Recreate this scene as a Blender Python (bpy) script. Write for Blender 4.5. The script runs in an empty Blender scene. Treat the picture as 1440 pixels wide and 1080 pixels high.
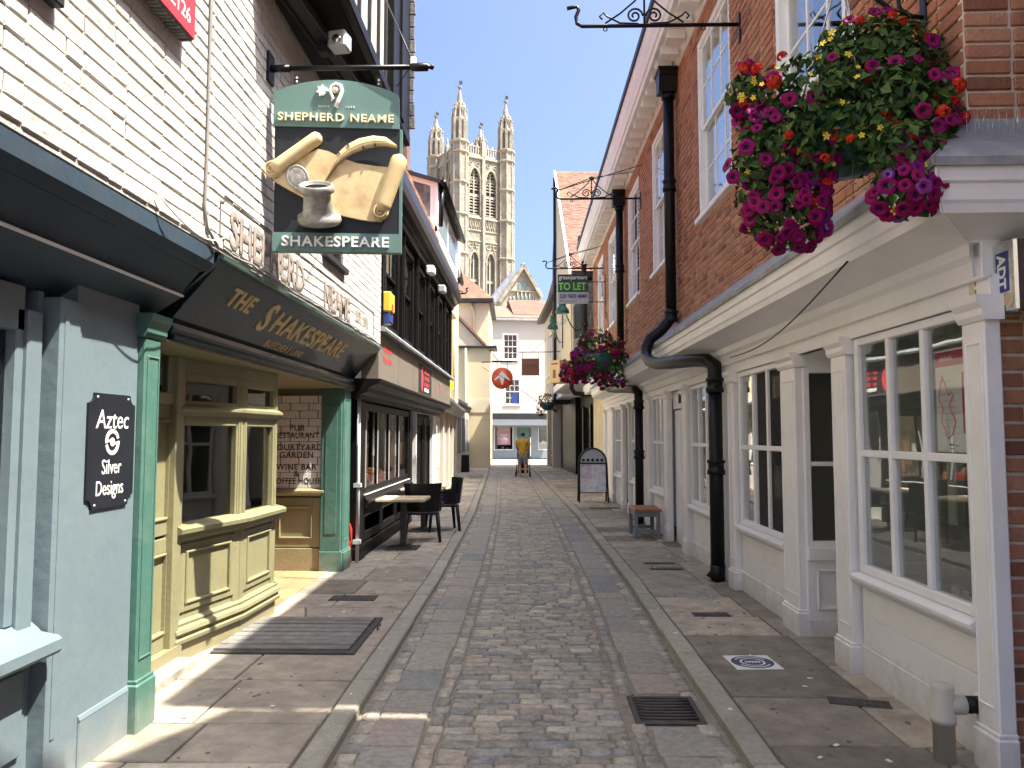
import bpy, math, random
from mathutils import Vector, Matrix, Euler
random.seed(7)
R=math.radians
scn=bpy.context.scene
col=scn.collection
# ------------------------------------------------------------ camera, sky, sun, exposure
scn.render.engine='CYCLES'; scn.cycles.max_bounces=14; scn.cycles.diffuse_bounces=9; scn.cycles.transparent_max_bounces=24
cd=bpy.data.cameras.new('camera'); cam=bpy.data.objects.new('camera',cd); col.objects.link(cam)
cam.location=(0,0,1.65); cam.rotation_euler=(R(90+3.786),0,R(1.316))
cd.sensor_width=36; cd.lens=36*1088/1440; cd.clip_start=.05; cd.clip_end=1500
scn.camera=cam
SUN=Vector((1,-.30,1.9)).normalized()
w=bpy.data.worlds.new('World'); scn.world=w; w.use_nodes=True
nt=w.node_tree; nt.nodes.clear()
sk=nt.nodes.new('ShaderNodeTexSky'); sk.sky_type='NISHITA'; sk.sun_disc=False
sk.sun_elevation=math.asin(SUN.z); sk.sun_rotation=math.atan2(SUN.x,SUN.y)
sk.air_density=.5; sk.dust_density=5.2; sk.ozone_density=6.5; sk.altitude=0
bg=nt.nodes.new('ShaderNodeBackground'); bg.inputs['Strength'].default_value=.074
wo=nt.nodes.new('ShaderNodeOutputWorld')
nt.links.new(sk.outputs[0],bg.inputs[0]); nt.links.new(bg.outputs[0],wo.inputs[0])
ld=bpy.data.lights.new('sun','SUN'); ld.energy=2.3; ld.angle=R(.53); ld.color=(1,.93,.80)
sun=bpy.data.objects.new('sun',ld); col.objects.link(sun)
sun.rotation_euler=SUN.to_track_quat('Z','Y').to_euler(); sun.location=(20,-6,40)
vs=scn.view_settings; vs.view_transform='Standard'; vs.look='None'; vs.exposure=2.85; vs.gamma=1
vs.use_curve_mapping=False
# ------------------------------------------------------------ materials
def mat(name,c,v=.12,sc=2.5,rough=.6,bs=0.,bsc=40,rnd=0.,c2=None,metal=0.,ramp=None,spec=.5,stain=None,st=.5,stsc=1.2,coat=0.,bdist=.02,splash=None):
    m=bpy.data.materials.new(name); m.use_nodes=True; t=m.node_tree; N=t.nodes; L=t.links
    p=N['Principled BSDF']; p.inputs['Roughness'].default_value=rough; p.inputs['Metallic'].default_value=metal
    p.inputs['Specular IOR Level'].default_value=spec; p.inputs['Coat Weight'].default_value=coat
    g=N.new('ShaderNodeNewGeometry')
    n=N.new('ShaderNodeTexNoise'); n.inputs['Scale'].default_value=sc; n.inputs['Detail'].default_value=7; n.inputs['Roughness'].default_value=.62
    L.new(g.outputs['Position'],n.inputs['Vector'])
    src=None
    if rnd or ramp:
        oi=N.new('ShaderNodeObjectInfo'); ad=N.new('ShaderNodeMath'); ad.operation='ADD'
        L.new(oi.outputs['Random'],ad.inputs[0]); L.new(g.outputs['Random Per Island'],ad.inputs[1])
        fr=N.new('ShaderNodeMath'); fr.operation='FRACT'; L.new(ad.outputs[0],fr.inputs[0])
    if ramp:
        cr=N.new('ShaderNodeValToRGB'); e=cr.color_ramp.elements
        while len(e)<len(ramp): e.new(.5)
        for i,k in enumerate(ramp): e[i].position=i/(len(ramp)-1); e[i].color=(*k,1)
        L.new(fr.outputs[0],cr.inputs[0]); base=cr.outputs[0]
    else:
        rg=N.new('ShaderNodeRGB'); rg.outputs[0].default_value=(*c,1); base=rg.outputs[0]
    hs=N.new('ShaderNodeHueSaturation'); L.new(base,hs.inputs['Color'])
    mr=N.new('ShaderNodeMapRange'); mr.inputs['From Min'].default_value=.3; mr.inputs['From Max'].default_value=.7
    mr.inputs['To Min'].default_value=1-v; mr.inputs['To Max'].default_value=1+v
    L.new(n.outputs[0],mr.inputs['Value'])
    if rnd:
        m2=N.new('ShaderNodeMapRange'); m2.inputs['To Min'].default_value=1-rnd; m2.inputs['To Max'].default_value=1+rnd
        L.new(fr.outputs[0],m2.inputs['Value']); mu=N.new('ShaderNodeMath'); mu.operation='MULTIPLY'
        L.new(mr.outputs[0],mu.inputs[0]); L.new(m2.outputs[0],mu.inputs[1]); L.new(mu.outputs[0],hs.inputs['Value'])
    else: L.new(mr.outputs[0],hs.inputs['Value'])
    out=hs.outputs[0]
    if c2 or stain:
        n2=N.new('ShaderNodeTexNoise'); n2.inputs['Scale'].default_value=stsc; n2.inputs['Detail'].default_value=8; n2.inputs['Roughness'].default_value=.7
        L.new(g.outputs['Position'],n2.inputs['Vector'])
        r2=N.new('ShaderNodeMapRange'); r2.inputs['From Min'].default_value=.48; r2.inputs['From Max'].default_value=.66
        r2.inputs['To Max'].default_value=st; L.new(n2.outputs[0],r2.inputs['Value'])
        mx=N.new('ShaderNodeMix'); mx.data_type='RGBA'; L.new(r2.outputs[0],mx.inputs['Factor'])
        L.new(out,mx.inputs['A']); mx.inputs['B'].default_value=(*(c2 or stain),1); out=mx.outputs['Result']
    if splash: # dirt thrown up from the pavement, ragged by noise
        sp=N.new('ShaderNodeSeparateXYZ'); L.new(g.outputs['Position'],sp.inputs[0])
        n4=N.new('ShaderNodeTexNoise'); n4.inputs['Scale'].default_value=7; n4.inputs['Detail'].default_value=9; n4.inputs['Roughness'].default_value=.75; L.new(g.outputs['Position'],n4.inputs['Vector'])
        h=N.new('ShaderNodeMapRange'); h.inputs['From Min'].default_value=.05; h.inputs['From Max'].default_value=.42; h.inputs['To Min'].default_value=.42; h.inputs['To Max'].default_value=-.12; L.new(sp.outputs['Z'],h.inputs['Value'])
        a1=N.new('ShaderNodeMath'); a1.operation='ADD'; L.new(h.outputs[0],a1.inputs[0]); L.new(n4.outputs[0],a1.inputs[1])
        r4=N.new('ShaderNodeMapRange'); r4.inputs['From Min'].default_value=.56; r4.inputs['From Max'].default_value=.95; r4.inputs['To Max'].default_value=.5; L.new(a1.outputs[0],r4.inputs['Value'])
        m4=N.new('ShaderNodeMix'); m4.data_type='RGBA'; L.new(r4.outputs[0],m4.inputs['Factor']); L.new(out,m4.inputs['A']); m4.inputs['B'].default_value=(*splash,1); out=m4.outputs['Result']
    L.new(out,p.inputs['Base Color'])
    if bs:
        n3=N.new('ShaderNodeTexNoise'); n3.inputs['Scale'].default_value=bsc; n3.inputs['Detail'].default_value=6
        L.new(g.outputs['Position'],n3.inputs['Vector'])
        b=N.new('ShaderNodeBump'); b.inputs['Strength'].default_value=bs; b.inputs['Distance'].default_value=bdist
        L.new(n3.outputs[0],b.inputs['Height']); L.new(b.outputs[0],p.inputs['Normal'])
    return m
def glassmat(name,tint=(.93,.95,.94),k=.13,wob=.0016):
    m=bpy.data.materials.new(name); m.use_nodes=True; t=m.node_tree; N=t.nodes; L=t.links; N.clear()
    o=N.new('ShaderNodeOutputMaterial'); mx=N.new('ShaderNodeMixShader')
    tr=N.new('ShaderNodeBsdfTransparent'); tr.inputs[0].default_value=(*tint,1)
    gl=N.new('ShaderNodeBsdfGlossy'); gl.inputs['Roughness'].default_value=.008; gl.inputs[0].default_value=(1,1,1,1)
    lw=N.new('ShaderNodeLayerWeight'); lw.inputs[0].default_value=.5
    pw=N.new('ShaderNodeMath'); pw.operation='POWER'; pw.inputs[1].default_value=4.; L.new(lw.outputs['Facing'],pw.inputs[0])
    mr=N.new('ShaderNodeMapRange'); mr.inputs['To Min'].default_value=k; mr.inputs['To Max'].default_value=.97; L.new(pw.outputs[0],mr.inputs['Value'])
    g=N.new('ShaderNodeNewGeometry'); n=N.new('ShaderNodeTexNoise'); n.inputs['Scale'].default_value=2.2; n.inputs['Detail'].default_value=1
    L.new(g.outputs['Position'],n.inputs['Vector']); b=N.new('ShaderNodeBump'); b.inputs['Strength'].default_value=1; b.inputs['Distance'].default_value=wob
    L.new(n.outputs[0],b.inputs['Height']); L.new(b.outputs[0],gl.inputs['Normal'])
    L.new(mr.outputs[0],mx.inputs[0]); L.new(tr.outputs[0],mx.inputs[1]); L.new(gl.outputs[0],mx.inputs[2]); L.new(mx.outputs[0],o.inputs[0])
    return m
def emit(name,c,s):
    m=bpy.data.materials.new(name); m.use_nodes=True; p=m.node_tree.nodes['Principled BSDF']
    p.inputs['Base Color'].default_value=(*c,1); p.inputs['Emission Color'].default_value=(*c,1); p.inputs['Emission Strength'].default_value=s
    return m
BR=[(.22,.085,.05),(.38,.15,.08),(.46,.20,.11),(.41,.17,.09),(.48,.24,.14),(.33,.12,.07),(.43,.20,.125)]
K=dict(
 brick=mat('red_brick',(0,0,0),v=.16,sc=14,rough=.85,bs=.5,bsc=70,ramp=BR,rnd=.12),
 mortar=mat('lime_mortar',(.72,.63,.50),v=.15,sc=9,rough=.95,bs=.4,bsc=90),
 wbrick=mat('white_painted_brick',(.50,.48,.44),v=.08,sc=9,rough=.75,bs=.6,bsc=20,rnd=.07,stain=(.35,.325,.30),st=.7,stsc=4.2),
 wmort=mat('white_painted_joint',(.42,.40,.37),v=.08,sc=8,rough=.8,bs=.5,bsc=45,stain=(.42,.39,.36),st=.6,stsc=5),
 white=mat('white_gloss_paint',(.86,.85,.83),v=.03,sc=3,rough=.42,bs=.12,bsc=18,stain=(.70,.67,.61),st=.35,stsc=2.6,splash=(.40,.36,.29)),
 whitew=mat('white_window_paint',(.86,.86,.86),v=.03,sc=3,rough=.4,stain=(.68,.66,.63),st=.25,stsc=4),
 cream=mat('cream_render',(.64,.56,.39),v=.06,sc=1.5,rough=.85,bs=.25,bsc=25,stain=(.6,.52,.36),st=.4,stsc=1.4),
 creamw=mat('ivory_render',(.47,.43,.365),v=.05,sc=1.2,rough=.85,bs=.2,bsc=20,stain=(.50,.43,.33),st=.55,stsc=.9),
 yellow=mat('yellow_render',(.60,.52,.34),v=.05,sc=1,rough=.85,bs=.2,bsc=20,stain=(.66,.52,.27),st=.4,stsc=1.),
 lead=mat('lead_flashing',(.25,.265,.28),v=.2,sc=4,rough=.55,bs=.3,bsc=14,stain=(.42,.43,.42),st=.6,stsc=4),
 black=mat('black_iron_paint',(.008,.008,.009),spec=.25,v=.3,sc=8,rough=.36,bs=.08,bsc=60),
 blackw=mat('black_wood_paint',(.008,.0075,.0075),spec=.12,v=.35,sc=6,rough=.42,bs=.15,bsc=35),
 dkgrey=mat('dark_grey_paint',(.03,.03,.032),spec=.2,v=.15,sc=4,rough=.5,bs=.05),
 blue=mat('pale_blue_paint',(.135,.182,.205),v=.05,sc=2.2,rough=.5,bs=.16,bsc=14,stain=(.165,.21,.225),st=.4,stsc=3.1,splash=(.26,.25,.22)),
 bluedk=mat('slate_blue_paint',(.03,.052,.075),v=.2,sc=1.5,rough=.5,bs=.2,bsc=12,stain=(.06,.075,.09),st=.4,stsc=2.2),
 teal=mat('teal_green_paint',(.058,.145,.115),v=.08,sc=5,rough=.45,bs=.12,bsc=24,stain=(.15,.23,.19),st=.35,stsc=7,splash=(.22,.22,.18)),
 teald=mat('dark_teal_gloss',(.007,.026,.03),v=.1,sc=1,rough=.22,bs=.05,bsc=3,coat=.3),
 tealsign=mat('sage_teal_enamel',(.10,.185,.165),v=.03,sc=3,rough=.4),
 olive=mat('olive_green_paint',(.235,.222,.125),v=.07,sc=3,rough=.42,bs=.14,bsc=26,stain=(.175,.165,.095),st=.4,stsc=3.4,splash=(.27,.22,.13)),
 gold=mat('gilt_letter',(.70,.55,.27),v=.1,rough=.38,metal=.3),
 navy=mat('near_black_panel',(.012,.014,.019),v=.2,sc=3,rough=.5,spec=.3),
 parch=mat('painted_parchment',(.56,.44,.24),v=.2,sc=7,rough=.55,stain=(.38,.23,.09),st=.7,stsc=5),
 parchl=mat('pale_parchment_roll',(.58,.46,.25),v=.12,sc=7,rough=.5,stain=(.48,.3,.12),st=.45,stsc=5),
 pewter=mat('painted_pewter',(.33,.315,.29),v=.3,sc=14,rough=.4,metal=.3,stain=(.10,.095,.09),st=.7,stsc=9),
 ink=mat('black_ink',(.008,.008,.008),rough=.9,spec=.05),
 letter=mat('cream_letter',(.74,.66,.46),v=.06,rough=.5),
 letterw=mat('white_letter',(.82,.81,.78),v=.03,rough=.5),
 stone=mat('york_stone_slab',(0,0,0),v=.3,sc=6,rough=.85,bs=.8,bsc=20,rnd=.25,ramp=[(.25,.215,.16),(.31,.265,.20),(.36,.31,.24),(.275,.25,.205),(.39,.33,.25),(.30,.26,.195)],stain=(.19,.17,.135),st=.45,stsc=3.6),
 sett=mat('granite_sett',(0,0,0),v=.32,sc=22,rough=.68,bs=.8,bsc=60,rnd=.12,ramp=[(0.350,0.315,0.237),(0.254,0.252,0.223),(0.403,0.352,0.261),(0.509,0.457,0.351),(0.244,0.231,0.195),(0.392,0.326,0.252),(0.366,0.336,0.266),(0.212,0.226,0.218)],stain=(.46,.42,.36),st=.4,stsc=9),
 flag=mat('granite_wheel_flag',(0,0,0),v=.28,sc=26,rough=.75,bs=.4,bsc=60,rnd=.08,ramp=[(0.223,0.226,0.204),(0.286,0.263,0.214),(0.318,0.289,0.228),(0.249,0.247,0.218),(0.302,0.247,0.199)],stain=(.35,.325,.285),st=.4,stsc=3),
 kerb=mat('granite_kerb',(0,0,0),v=.18,sc=30,rough=.75,bs=.4,bsc=70,rnd=.08,ramp=[(0.360,0.331,0.257),(0.307,0.294,0.237),(0.392,0.352,0.271)],stain=(.2,.19,.165),st=.4,stsc=3),
 bed=mat('sandy_joint_mortar',(.25,.22,.17),v=.25,sc=12,rough=.95,bs=.6,bsc=50),
 gnd=mat('pale_street_paving',(.25,.22,.175),v=.15,sc=1.5,rough=.9,bs=.3,bsc=12),
 tile=mat('clay_roof_tile',(0,0,0),v=.2,sc=5,rough=.85,bs=.3,bsc=30,rnd=.15,ramp=[(.165,.085,.055),(.21,.105,.07),(.135,.07,.05),(.20,.115,.08),(.11,.06,.045)],stain=(.35,.2,.08),st=.4,stsc=1.5),
 orange=mat('orange_clay_tile',(0,0,0),v=.2,sc=8,rough=.85,bs=.4,bsc=30,ramp=[(.27,.105,.05),(.23,.09,.045),(.31,.13,.065),(.14,.085,.06)],stain=(.12,.09,.06),st=.4,stsc=5),
 slate=mat('grey_slate',(.17,.17,.165),v=.25,sc=5,rough=.7,bs=.3,bsc=25,rnd=.3,spec=.2),
 lime=mat('cathedral_limestone',(.30,.26,.19),v=.28,sc=.6,rough=.95,bs=.8,bsc=1.4,bdist=.2,stain=(.16,.145,.125),st=.65,stsc=.4),
 limed=mat('cathedral_limestone_moulding',(.36,.315,.235),v=.25,sc=.9,rough=.95,bs=.6,bsc=1.8,bdist=.12,stain=(.15,.14,.12),st=.7,stsc=.5),
 louv=mat('dark_belfry_louvre',(.085,.08,.075),v=.3,rough=.8),
 leadgl=mat('greenish_leaded_glass',(.16,.20,.17),v=.2,sc=2,rough=.25),
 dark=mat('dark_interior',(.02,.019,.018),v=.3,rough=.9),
 room=mat('pale_shop_interior',(.55,.57,.52),v=.08,rough=.8),
 roomg=mat('shop_partition_paint',(.62,.62,.54),v=.04,rough=.5),
 wood=mat('bleached_table_wood',(.52,.42,.28),v=.18,sc=9,rough=.6,bs=.15,stain=(.36,.27,.17),st=.5,stsc=5),
 wood2=mat('varnished_bench_wood',(.30,.13,.05),v=.25,sc=8,rough=.4),
 gwood=mat('grey_weathered_timber',(.17,.16,.15),v=.3,sc=10,rough=.85,bs=.5,bsc=50,rnd=.2),
 gpaint=mat('grey_bench_paint',(.17,.20,.22),v=.1,rough=.5),
 plastic=mat('black_plastic',(.010,.010,.012),spec=.25,v=.15,rough=.42,bs=.1,bsc=80),
 iron=mat('rusty_cast_iron',(.055,.05,.045),v=.35,sc=14,rough=.65,bs=.3,bsc=60,stain=(.12,.08,.05),st=.4,stsc=8),
 red=mat('red_print',(.50,.035,.05),v=.05,rough=.5), crimson=mat('crimson_print',(.42,.02,.09),v=.06,rough=.4),
 pink=mat('pink_print',(.72,.42,.50),v=.04,rough=.4), rose=mat('rose_line_print',(.70,.25,.25),v=.05,rough=.5),
 paper=mat('white_paper',(.78,.78,.76),v=.03,rough=.5), bluep=mat('navy_print',(.02,.04,.17),rough=.4),
 brown=mat('brown_hide_board',(.15,.06,.035),v=.12,rough=.5), dkprint=mat('dark_print',(.02,.02,.03),rough=.5),
 oran=mat('orange_enamel',(.80,.13,.035),v=.03,rough=.4), greenp=mat('dark_green_board',(.01,.09,.035),rough=.4), lime2=mat('lime_print',(.36,.66,.10),rough=.4),
 tan=mat('tan_box_panel',(.55,.40,.22),v=.06,rough=.5), fasc=mat('taupe_fascia_board',(.165,.14,.115),v=.08,sc=3,rough=.5),
 steel=mat('polished_steel',(.62,.62,.60),v=.03,rough=.18,metal=.9), grey=mat('light_grey_plastic',(.45,.46,.46),v=.05,rough=.5),
 pipec=mat('beige_plastic_pipe',(.52,.48,.40),v=.06,rough=.55), cable=mat('grey_cable',(.22,.21,.20),rough=.6),
 lgreen=mat('dark_green_lantern_paint',(.01,.085,.06),v=.1,rough=.35), frost=mat('milky_lantern_glass',(.62,.60,.52),rough=.3),
 must=mat('mustard_cotton',(.50,.29,.02),v=.08,sc=12,rough=.9), short=mat('grey_cotton',(.19,.19,.21),v=.1,rough=.9),
 skin=mat('skin',(.45,.24,.15),v=.05,rough=.55), hair=mat('dark_hair',(.015,.011,.009),v=.3,rough=.6), shoe=mat('grey_shoe',(.35,.35,.36),rough=.7),
 rubber=mat('black_rubber',(.02,.02,.02),rough=.7), alarm=mat('yellow_alarm_plastic',(.80,.52,.04),v=.04,rough=.4),
 leaf=mat('basket_leaf',(0,0,0),v=.2,sc=20,rough=.6,spec=.25,ramp=[(.016,.042,.010),(.03,.075,.016),(.055,.115,.025),(.10,.17,.04),(.018,.045,.014)]),
 pet=mat('magenta_petal',(0,0,0),v=.12,sc=30,rough=.6,spec=.15,ramp=[(.22,.002,.075),(.30,.003,.095),(.16,.002,.07),(.25,.002,.12),(.11,.002,.02)]),
 petp=mat('violet_petal',(0,0,0),v=.12,sc=30,rough=.6,spec=.15,ramp=[(.14,.008,.17),(.20,.005,.17),(.17,.13,.36)]),
 throat=mat('dark_petal_throat',(.05,.002,.03),rough=.7), redf=mat('scarlet_petal',(0,0,0),v=.12,sc=30,rough=.6,spec=.15,ramp=[(.50,.010,.008),(.58,.018,.012),(.55,.03,.012),(.48,.09,.03)]),
 yelf=mat('yellow_petal',(.78,.58,.03),v=.1,sc=30,rough=.6), stem=mat('pale_stem',(.14,.20,.06),rough=.7),
 terra=mat('orange_porch_tile',(0,0,0),v=.15,sc=6,rough=.7,bs=.2,ramp=[(.34,.17,.08),(.38,.20,.10),(.31,.145,.07)],stain=(.40,.29,.18),st=.4,stsc=3),
 wtile=mat('cream_glazed_tile',(.72,.71,.68),v=.04,rough=.25,rnd=.04), reda=mat('red_steel',(.55,.03,.02),rough=.35),
 goods=mat('shop_goods',(0,0,0),rough=.6,ramp=[(.5,.08,.05),(.6,.35,.1),(.3,.3,.3),(.15,.3,.4),(.5,.45,.35)]),
 bulb=emit('warm_shop_bulb',(1,.85,.6),6.),
 photo=mat('pale_food_photo',(0,0,0),v=.3,sc=9,rough=.35,ramp=[(.74,.77,.86),(.66,.52,.57),(.84,.84,.83),(.58,.63,.69),(.80,.70,.68)]),
)
GLS=glassmat('window_glass'); GLD=glassmat('old_window_glass',wob=.004,k=.14); GLP=glassmat('pub_window_glass',tint=(.55,.57,.55),k=.08)
# ------------------------------------------------------------ mesh builder
_CB=None
def cbox_topo():
    V=[];idx={}
    for sx in(-1,1):
        for sy in(-1,1):
            for sz in(-1,1):
                for k in range(3):
                    idx[(sx,sy,sz,k)]=len(V); V.append((sx,sy,sz,k))
    F=[]
    for k in range(3):
        a,b=[i for i in range(3) if i!=k]
        for s in(-1,1):
            q=[]
            for u,v in((-1,-1),(1,-1),(1,1),(-1,1)):
                t=[0,0,0]; t[k]=s;t[a]=u;t[b]=v; q.append(idx[(*t,k)])
            F.append(q)
    for k in range(3):
        a,b=[i for i in range(3) if i!=k]
        for u in(-1,1):
            for v in(-1,1):
                t=[0,0,0];t[a]=u;t[b]=v; t1=t[:];t1[k]=-1;t2=t[:];t2[k]=1
                F.append([idx[(*t1,a)],idx[(*t2,a)],idx[(*t2,b)],idx[(*t1,b)]])
    for sx in(-1,1):
        for sy in(-1,1):
            for sz in(-1,1): F.append([idx[(sx,sy,sz,k)] for k in range(3)])
    # orient outward
    for i,f in enumerate(F):
        p=[Vector([V[j][m]*(1 if V[j][3]==m else .8) for m in range(3)]) for j in f]
        n=(p[1]-p[0]).cross(p[2]-p[0]); c=sum(p,Vector())/len(p)
        if n.dot(c)<0: F[i]=f[::-1]
    return V,F
CBV,CBF=cbox_topo()
class MB:
    def __init__(s,M=None): s.v=[];s.f=[];s.sm=[];s.mi=[];s.M=M or Matrix();s.m=0
    def add(s,vs,fs,sm=False,M=None):
        A=s.M@M if M is not None else s.M
        o=len(s.v); s.v+= [tuple(A@Vector(p)) for p in vs]
        fl=A.to_3x3().determinant()<0
        for f in fs:
            s.f.append([o+i for i in (f[::-1] if fl else f)]); s.sm.append(sm); s.mi.append(s.m)
        return s
    def box(s,x0,x1,y0,y1,z0,z1,b=0.,M=None):
        if x1<x0:x0,x1=x1,x0
        if y1<y0:y0,y1=y1,y0
        if z1<z0:z0,z1=z1,z0
        if b<=0:
            v=[(x,y,z) for x in(x0,x1) for y in(y0,y1) for z in(z0,z1)]
            return s.add(v,[(0,1,3,2),(4,6,7,5),(0,4,5,1),(2,3,7,6),(0,2,6,4),(1,5,7,3)],M=M)
        b=min(b,(x1-x0)*.45,(y1-y0)*.45,(z1-z0)*.45)
        c=((x0+x1)/2,(y0+y1)/2,(z0+z1)/2); h=((x1-x0)/2,(y1-y0)/2,(z1-z0)/2)
        v=[tuple(c[m]+sg[m]*(h[m]-(0 if sg[3]==m else b)) for m in range(3)) for sg in CBV]
        return s.add(v,CBF,M=M)
    def prism(s,poly,t0,t1,ax=1,M=None,sm=False):
        """polygon of 2D points extruded along axis ax (0:x 1:y 2:z); the 2D pair fills the other two axes in order"""
        n=len(poly); o=[i for i in range(3) if i!=ax]; vs=[]
        for t in(t0,t1):
            for p in poly:
                q=[0,0,0]; q[o[0]]=p[0];q[o[1]]=p[1];q[ax]=t; vs.append(tuple(q))
        ar=sum(poly[i][0]*poly[(i+1)%n][1]-poly[(i+1)%n][0]*poly[i][1] for i in range(n))
        flip=(ar>0)!=(ax!=1) 
        if t1<t0: flip=not flip
        fs=[list(range(n))[::-1],list(range(n,2*n))]+[(i,(i+1)%n,n+(i+1)%n,n+i) for i in range(n)]
        if flip: fs=[f[::-1] for f in fs]
        o0=len(s.f); s.add(vs,fs,M=M)
        if sm:
            for i in range(o0+2,len(s.f)): s.sm[i]=True
        return s
    def lathe(s,prof,c=(0,0,0),n=16,M=None,sm=True):
        vs=[];fs=[]
        for r,z in prof:
            for i in range(n):
                a=2*math.pi*i/n; vs.append((c[0]+r*math.cos(a),c[1]+r*math.sin(a),c[2]+z))
        for j in range(len(prof)-1):
            for i in range(n):
                k=(i+1)%n; fs.append((j*n+i,j*n+k,(j+1)*n+k,(j+1)*n+i))
        s.add(vs,fs,sm,M)
        o=len(s.v)-len(vs)
        if prof[0][0]>1e-5: s.f.append([o+i for i in range(n)][::-1]);s.sm.append(False);s.mi.append(s.m)
        if prof[-1][0]>1e-5: s.f.append([o+(len(prof)-1)*n+i for i in range(n)]);s.sm.append(False);s.mi.append(s.m)
        return s
    def tube(s,pts,r,n=8,M=None,closed=False,sm=True):
        P=[Vector(p) for p in pts]; L=len(P); rr=r if hasattr(r,'__len__') else [r]*L
        vs=[];fs=[];up=None
        for i,p in enumerate(P):
            if closed: d=P[(i+1)%L]-P[i-1]
            else: d=(P[min(i+1,L-1)]-P[max(i-1,0)])
            d.normalize()
            if up is None:
                up=Vector((0,0,1)) if abs(d.z)<.9 else Vector((1,0,0))
            a=d.cross(up)
            if a.length<1e-6: a=d.orthogonal()
            a.normalize(); b=a.cross(d); b.normalize(); up=b
            for k in range(n):
                t=2*math.pi*k/n; vs.append(tuple(p+rr[i]*(math.cos(t)*a+math.sin(t)*b)))
        for j in range(L if closed else L-1):
            for k in range(n):
                q=(k+1)%n; j2=(j+1)%L; fs.append((j*n+k,j2*n+k,j2*n+q,j*n+q))
        if not closed: fs+= [list(range(n)),[ (L-1)*n+k for k in range(n)][::-1]]
        return s.add(vs,fs,sm,M)
    def mould(s,prof,a0,a1): # profile of (o,z) run along a
        return s.prism(prof,a0,a1,ax=0)
    def mitre(s,prof,a0,a1,m0=0.,m1=0.):
        n=len(prof); v=[(a0+m0*o,o,z) for o,z in prof]+[(a1+m1*o,o,z) for o,z in prof]
        ar=sum(prof[i][0]*prof[(i+1)%n][1]-prof[(i+1)%n][0]*prof[i][1] for i in range(n))
        f=[list(range(n))[::-1],list(range(n,2*n))]+[(i,(i+1)%n,n+(i+1)%n,n+i) for i in range(n)]
        if ar<0: f=[q[::-1] for q in f]
        return s.add(v,f)
    def poly(s,pts): return s.add(pts,[list(range(len(pts)))])
    def text(s,txt,size,M,depth=.004,bold=0.,align='CENTER',sp=1.,shear=0.,sx=1.):
        cu=bpy.data.curves.new('t','FONT'); cu.body=txt; cu.size=size; cu.extrude=depth/2; cu.offset=bold; cu.align_x=align; cu.space_character=sp; cu.shear=shear; cu.resolution_u=3
        ob=bpy.data.objects.new('t',cu); me=ob.to_mesh()
        if me:
            vs=[(v.co.x*sx,v.co.y,v.co.z) for v in me.vertices]; fs=[list(p.vertices) for p in me.polygons]
            ob.to_mesh_clear(); s.add(vs,fs,M=M)
        bpy.data.objects.remove(ob); bpy.data.curves.remove(cu); return s
    def mesh(s,name,org=Vector()):
        me=bpy.data.meshes.new(name); me.from_pydata([(a-org.x,b-org.y,c-org.z) for a,b,c in s.v],[],s.f)
        me.polygons.foreach_set('use_smooth',s.sm); me.polygons.foreach_set('material_index',s.mi); me.update(); return me
XO={}
def thing(name,label,cat,loc,group=None,kind=None):
    o=bpy.data.objects.new(name,None); o.empty_display_size=.1; col.objects.link(o); o.location=loc; XO[o.name]=Vector(loc)
    if kind: o['kind']=kind
    else: o['label']=label; o['category']=cat
    if group: o['group']=group
    return o
def setm(me,m):
    for k in (m if isinstance(m,(list,tuple)) else [m]): me.materials.append(K[k] if isinstance(k,str) else k)
def part(name,mb,m,parent,label=None,kind=None):
    me=mb.mesh(name,XO[parent.name]); setm(me,m)
    o=bpy.data.objects.new(name,me); col.objects.link(o); o.parent=parent; XO[o.name]=XO[parent.name]
    if label:o['label']=label
    if kind:o['kind']=kind
    return o
def solo(name,mb,m,label,cat,group=None,kind=None):
    xs=[v[0] for v in mb.v];ys=[v[1] for v in mb.v];zs=[v[2] for v in mb.v]
    og=Vector(((min(xs)+max(xs))/2,(min(ys)+max(ys))/2,min(zs))) if kind is None else Vector()
    me=mb.mesh(name,og); setm(me,m); o=bpy.data.objects.new(name,me); col.objects.link(o); o.location=og; XO[o.name]=og
    if kind:o['kind']=kind
    else:
        o['label']=label;o['category']=cat
        if group:o['group']=group
    return o
def inst(name,me,parent,loc,rot=None,sc=(1,1,1)):
    o=bpy.data.objects.new(name,me); col.objects.link(o); o.parent=parent
    o.location=Vector(loc)-XO[parent.name]
    if rot is not None: o.rotation_euler=rot
    o.scale=sc; return o
def FR(P,d,n):
    d=Vector((d[0],d[1],0)).normalized(); n=Vector((n[0],n[1],0)).normalized()
    return Matrix(((d.x,n.x,0,P[0]),(d.y,n.y,0,P[1]),(0,0,1,P[2] if len(P)>2 else 0),(0,0,0,1)))
def TM(P,x,y): # text matrix
    x=Vector(x).normalized();y=Vector(y).normalized();z=x.cross(y)
    return Matrix(((x.x,y.x,z.x,P[0]),(x.y,y.y,z.y,P[1]),(x.z,y.z,z.z,P[2]),(0,0,0,1)))
def holes(mb,a0,a1,z0,z1,o0,o1,hs):
    A=sorted(set([a0,a1]+[min(max(x,a0),a1) for h in hs for x in h[:2]])); Z=sorted(set([z0,z1]+[min(max(x,z0),z1) for h in hs for x in h[2:4]]))
    for j in range(len(Z)-1):
        i=0
        while i<len(A)-1:
            def inh(i): 
                c=((A[i]+A[i+1])/2,(Z[j]+Z[j+1])/2); return any(h[0]<c[0]<h[1] and h[2]<c[1]<h[3] for h in hs)
            if inh(i): i+=1; continue
            k=i
            while k<len(A)-1 and not inh(k): k+=1
            mb.box(A[i],A[k],o0,o1,Z[j],Z[j+1]); i=k
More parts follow.
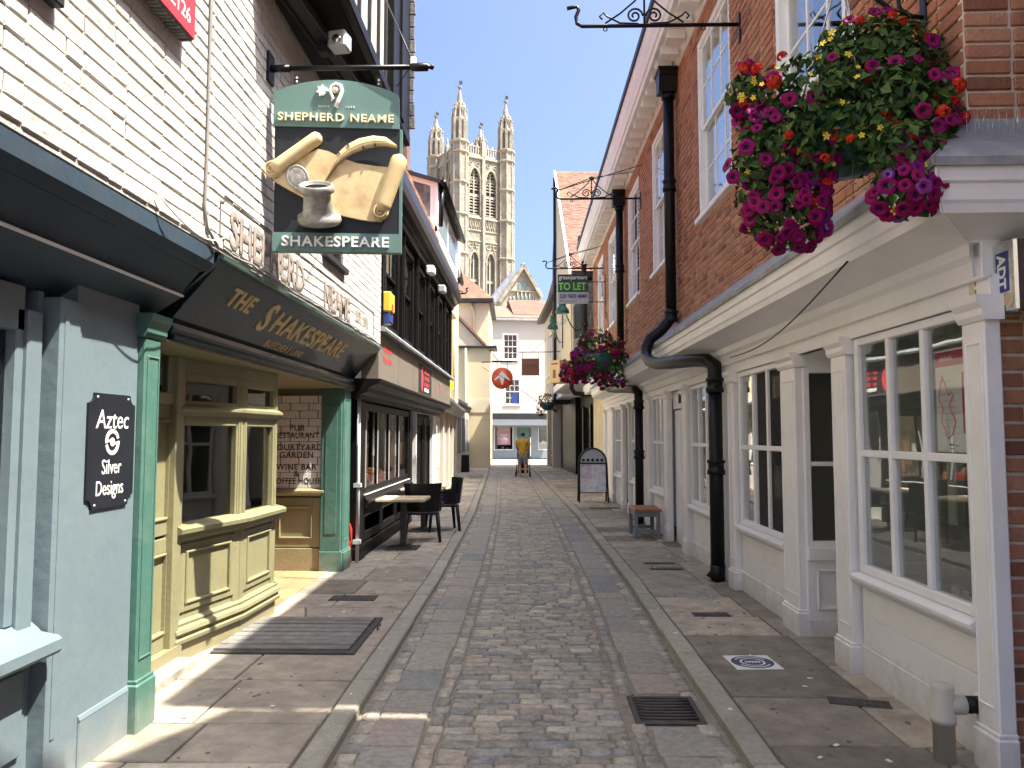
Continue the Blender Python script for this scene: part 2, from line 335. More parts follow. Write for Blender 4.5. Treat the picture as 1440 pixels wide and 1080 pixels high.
def bond(a0,a1,z0,z1,hs,course=.083,L=.240,gap=.017,flemish=True):
    out=[];z=z0;r=0
    while z+course*.6<z1:
        h=min(course,z1-z)-gap; a=a0-(random.random()*.02+(.11 if r%2 else 0)); k=r%2
        while a<a1:
            ln=(L if (k%2==0 or not flemish) else L*.5); b0,b1=max(a,a0),min(a+ln-gap,a1); a+=ln; k+=1
            if b1-b0<.03: continue
            segs=[(b0,b1)]
            for q in hs:
                if q[2]-.02<z+h/2<q[3]+.02:
                    ns=[]
                    for s0,s1 in segs:
                        if s1<=q[0] or s0>=q[1]: ns.append((s0,s1))
                        else:
                            if s0<q[0]: ns.append((s0,q[0]))
                            if s1>q[1]: ns.append((q[1],s1))
                    segs=ns
            for s0,s1 in segs:
                if s1-s0>.03: out.append(((s0+s1)/2,z+h/2,s1-s0,h))
        z+=course; r+=1
    return out
CAMP=Vector((0,0,1.65))
def vis(p,n,area):
    d=Vector(p)-CAMP; L=d.length
    if d.y<.3: return 0
    if abs(d.x/d.y+.023)>.70 or (d.z/d.y-.066)>.52: return 0
    return max(0,-(d/L).dot(n))*area/L/L
def brick_mesh(w,h,dep,j,ch,m,seed):
    rr=random.Random(seed); mb=MB(); mb.box(-w/2,w/2,-.012,dep,-h/2,h/2,b=ch)
    mb.v=[(x+rr.uniform(-j,j),y+(rr.uniform(-j,j) if y>0 else 0),z+rr.uniform(-j,j)) for x,y,z in mb.v]
    me=mb.mesh('brick'); setm(me,m); return me
def lay_bricks(name,lists,parent,m,dep,j,ch,n_ind=300,h0=.070):
    """lists: [(frame matrix, [(a,z,w,h)])]; the best seen become objects, the rest one stuff part"""
    allb=[]
    for M,L in lists:
        nrm=(M.to_3x3()@Vector((0,1,0)))
        for b in L: allb.append((vis(M@Vector((b[0],0,b[1])),nrm,b[2]*b[3]),M,b))
    allb.sort(key=lambda t:-t[0])
    ms={}
    st=MB()
    for i,(v,M,(a,z,w_,h_)) in enumerate(allb):
        if i<n_ind and v>0:
            key=(round(w_/.02),i%5)
            if key not in ms: ms[key]=(brick_mesh(key[0]*.02 or .03,h0,dep,j,ch,m,i),key[0]*.02 or .03)
            me,w0=ms[key]
            R3=M.to_3x3()
            if R3.determinant()<0: R3=R3@Matrix.Diagonal((-1,1,1))
            inst(name,me,parent,M@Vector((a,0,z)),R3.to_euler(),(w_/w0,1,h_/h0))
        else:
            c=ch; d=dep*.45+random.uniform(-j,j)*.5; x0,x1,z0,z1=a-w_/2,a+w_/2,z-h_/2,z+h_/2
            vs=[(x0,-.002,z0),(x1,-.002,z0),(x1,-.002,z1),(x0,-.002,z1),(x0+c,d,z0+c),(x1-c,d,z0+c),(x1-c,d,z1-c),(x0+c,d,z1-c)]
            st.add(vs,[(7,6,5,4),(0,4,5,1),(1,5,6,2),(2,6,7,3),(3,7,4,0)],M=M)
    if st.v:
        # winding guard: flip faces pointing inward is unnecessary for opaque shading
        part(name,st,m,parent,kind='stuff')
def pane(M,parent,a0,a1,z0,z1,o,g=None):
    part('pane',MB(M).box(a0,a1,o-.003,o+.003,z0,z1),g or GLS,parent)
def gridwin(M,root,a0,a1,z0,z1,cols,rows,o,fw=.05,bw=.022,m='whitew',name='window',g=None,zs=None,fd=.05,xs=None):
    """framed window with panes as sub-parts, face at o"""
    mb=MB(M); mb.box(a0,a0+fw,o-fd,o,z0,z1,.006); mb.box(a1-fw,a1,o-fd,o,z0,z1,.006)
    mb.box(a0+fw,a1-fw,o-fd,o-.001,z1-fw,z1,.006); mb.box(a0+fw,a1-fw,o-fd,o-.001,z0,z0+fw,.006)
    X=xs or [a0+fw+(a1-a0-2*fw)*i/cols for i in range(cols+1)]; Z=zs or [z0+fw+(z1-z0-2*fw)*i/rows for i in range(rows+1)]
    for x in X[1:-1]: mb.box(x-bw/2,x+bw/2,o-fd+.006,o-.004,z0+fw,z1-fw,.004)
    for z in Z[1:-1]: mb.box(a0+fw,a1-fw,o-fd+.008,o-.008,z-bw/2,z+bw/2,.004)
    f=part(name,mb,m,root)
    for i in range(len(X)-1):
        for j in range(len(Z)-1):
            pane(M,f,X[i]+(bw/2 if i else 0),X[i+1]-(bw/2 if i<len(X)-2 else 0),Z[j]+(bw/2 if j else 0),Z[j+1]-(bw/2 if j<len(Z)-2 else 0),o-fd*.55,g)
    return f
def sash(M,root,a0,a1,z0,z1,m='whitew',cols=3,rows=2,o=.02,reveal=.09,sill=True,g=None,outer=.07):
    """box sash: outer box frame, upper sash forward, lower sash back, each sash with its panes"""
    mb=MB(M); mb.box(a0,a0+outer,-.12,o,z0,z1,.006); mb.box(a1-outer,a1,-.12,o,z0,z1,.006); mb.box(a0+outer,a1-outer,-.12,o-.001,z1-outer,z1,.006); mb.box(a0+outer,a1-outer,-.12,o-.002,z0,z0+.04,.004)
    if sill: mb.box(a0-.04,a1+.04,-.05,o+.06,z0-.07,z0-.001,.008)
    zm=(z0+z1)/2; P=[]
    for (q0,q1,oo) in((zm-.02,z1-outer,o-.035),(z0+.04,zm+.02,o-.075)):
        b0,b1=a0+outer,a1-outer; t=.045; mb.box(b0,b0+t,oo-.03,oo,q0,q1,.004); mb.box(b1-t,b1,oo-.03,oo,q0,q1,.004); mb.box(b0+t,b1-t,oo-.03,oo-.001,q0,q0+t,.004); mb.box(b0+t,b1-t,oo-.03,oo-.001,q1-t,q1,.004)
        w_=(b1-b0-2*t)/cols; h_=(q1-q0-2*t)/rows
        for i in range(1,cols): mb.box(b0+t+w_*i-.011,b0+t+w_*i+.011,oo-.027,oo-.003,q0+t,q1-t,.003)
        for j in range(1,rows): mb.box(b0+t,b1-t,oo-.026,oo-.005,q0+t+h_*j-.011,q0+t+h_*j+.011,.003)
        for i in range(cols):
            for j in range(rows): P.append((b0+t+w_*i+.0105,b0+t+w_*(i+1)-.0105,q0+t+h_*j+.0105,q0+t+h_*(j+1)-.0105,oo-.015))
    f=part('window',mb,m,root)
    for p in P: pane(M,f,*p,g or GLD)
    return f
def roombox(M,root,a0,a1,z0,z1,dep,m='room',name='interior',o=-.1):
    mb=MB(M); t=.04
    mb.box(a0-t,a1+t,-dep-t,-dep,z0-t,z1+t); mb.box(a0-t,a0,-dep,o,z0-t,z1+t); mb.box(a1,a1+t,-dep,o,z0-t,z1+t); mb.box(a0,a1,-dep,o,z1,z1+t); mb.box(a0,a1,-dep,o,z0-t,z0)
    return part(name,mb,m,root)
def pilaster(M,root,a0,a1,z0,z1,o,m='white',base=.2,panel=True,cap=.12,back=0.):
    mb=MB(M); mb.box(a0,a1,back,o,z0+base,z1-cap,.008)
    mb.box(a0-.018,a1+.018,back,o+.02,z0,z0+base,.008); mb.box(a0-.009,a1+.009,back,o+.011,z0+base,z0+base+.02,.004)
    if panel and a1-a0>.11:
        p=.03
        for (x0,x1,q0,q1) in((a0+.02,a0+p,z0+base+.12,z1-cap-.1),(a1-p,a1-.02,z0+base+.12,z1-cap-.1)): mb.box(x0,x1,o-.001,o+.007,q0,q1,.003)
        mb.box(a0+p,a1-p,o-.001,o+.0065,z1-cap-.112,z1-cap-.1,.003); mb.box(a0+p,a1-p,o-.001,o+.0065,z0+base+.12,z0+base+.132,.003)
    if cap:
        mb.mould([(back,z1-cap),(o+.006,z1-cap),(o+.02,z1-cap*.8),(o+.022,z1-cap*.55),(o+.045,z1-cap*.3),(o+.05,z1),(back,z1)],a0-.03,a1+.03)
    return part('pilaster',mb,m,root)
def panelled(M,mb,a0,a1,z0,z1,o,rail=.07,d=.02):
    """framed panel: raised rails round a recessed field with a bead"""
    mb.box(a0,a1,o-.04,o-d,z0,z1)
    mb.box(a0,a0+rail,o-.03,o,z0,z1,.004); mb.box(a1-rail,a1,o-.03,o,z0,z1,.004); mb.box(a0+rail,a1-rail,o-.03,o-.0007,z0,z0+rail,.004); mb.box(a0+rail,a1-rail,o-.03,o-.0007,z1-rail,z1,.004)
    b0,b1,c0,c1=a0+rail,a1-rail,z0+rail,z1-rail; t=.022
    mb.box(b0,b0+t,o-.03,o+.012,c0,c1,.007); mb.box(b1-t,b1,o-.03,o+.012,c0,c1,.007); mb.box(b0+t,b1-t,o-.03,o+.0115,c0,c0+t,.007); mb.box(b0+t,b1-t,o-.03,o+.0115,c1-t,c1,.007)
def interp(T,y):
    if y<=T[0][0]: return T[0][1]
    for (a,b),(c,d) in zip(T,T[1:]):
        if y<=c:
            t=(y-a)/(c-a); return b+(d-b)*t
    return T[-1][1]
# ------------------------------------------------------------ ground, road, kerbs, pavements
CEN=[(-6,.04),(4,.035),(9,.03),(16,-.1),(23,-.36),(30,-.62),(37,-.93),(44,-1.4)]
cx=lambda y:interp(CEN,y)
HW=1.03                                  # half width between the kerbs
WR=lambda y:2.2-.012*(y-3.85) if y<20 else interp([(20,2.0),(25,2.75),(41,1.6)],y)
WL=lambda y:interp([(0,-2.2),(9,-2.3),(22,-2.5),(30,-2.75),(44,-3.9)],y)
mb=MB(); mb.box(-300,300,-60,600,-.3,-.03); solo('ground',mb,'gnd','','',kind='structure')
def strip(name,f0,f1,y0,y1,z,m,th=.05,step=1.):
    mb=MB();y=y0;vs=[];n=int((y1-y0)/step)
    for i in range(n+1):
        y=y0+(y1-y0)*i/n
        for x in(f0(y),f1(y)): vs+= [(x,y,z),(x,y,z-th)]
    fs=[]
    for i in range(n):
        o=i*4; fs+=[(o,o+2,o+6,o+4),(o,o+4,o+5,o+1),(o+2,o+3,o+7,o+6)]
    mb.add(vs,fs); return solo(name,mb,m,'','',kind='structure')
K['pjoint']=mat('gritty_slab_joint',(.13,.115,.09),v=.25,sc=9,rough=.95,bs=.4,bsc=60)
road=strip('road',lambda y:cx(y)-HW-.02,lambda y:cx(y)+HW+.02,-4,42,0.,'bed',.02)
pavr=strip('pavement',lambda y:cx(y)+HW+.01,lambda y:WR(y)+1.2,-4,42,.055,'pjoint',.07)
pavl=strip('pavement',lambda y:WL(y)-1.5,lambda y:cx(y)-HW-.01,-4,42,.055,'pjoint',.07)
strip('cross_street',lambda y:-40,lambda y:40,42.0,52.5,.03,'gnd',.05,4.)
for o in(road,pavr,pavl): XO[o.name]=Vector()
def pillow(w,l,h,rr,nx=4,ny=3,rd=.011,irr=.004,name='sett'):
    """stone with a worn rounded top, top at z=0"""
    xs=[-w/2,-w/2+rd,0,w/2-rd,w/2][:5]; ys=[-l/2,-l/2+rd,0,l/2-rd,l/2]
    v=[];f=[]
    for j,y in enumerate(ys):
        for i,x in enumerate(xs):
            e=(i in(0,4))+(j in(0,4)); z=[0,-rd*.75,-rd*1.5][e]+rr.uniform(-irr,irr)*.5
            k=.94 if e==2 else 1
            v.append((x*k+rr.uniform(-irr,irr),y*k+rr.uniform(-irr,irr),z))
    for j in range(4):
        for i in range(4): o=j*5+i; f.append((o,o+1,o+6,o+5))
    ring=[0,1,2,3,4,9,14,19,24,23,22,21,20,15,10,5]; n=len(v)
    for r in ring: v.append((v[r][0],v[r][1],-h))
    for i in range(16): k=(i+1)%16; f.append((ring[k],ring[i],n+i,n+k))
    return v,f
def pmesh(name,m,*a,**k):
    v,f=pillow(*a,**k); mb=MB(); mb.add(v,f,sm=True); me=mb.mesh(name); setm(me,m); return me
rs=random.Random(3)
S=[]   # x, y, width across, length along, ang
y=1.5
while y<36:
    c=cx(y); a=math.atan2(cx(y+.5)-cx(y-.5),1.)
    ph=rs.uniform(.082,.108); x=-.5-rs.uniform(0,.02)
    while x<.485:
        wd=rs.uniform(.13,.26); 
        if x+wd>.46: wd=max(.08,.5-x)
        if x+wd>.53: wd=.52-x
        S.append((c+x+wd/2,y+ph/2+rs.uniform(-.007,.007)+x*.03,wd-.010,ph-rs.uniform(.007,.014),a)); x+=wd
    y+=ph
for off,wd in((-.565,.10),(.575,.10),(-.955,.115),(.955,.115)):
    y=1.5
    while y<36:
        ln=rs.uniform(.11,.2); S.append((cx(y+ln/2)+off+rs.uniform(-.008,.008),y+ln/2,wd-.014+rs.uniform(-.01,.008),ln-.016,math.atan2(cx(y+.5)-cx(y-.5),1.))); y+=ln
GR=(.80,4.72,.17,.20)  # drain grating x,y,half sizes
S=[q for q in S if not(abs(q[0]-GR[0])<GR[2]+.05 and abs(q[1]-GR[1])<GR[3]+.04)]
S.sort(key=lambda q:(q[1] if q[1]>3.45 else 99))
var=[pmesh('sett','sett',.2,.1,.04,random.Random(k),irr=.0035) for k in range(9)]
stf=MB()
for i,(x,yy,wd,ln,a) in enumerate(S):
    z=.012+rs.uniform(-.004,.005); rot=(rs.uniform(-.02,.02),rs.uniform(-.02,.02),-a+rs.uniform(-.025,.025)+(math.pi if rs.random()<.5 else 0))
    if i<300: inst('sett',var[rs.randrange(9)],road,(x,yy,z),rot,(wd/.2,ln/.1,1))
    else:
        rd=.014; h=.03; v=[(-wd/2,-ln/2,-rd*1.4),(wd/2,-ln/2,-rd*1.4),(wd/2,ln/2,-rd*1.4),(-wd/2,ln/2,-rd*1.4),(-wd/2+rd,-ln/2+rd,0),(wd/2-rd,-ln/2+rd,0),(wd/2-rd,ln/2-rd,0),(-wd/2+rd,ln/2-rd,0),(-wd/2,-ln/2,-h),(wd/2,-ln/2,-h),(wd/2,ln/2,-h),(-wd/2,ln/2,-h)]
        v=[(p[0]+rs.uniform(-.005,.005),p[1]+rs.uniform(-.005,.005),p[2]) for p in v]
        stf.add(v,[(4,5,6,7),(0,1,5,4),(1,2,6,5),(2,3,7,6),(3,0,4,7),(8,9,1,0),(9,10,2,1),(10,11,3,2),(11,8,0,3)],M=Matrix.Translation((x,yy,z))@Matrix.Rotation(rot[2],4,'Z')@Matrix.Rotation(rot[0],4,'X')@Matrix.Rotation(rot[1],4,'Y'))
part('sett',stf,'sett',road,kind='stuff')
def slab(name,parent,m,q,z,th=.05,ch=.006,gap=.006,tilt=.003):
    """q: four (x,y) corners, counter clockwise; bevelled slab"""
    c=(sum(p[0] for p in q)/4,sum(p[1] for p in q)/4)
    def ins(d): 
        return [(p[0]-math.copysign(min(d,abs(p[0]-c[0])*.5),p[0]-c[0]),p[1]-math.copysign(min(d,abs(p[1]-c[1])*.5),p[1]-c[1])) for p in q]
    a,b=ins(gap),ins(gap+ch); tz=[rs.uniform(-tilt,tilt) for _ in range(4)]
    v=[(*p,z-ch+tz[i]) for i,p in enumerate(a)]+[(*p,z+tz[i]) for i,p in enumerate(b)]+[(*p,z-th) for p in a]
    f=[(4,5,6,7)]+[(i,(i+1)%4,4+(i+1)%4,4+i) for i in range(4)]+[(8+i,8+(i+1)%4,(i+1)%4,i) for i in range(4)]
    return part(name,MB().add(v,f),m,parent)
# wheel flags
for off,wd in((-.765,.30),(.775,.30)):
    y=1.6
    while y<36:
        ln=rs.uniform(.28,.62); f=lambda yy,s:(cx(yy)+off+s*wd/2+rs.uniform(-.01,.01),yy+rs.uniform(-.008,.008))
        if not(off>0 and y<GR[1]+GR[3]+.03 and y+ln>GR[1]-GR[3]-.03):
            slab('paving_flag',road,'flag',[f(y,-1),f(y,1),f(y+ln,1),f(y+ln,-1)],.012,gap=.007)
        elif y<GR[1]-GR[3]-.12: slab('paving_flag',road,'flag',[f(y,-1),f(y,1),(cx(y)+off+wd/2,GR[1]-GR[3]-.02),(cx(y)+off-wd/2,GR[1]-GR[3]-.02)],.012)
        elif y+ln>GR[1]+GR[3]+.12: slab('paving_flag',road,'flag',[(cx(y)+off-wd/2,GR[1]+GR[3]+.02),(cx(y)+off+wd/2,GR[1]+GR[3]+.02),f(y+ln,1),f(y+ln,-1)],.012)
        y+=ln
# kerbs
for s in(-1,1):
    y=1.4
    while y<38:
        ln=rs.uniform(.5,1.05); q=[]
        for yy,o in((y,HW),(y,HW+.15),(y+ln,HW+.15),(y+ln,HW)): q.append((cx(yy)+s*o+rs.uniform(-.006,.006),yy))
        if s<0:q=q[::-1]
        slab('kerb_stone',pavr if s>0 else pavl,'kerb',q,.078+rs.uniform(-.004,.004),th=.09,ch=.012,gap=.004); y+=ln
# pavement slabs
for s,par in((1,pavr),(-1,pavl)):
    y=1.0; r=0
    while y<40:
        ln=rs.uniform(.5,.85); i0=lambda yy:cx(yy)+s*(HW+.155)
        i1=(lambda yy:WR(yy)+(.5 if yy<20.5 else .0)) if s>0 else (lambda yy:(WL(yy)-.75 if 6.7<yy<9.6 else WL(yy)-.35 if yy<9.6 else WL(yy)-.05))
        w_=abs(i1(y)-i0(y)); n=max(1,round(w_/.62)); cut=[0]+[ (k+rs.uniform(-.13,.13))/n for k in range(1,n)]+[1]
        for k in range(n):
            g=lambda yy,t:(i0(yy)+(i1(yy)-i0(yy))*t,yy)
            q=[g(y,cut[k]),g(y,cut[k+1]),g(y+ln,cut[k+1]),g(y+ln,cut[k])]
            if s<0:q=q[::-1]
            # porch tiles and the cellar hatch replace stone on the left
            c=(sum(p[0] for p in q)/4,y+ln/2)
            slab('paving_slab',par,'stone',q,.066+rs.uniform(-.002,.002),gap=.0075)
        y+=ln
# orange porch tiles in front of the pub entrance
for i in range(6):
    for j in range(7):
        x0=-3.2+i*.17; y0=7.25+j*.26
        if x0+.17>-2.2+0: continue
        part('porch_tile',MB().box(x0+.003,x0+.167,y0+.003,y0+.257,.06,.0745,.003),'terra',pavl)
# litter and worn bits of leaf on the slabs are left to the material; metal plates follow
def plate(name,label,x,y,wx,wy,rot,cat='cover',bars=0):
    t=thing(name,label,cat,(x,y,.07)); M=Matrix.Translation((x,y,.07))@Matrix.Rotation(rot,4,'Z')
    part('frame',MB(M).box(-wx/2-.012,wx/2+.012,-wy/2-.012,wy/2+.012,-.02,.002,.002),'iron',t)
    mb=MB(M); n=max(3,int(wx/.045)); k=max(2,int(wy/.04))
    for i in range(n):
        for j in range(k): mb.box(-wx/2+wx*(i+.15)/n,-wx/2+wx*(i+.85)/n,-wy/2+wy*(j+.15)/k,-wy/2+wy*(j+.85)/k,0,.006,.002)
    part('tread',mb,'iron',t); return t
plate('metal_cover','small rusty metal cover in the pavement just past the pub hatch',-1.72,7.62,.42,.2,0)
plate('metal_cover','narrow rusty metal cover near the round pavement sticker',1.60,7.0,.30,.12,.02)
plate('metal_cover','oblong metal cover in the pavement near the brick corner',1.95,4.75,.32,.10,-.25)
plate('metal_cover','nearer of two thin metal covers behind the drainpipe foot',1.62,9.35,.36,.09,0)
plate('metal_cover','farther of two thin metal covers behind the drainpipe foot',1.60,9.75,.36,.09,0)
plate('metal_cover','flat metal cover in front of the sandwich board',1.62,17.0,.62,.3,0)
# drain grating
g=thing('drain_grate','iron drain grating with curved bars in the gutter by the right kerb','grate',(GR[0],GR[1],0))
x,y,a,b=GR; mb=MB()
mb.box(x-a-.03,x-a,y-b,y+b,-.02,.016,.003).box(x+a,x+a+.03,y-b,y+b,-.02,.016,.003).box(x-a-.03,x+a+.03,y-b-.03,y-b,-.02,.016,.003).box(x-a-.03,x+a+.03,y+b,y+b+.03,-.02,.016,.003)
part('frame',mb,'iron',g); part('sump',MB().box(x-a,x+a,y-b,y+b,-.02,.0022),'dark',g)
for i in range(8):
    yy=y-b+.025+i*(2*b-.05)/7; pts=[(x-a,yy,.006),(x-a*.5,yy-.012,.008),(x,yy-.016,.009),(x+a*.5,yy-.012,.008),(x+a,yy,.006)]
    part('bar',MB().tube(pts,.0095,6),'iron',g)
# cellar hatch of timber slats
h=thing('cellar_hatch','flat cellar hatch of weathered grey slats in a steel frame','hatch',(-1.75,6.1,.066))
hx0,hx1,hy0,hy1=-2.32,-1.27,5.72,6.72
mb=MB(); mb.box(hx0,hx1,hy0-.05,hy0,.05,.084,.004).box(hx0,hx1,hy1,hy1+.05,.05,.084,.004).box(hx1-.05,hx1,hy0,hy1,.05,.083,.004)
part('frame',mb,'iron',h); part('well',MB().box(hx0,hx1-.05,hy0,hy1,.05,.0695),'dark',h)
for i in range(8):
    y0=hy0+.004+i*.1245; part('slat',MB().box(hx0,hx1-.055,y0,y0+.104,.074,.098+rs.uniform(-.003,.003),.004),'gwood',h)
part('handle',MB().tube([(-1.235,6.35,.08),(-1.235,6.35,.1),(-1.235,6.47,.1),(-1.235,6.47,.08)],.007,6),'iron',h)
# round sticker
t=thing('pavement_sticker','white square pavement sticker with a round dark badge','sticker',(1.55,5.55,.07))
M=Matrix.Translation((1.55,5.55,.0705))@Matrix.Rotation(.06,4,'Z')
part('sheet',MB(M).box(-.16,.16,-.165,.165,-.002,.001),'paper',t)
mb=MB(M)
def ring(mb,r0,r1,z0,z1,c=(0,0),n=40,a0=0,a1=2*math.pi):
    k=max(2,int(n*(a1-a0)/(2*math.pi)))
    for i in range(k):
        p,q=a0+(a1-a0)*i/k,a0+(a1-a0)*(i+1)/k
        mb.prism([(c[0]+r0*math.cos(p),c[1]+r0*math.sin(p)),(c[0]+r1*math.cos(p),c[1]+r1*math.sin(p)),(c[0]+r1*math.cos(q),c[1]+r1*math.sin(q)),(c[0]+r0*math.cos(q),c[1]+r0*math.sin(q))],z0,z1,ax=2)
ring(mb,.088,.145,.0012,.0022); ring(mb,.0,.072,.0012,.0022); part('badge',mb,mat('faded_indigo_print',(.07,.07,.11),rough=.7),t)
mb=MB(M); ring(mb,.112,.124,.0023,.003,a0=.5,a1=2.6); ring(mb,.112,.124,.0023,.003,a0=3.7,a1=5.7)
for i in range(-2,3): mb.box(i*.022-.007,i*.022+.007,-.02,.02,.0023,.003)
part('badge_mark',mb,'paper',t)

rr=random.Random(31); mb=MB()
for i in range(46):
    sd=rr.choice((-1,1)); y=rr.uniform(3.6,14); x=cx(y)+sd*rr.uniform(.9,2.0); z_=.069 if abs(x-cx(y))>1.19 else .082 if abs(x-cx(y))>1.02 else .014; s_=rr.uniform(.006,.018)
    mb.box(-s_,s_,-s_*.6,s_*.6,0,.004,.001,M=Matrix.Translation((x,y,z_))@Matrix.Rotation(rr.uniform(0,3),4,'Z'))
solo('litter',mb,'paper','','',kind='stuff')
mb=MB()
for i in range(90):
    sd=rr.choice((-1,1)); y=rr.uniform(3.5,15); x=cx(y)+sd*(rr.uniform(1.9,2.12) if sd>0 else rr.uniform(.9,1.9)); s_=rr.uniform(.006,.02)
    z_=.069 if abs(x-cx(y))>1.19 else .082 if abs(x-cx(y))>1.02 else .014
    mb.add([(-s_,0,.002),(0,s_*.5,.006),(s_,0,.002),(0,-s_*.5,.003)],[(0,3,2,1)],M=Matrix.Translation((x,y,z_))@Matrix.Rotation(rr.uniform(0,3),4,'Z'))
solo('fallen_leaves',mb,'stem','','',kind='stuff')

mb=MB(); rr=random.Random(77)
for i in range(150):
    sd=rr.choice((-1,1)); y=rr.uniform(3.4,13); x=cx(y)+sd*rr.uniform(1.25,2.05); r_=rr.uniform(.008,.018)
    mb.prism([(x+r_*math.cos(k*.785)*rr.uniform(.8,1.1),y+r_*math.sin(k*.785)*rr.uniform(.8,1.1)) for k in range(8)],.0685,.0705,ax=2)
solo('gum_spots',mb,mat('trodden_gum',(.13,.125,.115),rough=.8),'','',kind='stuff')
road.location.z=.016; g.location.z=.016
# ------------------------------------------------------------ right: red brick building with white shopfront
A=thing('brick_building','red brick building with white shopfronts and white sash windows along the right side','building',(2.2,3.85,0))
P0=(2.2,3.85,0); MR=FR(P0,(-.012,1),(-1,-.012)); MS=FR((2.2,3.85-.02,0),(1,-.012),(-.012,-1))  # street face; south face
AL=19.9
WUP=[(1.37,2.81),(4.25,5.75),(7.65,9.15),(10.6,12.1),(14.2,15.7),(16.95,18.45)]
wz0,wz1=4.35,6.6
hs=[(a,b,wz0-.06,wz1) for a,b in WUP]
wl=MB(MR); holes(wl,.0,AL,3.0,7.0,-.34,-.012,[(a+.02,b-.02,wz0-.04,wz1-.02) for a,b in WUP])
part('wall',wl,'mortar',A)
for a,b in WUP:
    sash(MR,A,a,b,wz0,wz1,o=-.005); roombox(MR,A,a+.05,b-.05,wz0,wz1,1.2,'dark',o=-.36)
    # pale blind / curtain edge inside
    cm=MB(MR); 
    for k in range(5): cm.box(a+.1+k*.05,a+.145+k*.05,-.34-.02*(k%2),-.32-.02*(k%2),wz0+.05,wz1-.1,.008)
    part('curtain',cm,'room',A)
part('wall',MB(MS).box(.0,6.,-.06,-.012,0,7.0),'mortar',A)
L1=bond(.0,AL,3.2,7.0,hs); L2=bond(-.0,6.,0.06,7.0,[(-.1,2.,2.62,3.12)])
# corner bricks of the south face keep flush ends
lay_bricks('brick',[(MR,L1),(MS,L2)],A,'brick',.004,.0014,.004)
# eaves cornice
mb=MB(MR); e0,e1=-.38,AL+.15
mb.box(e0,e1,-.3,.335,7.02,7.30); part('soffit',mb,'white',A)
mb=MB(MR); mb.mould([(.336,7.0),(.352,7.0),(.355,7.09),(.385,7.10),(.39,7.16),(.43,7.24),(.45,7.33),(.46,7.34),(.46,7.40),(.336,7.40)],e0,e1); part('cornice',mb,'white',A)
mb=MB(MR); mb.mould([(-.02,6.86),(.03,6.88),(.035,6.95),(.06,6.97),(.065,7.02),(-.02,7.02)],e0,e1); part('bed_moulding',mb,'white',A)
part('gutter',MB(MR).mould([(.40,7.405),(.49,7.405),(.50,7.47),(.38,7.47)],e0,e1),'black',A)
a=e0+.12
md=MB(MR).box(-.085,.085,.066,.29,6.90,7.02,.006).mould([(.066,6.885),(.31,6.885),(.31,6.90),(.066,6.90)],-.1,.1)
mm=md.mesh('modillion',XO[A.name]); setm(mm,'white')
d=(MR.to_3x3()@Vector((1,0,0)))
while a<e1:
    o=inst('modillion',mm,A,Vector(XO[A.name])+d*a); a+=.43
# roof (clay tile slopes)
mb=MB(MR); mb.prism([(.45,7.45),(-4.2,11.2),(-8.6,7.45)],e0-.05,AL+.1,ax=0); part('roof',mb,'tile',A)
part('back_wall',MB(MR).box(0,AL,-8.3,-7.9,0,7.5),'brick',A)
# shopfront cornice/jetty with lead top, along the street and round the corner
c0,c1=-.36,16.9
prof=[(-.02,2.42),(.02,2.42),(.03,2.50),(.055,2.53),(.06,2.585),(.30,2.655),(.325,2.66),(.335,2.70),(.345,2.715),(.345,2.79),(.36,2.80),(.365,2.865),(.37,2.88),(-.02,2.88)]
mb=MB(MR); mb.mitre(prof,-.02,c1,-1.); part('shop_cornice',mb,'white',A)
LF=[(.372,2.862),(.385,2.862),(.392,2.90),(.375,2.915),(.04,3.19),(.012,3.225),(-.012,3.225),(-.012,2.885),(.37,2.885)]
mb=MB(MR); mb.mitre(LF,-.02,c1+.02,-1.); part('lead_flashing',mb,'lead',A)
mb=MB(MS); mb.mitre([(.055,2.59),(.06,2.60),(.30,2.655),(.325,2.66),(.335,2.70),(.345,2.715),(.345,2.79),(.36,2.80),(.365,2.865),(.37,2.88),(.0,2.88),(.0,2.59)],0,6.,-1.); part('shop_cornice',mb,'white',A)
mb=MB(MS); mb.mitre(LF,0,6.,-1.); part('lead_flashing',mb,'lead',A)
part('cornice_return',MB(MS).box(-.0,.10,-.02,.06,2.42,2.66,.006).box(-.0,.13,-.02,.045,2.52,2.66,.006),'white',A)
# bird spikes on the corner ledge
sp=MB(); rr=random.Random(5)
for i in range(46):
    p=MS@Vector((-.1+i*.02,.14+rr.uniform(-.06,.06),3.08)); sp.tube([p,p+Vector((rr.uniform(-.03,.03),rr.uniform(-.03,.03),.12))],.0012,3)
part('bird_spike',sp,'steel',A,kind='stuff')
# fascia board over the windows
part('fascia',MB(MR).box(-.13,c1,-.06,-.002,2.30,2.425,.004).box(-.13,c1,-.05,.012,2.30,2.318,.003),'white',A)
part('string_mould',MB(MR).box(-.13,c1,-.02,.03,2.405,2.424,.004),'white',A)
def riser(a0,a1,o=-.02,z1=.66):
    mb=MB(MR); mb.box(a0,a1,o-.05,o-.014,.05,z1); mb.box(a0,a1,o-.014,o,.05,.25,.004); mb.box(a0,a1,o-.0139,o+.006,.25,.268,.004)
    # two broad tongue boards with fine joints
    zs=[.27,.46,z1-.02]
    for i in range(2): mb.box(a0+.06,a1-.06,o-.0145,o-.004,zs[i]+.003,zs[i+1]-.003,.003)
    return part('stall_riser',mb,'white',A)
def sill(a0,a1,z=.66):
    mb=MB(MR); mb.mould([(-.08,z),(.0,z),(.008,z+.012),(.02,z+.014),(.022,z+.026),(.034,z+.028),(.036,z+.04),(.05,z+.042),(.052,z+.062),(.02,z+.08),(-.08,z+.085)],a0,a1); return part('sill',mb,'white',A)
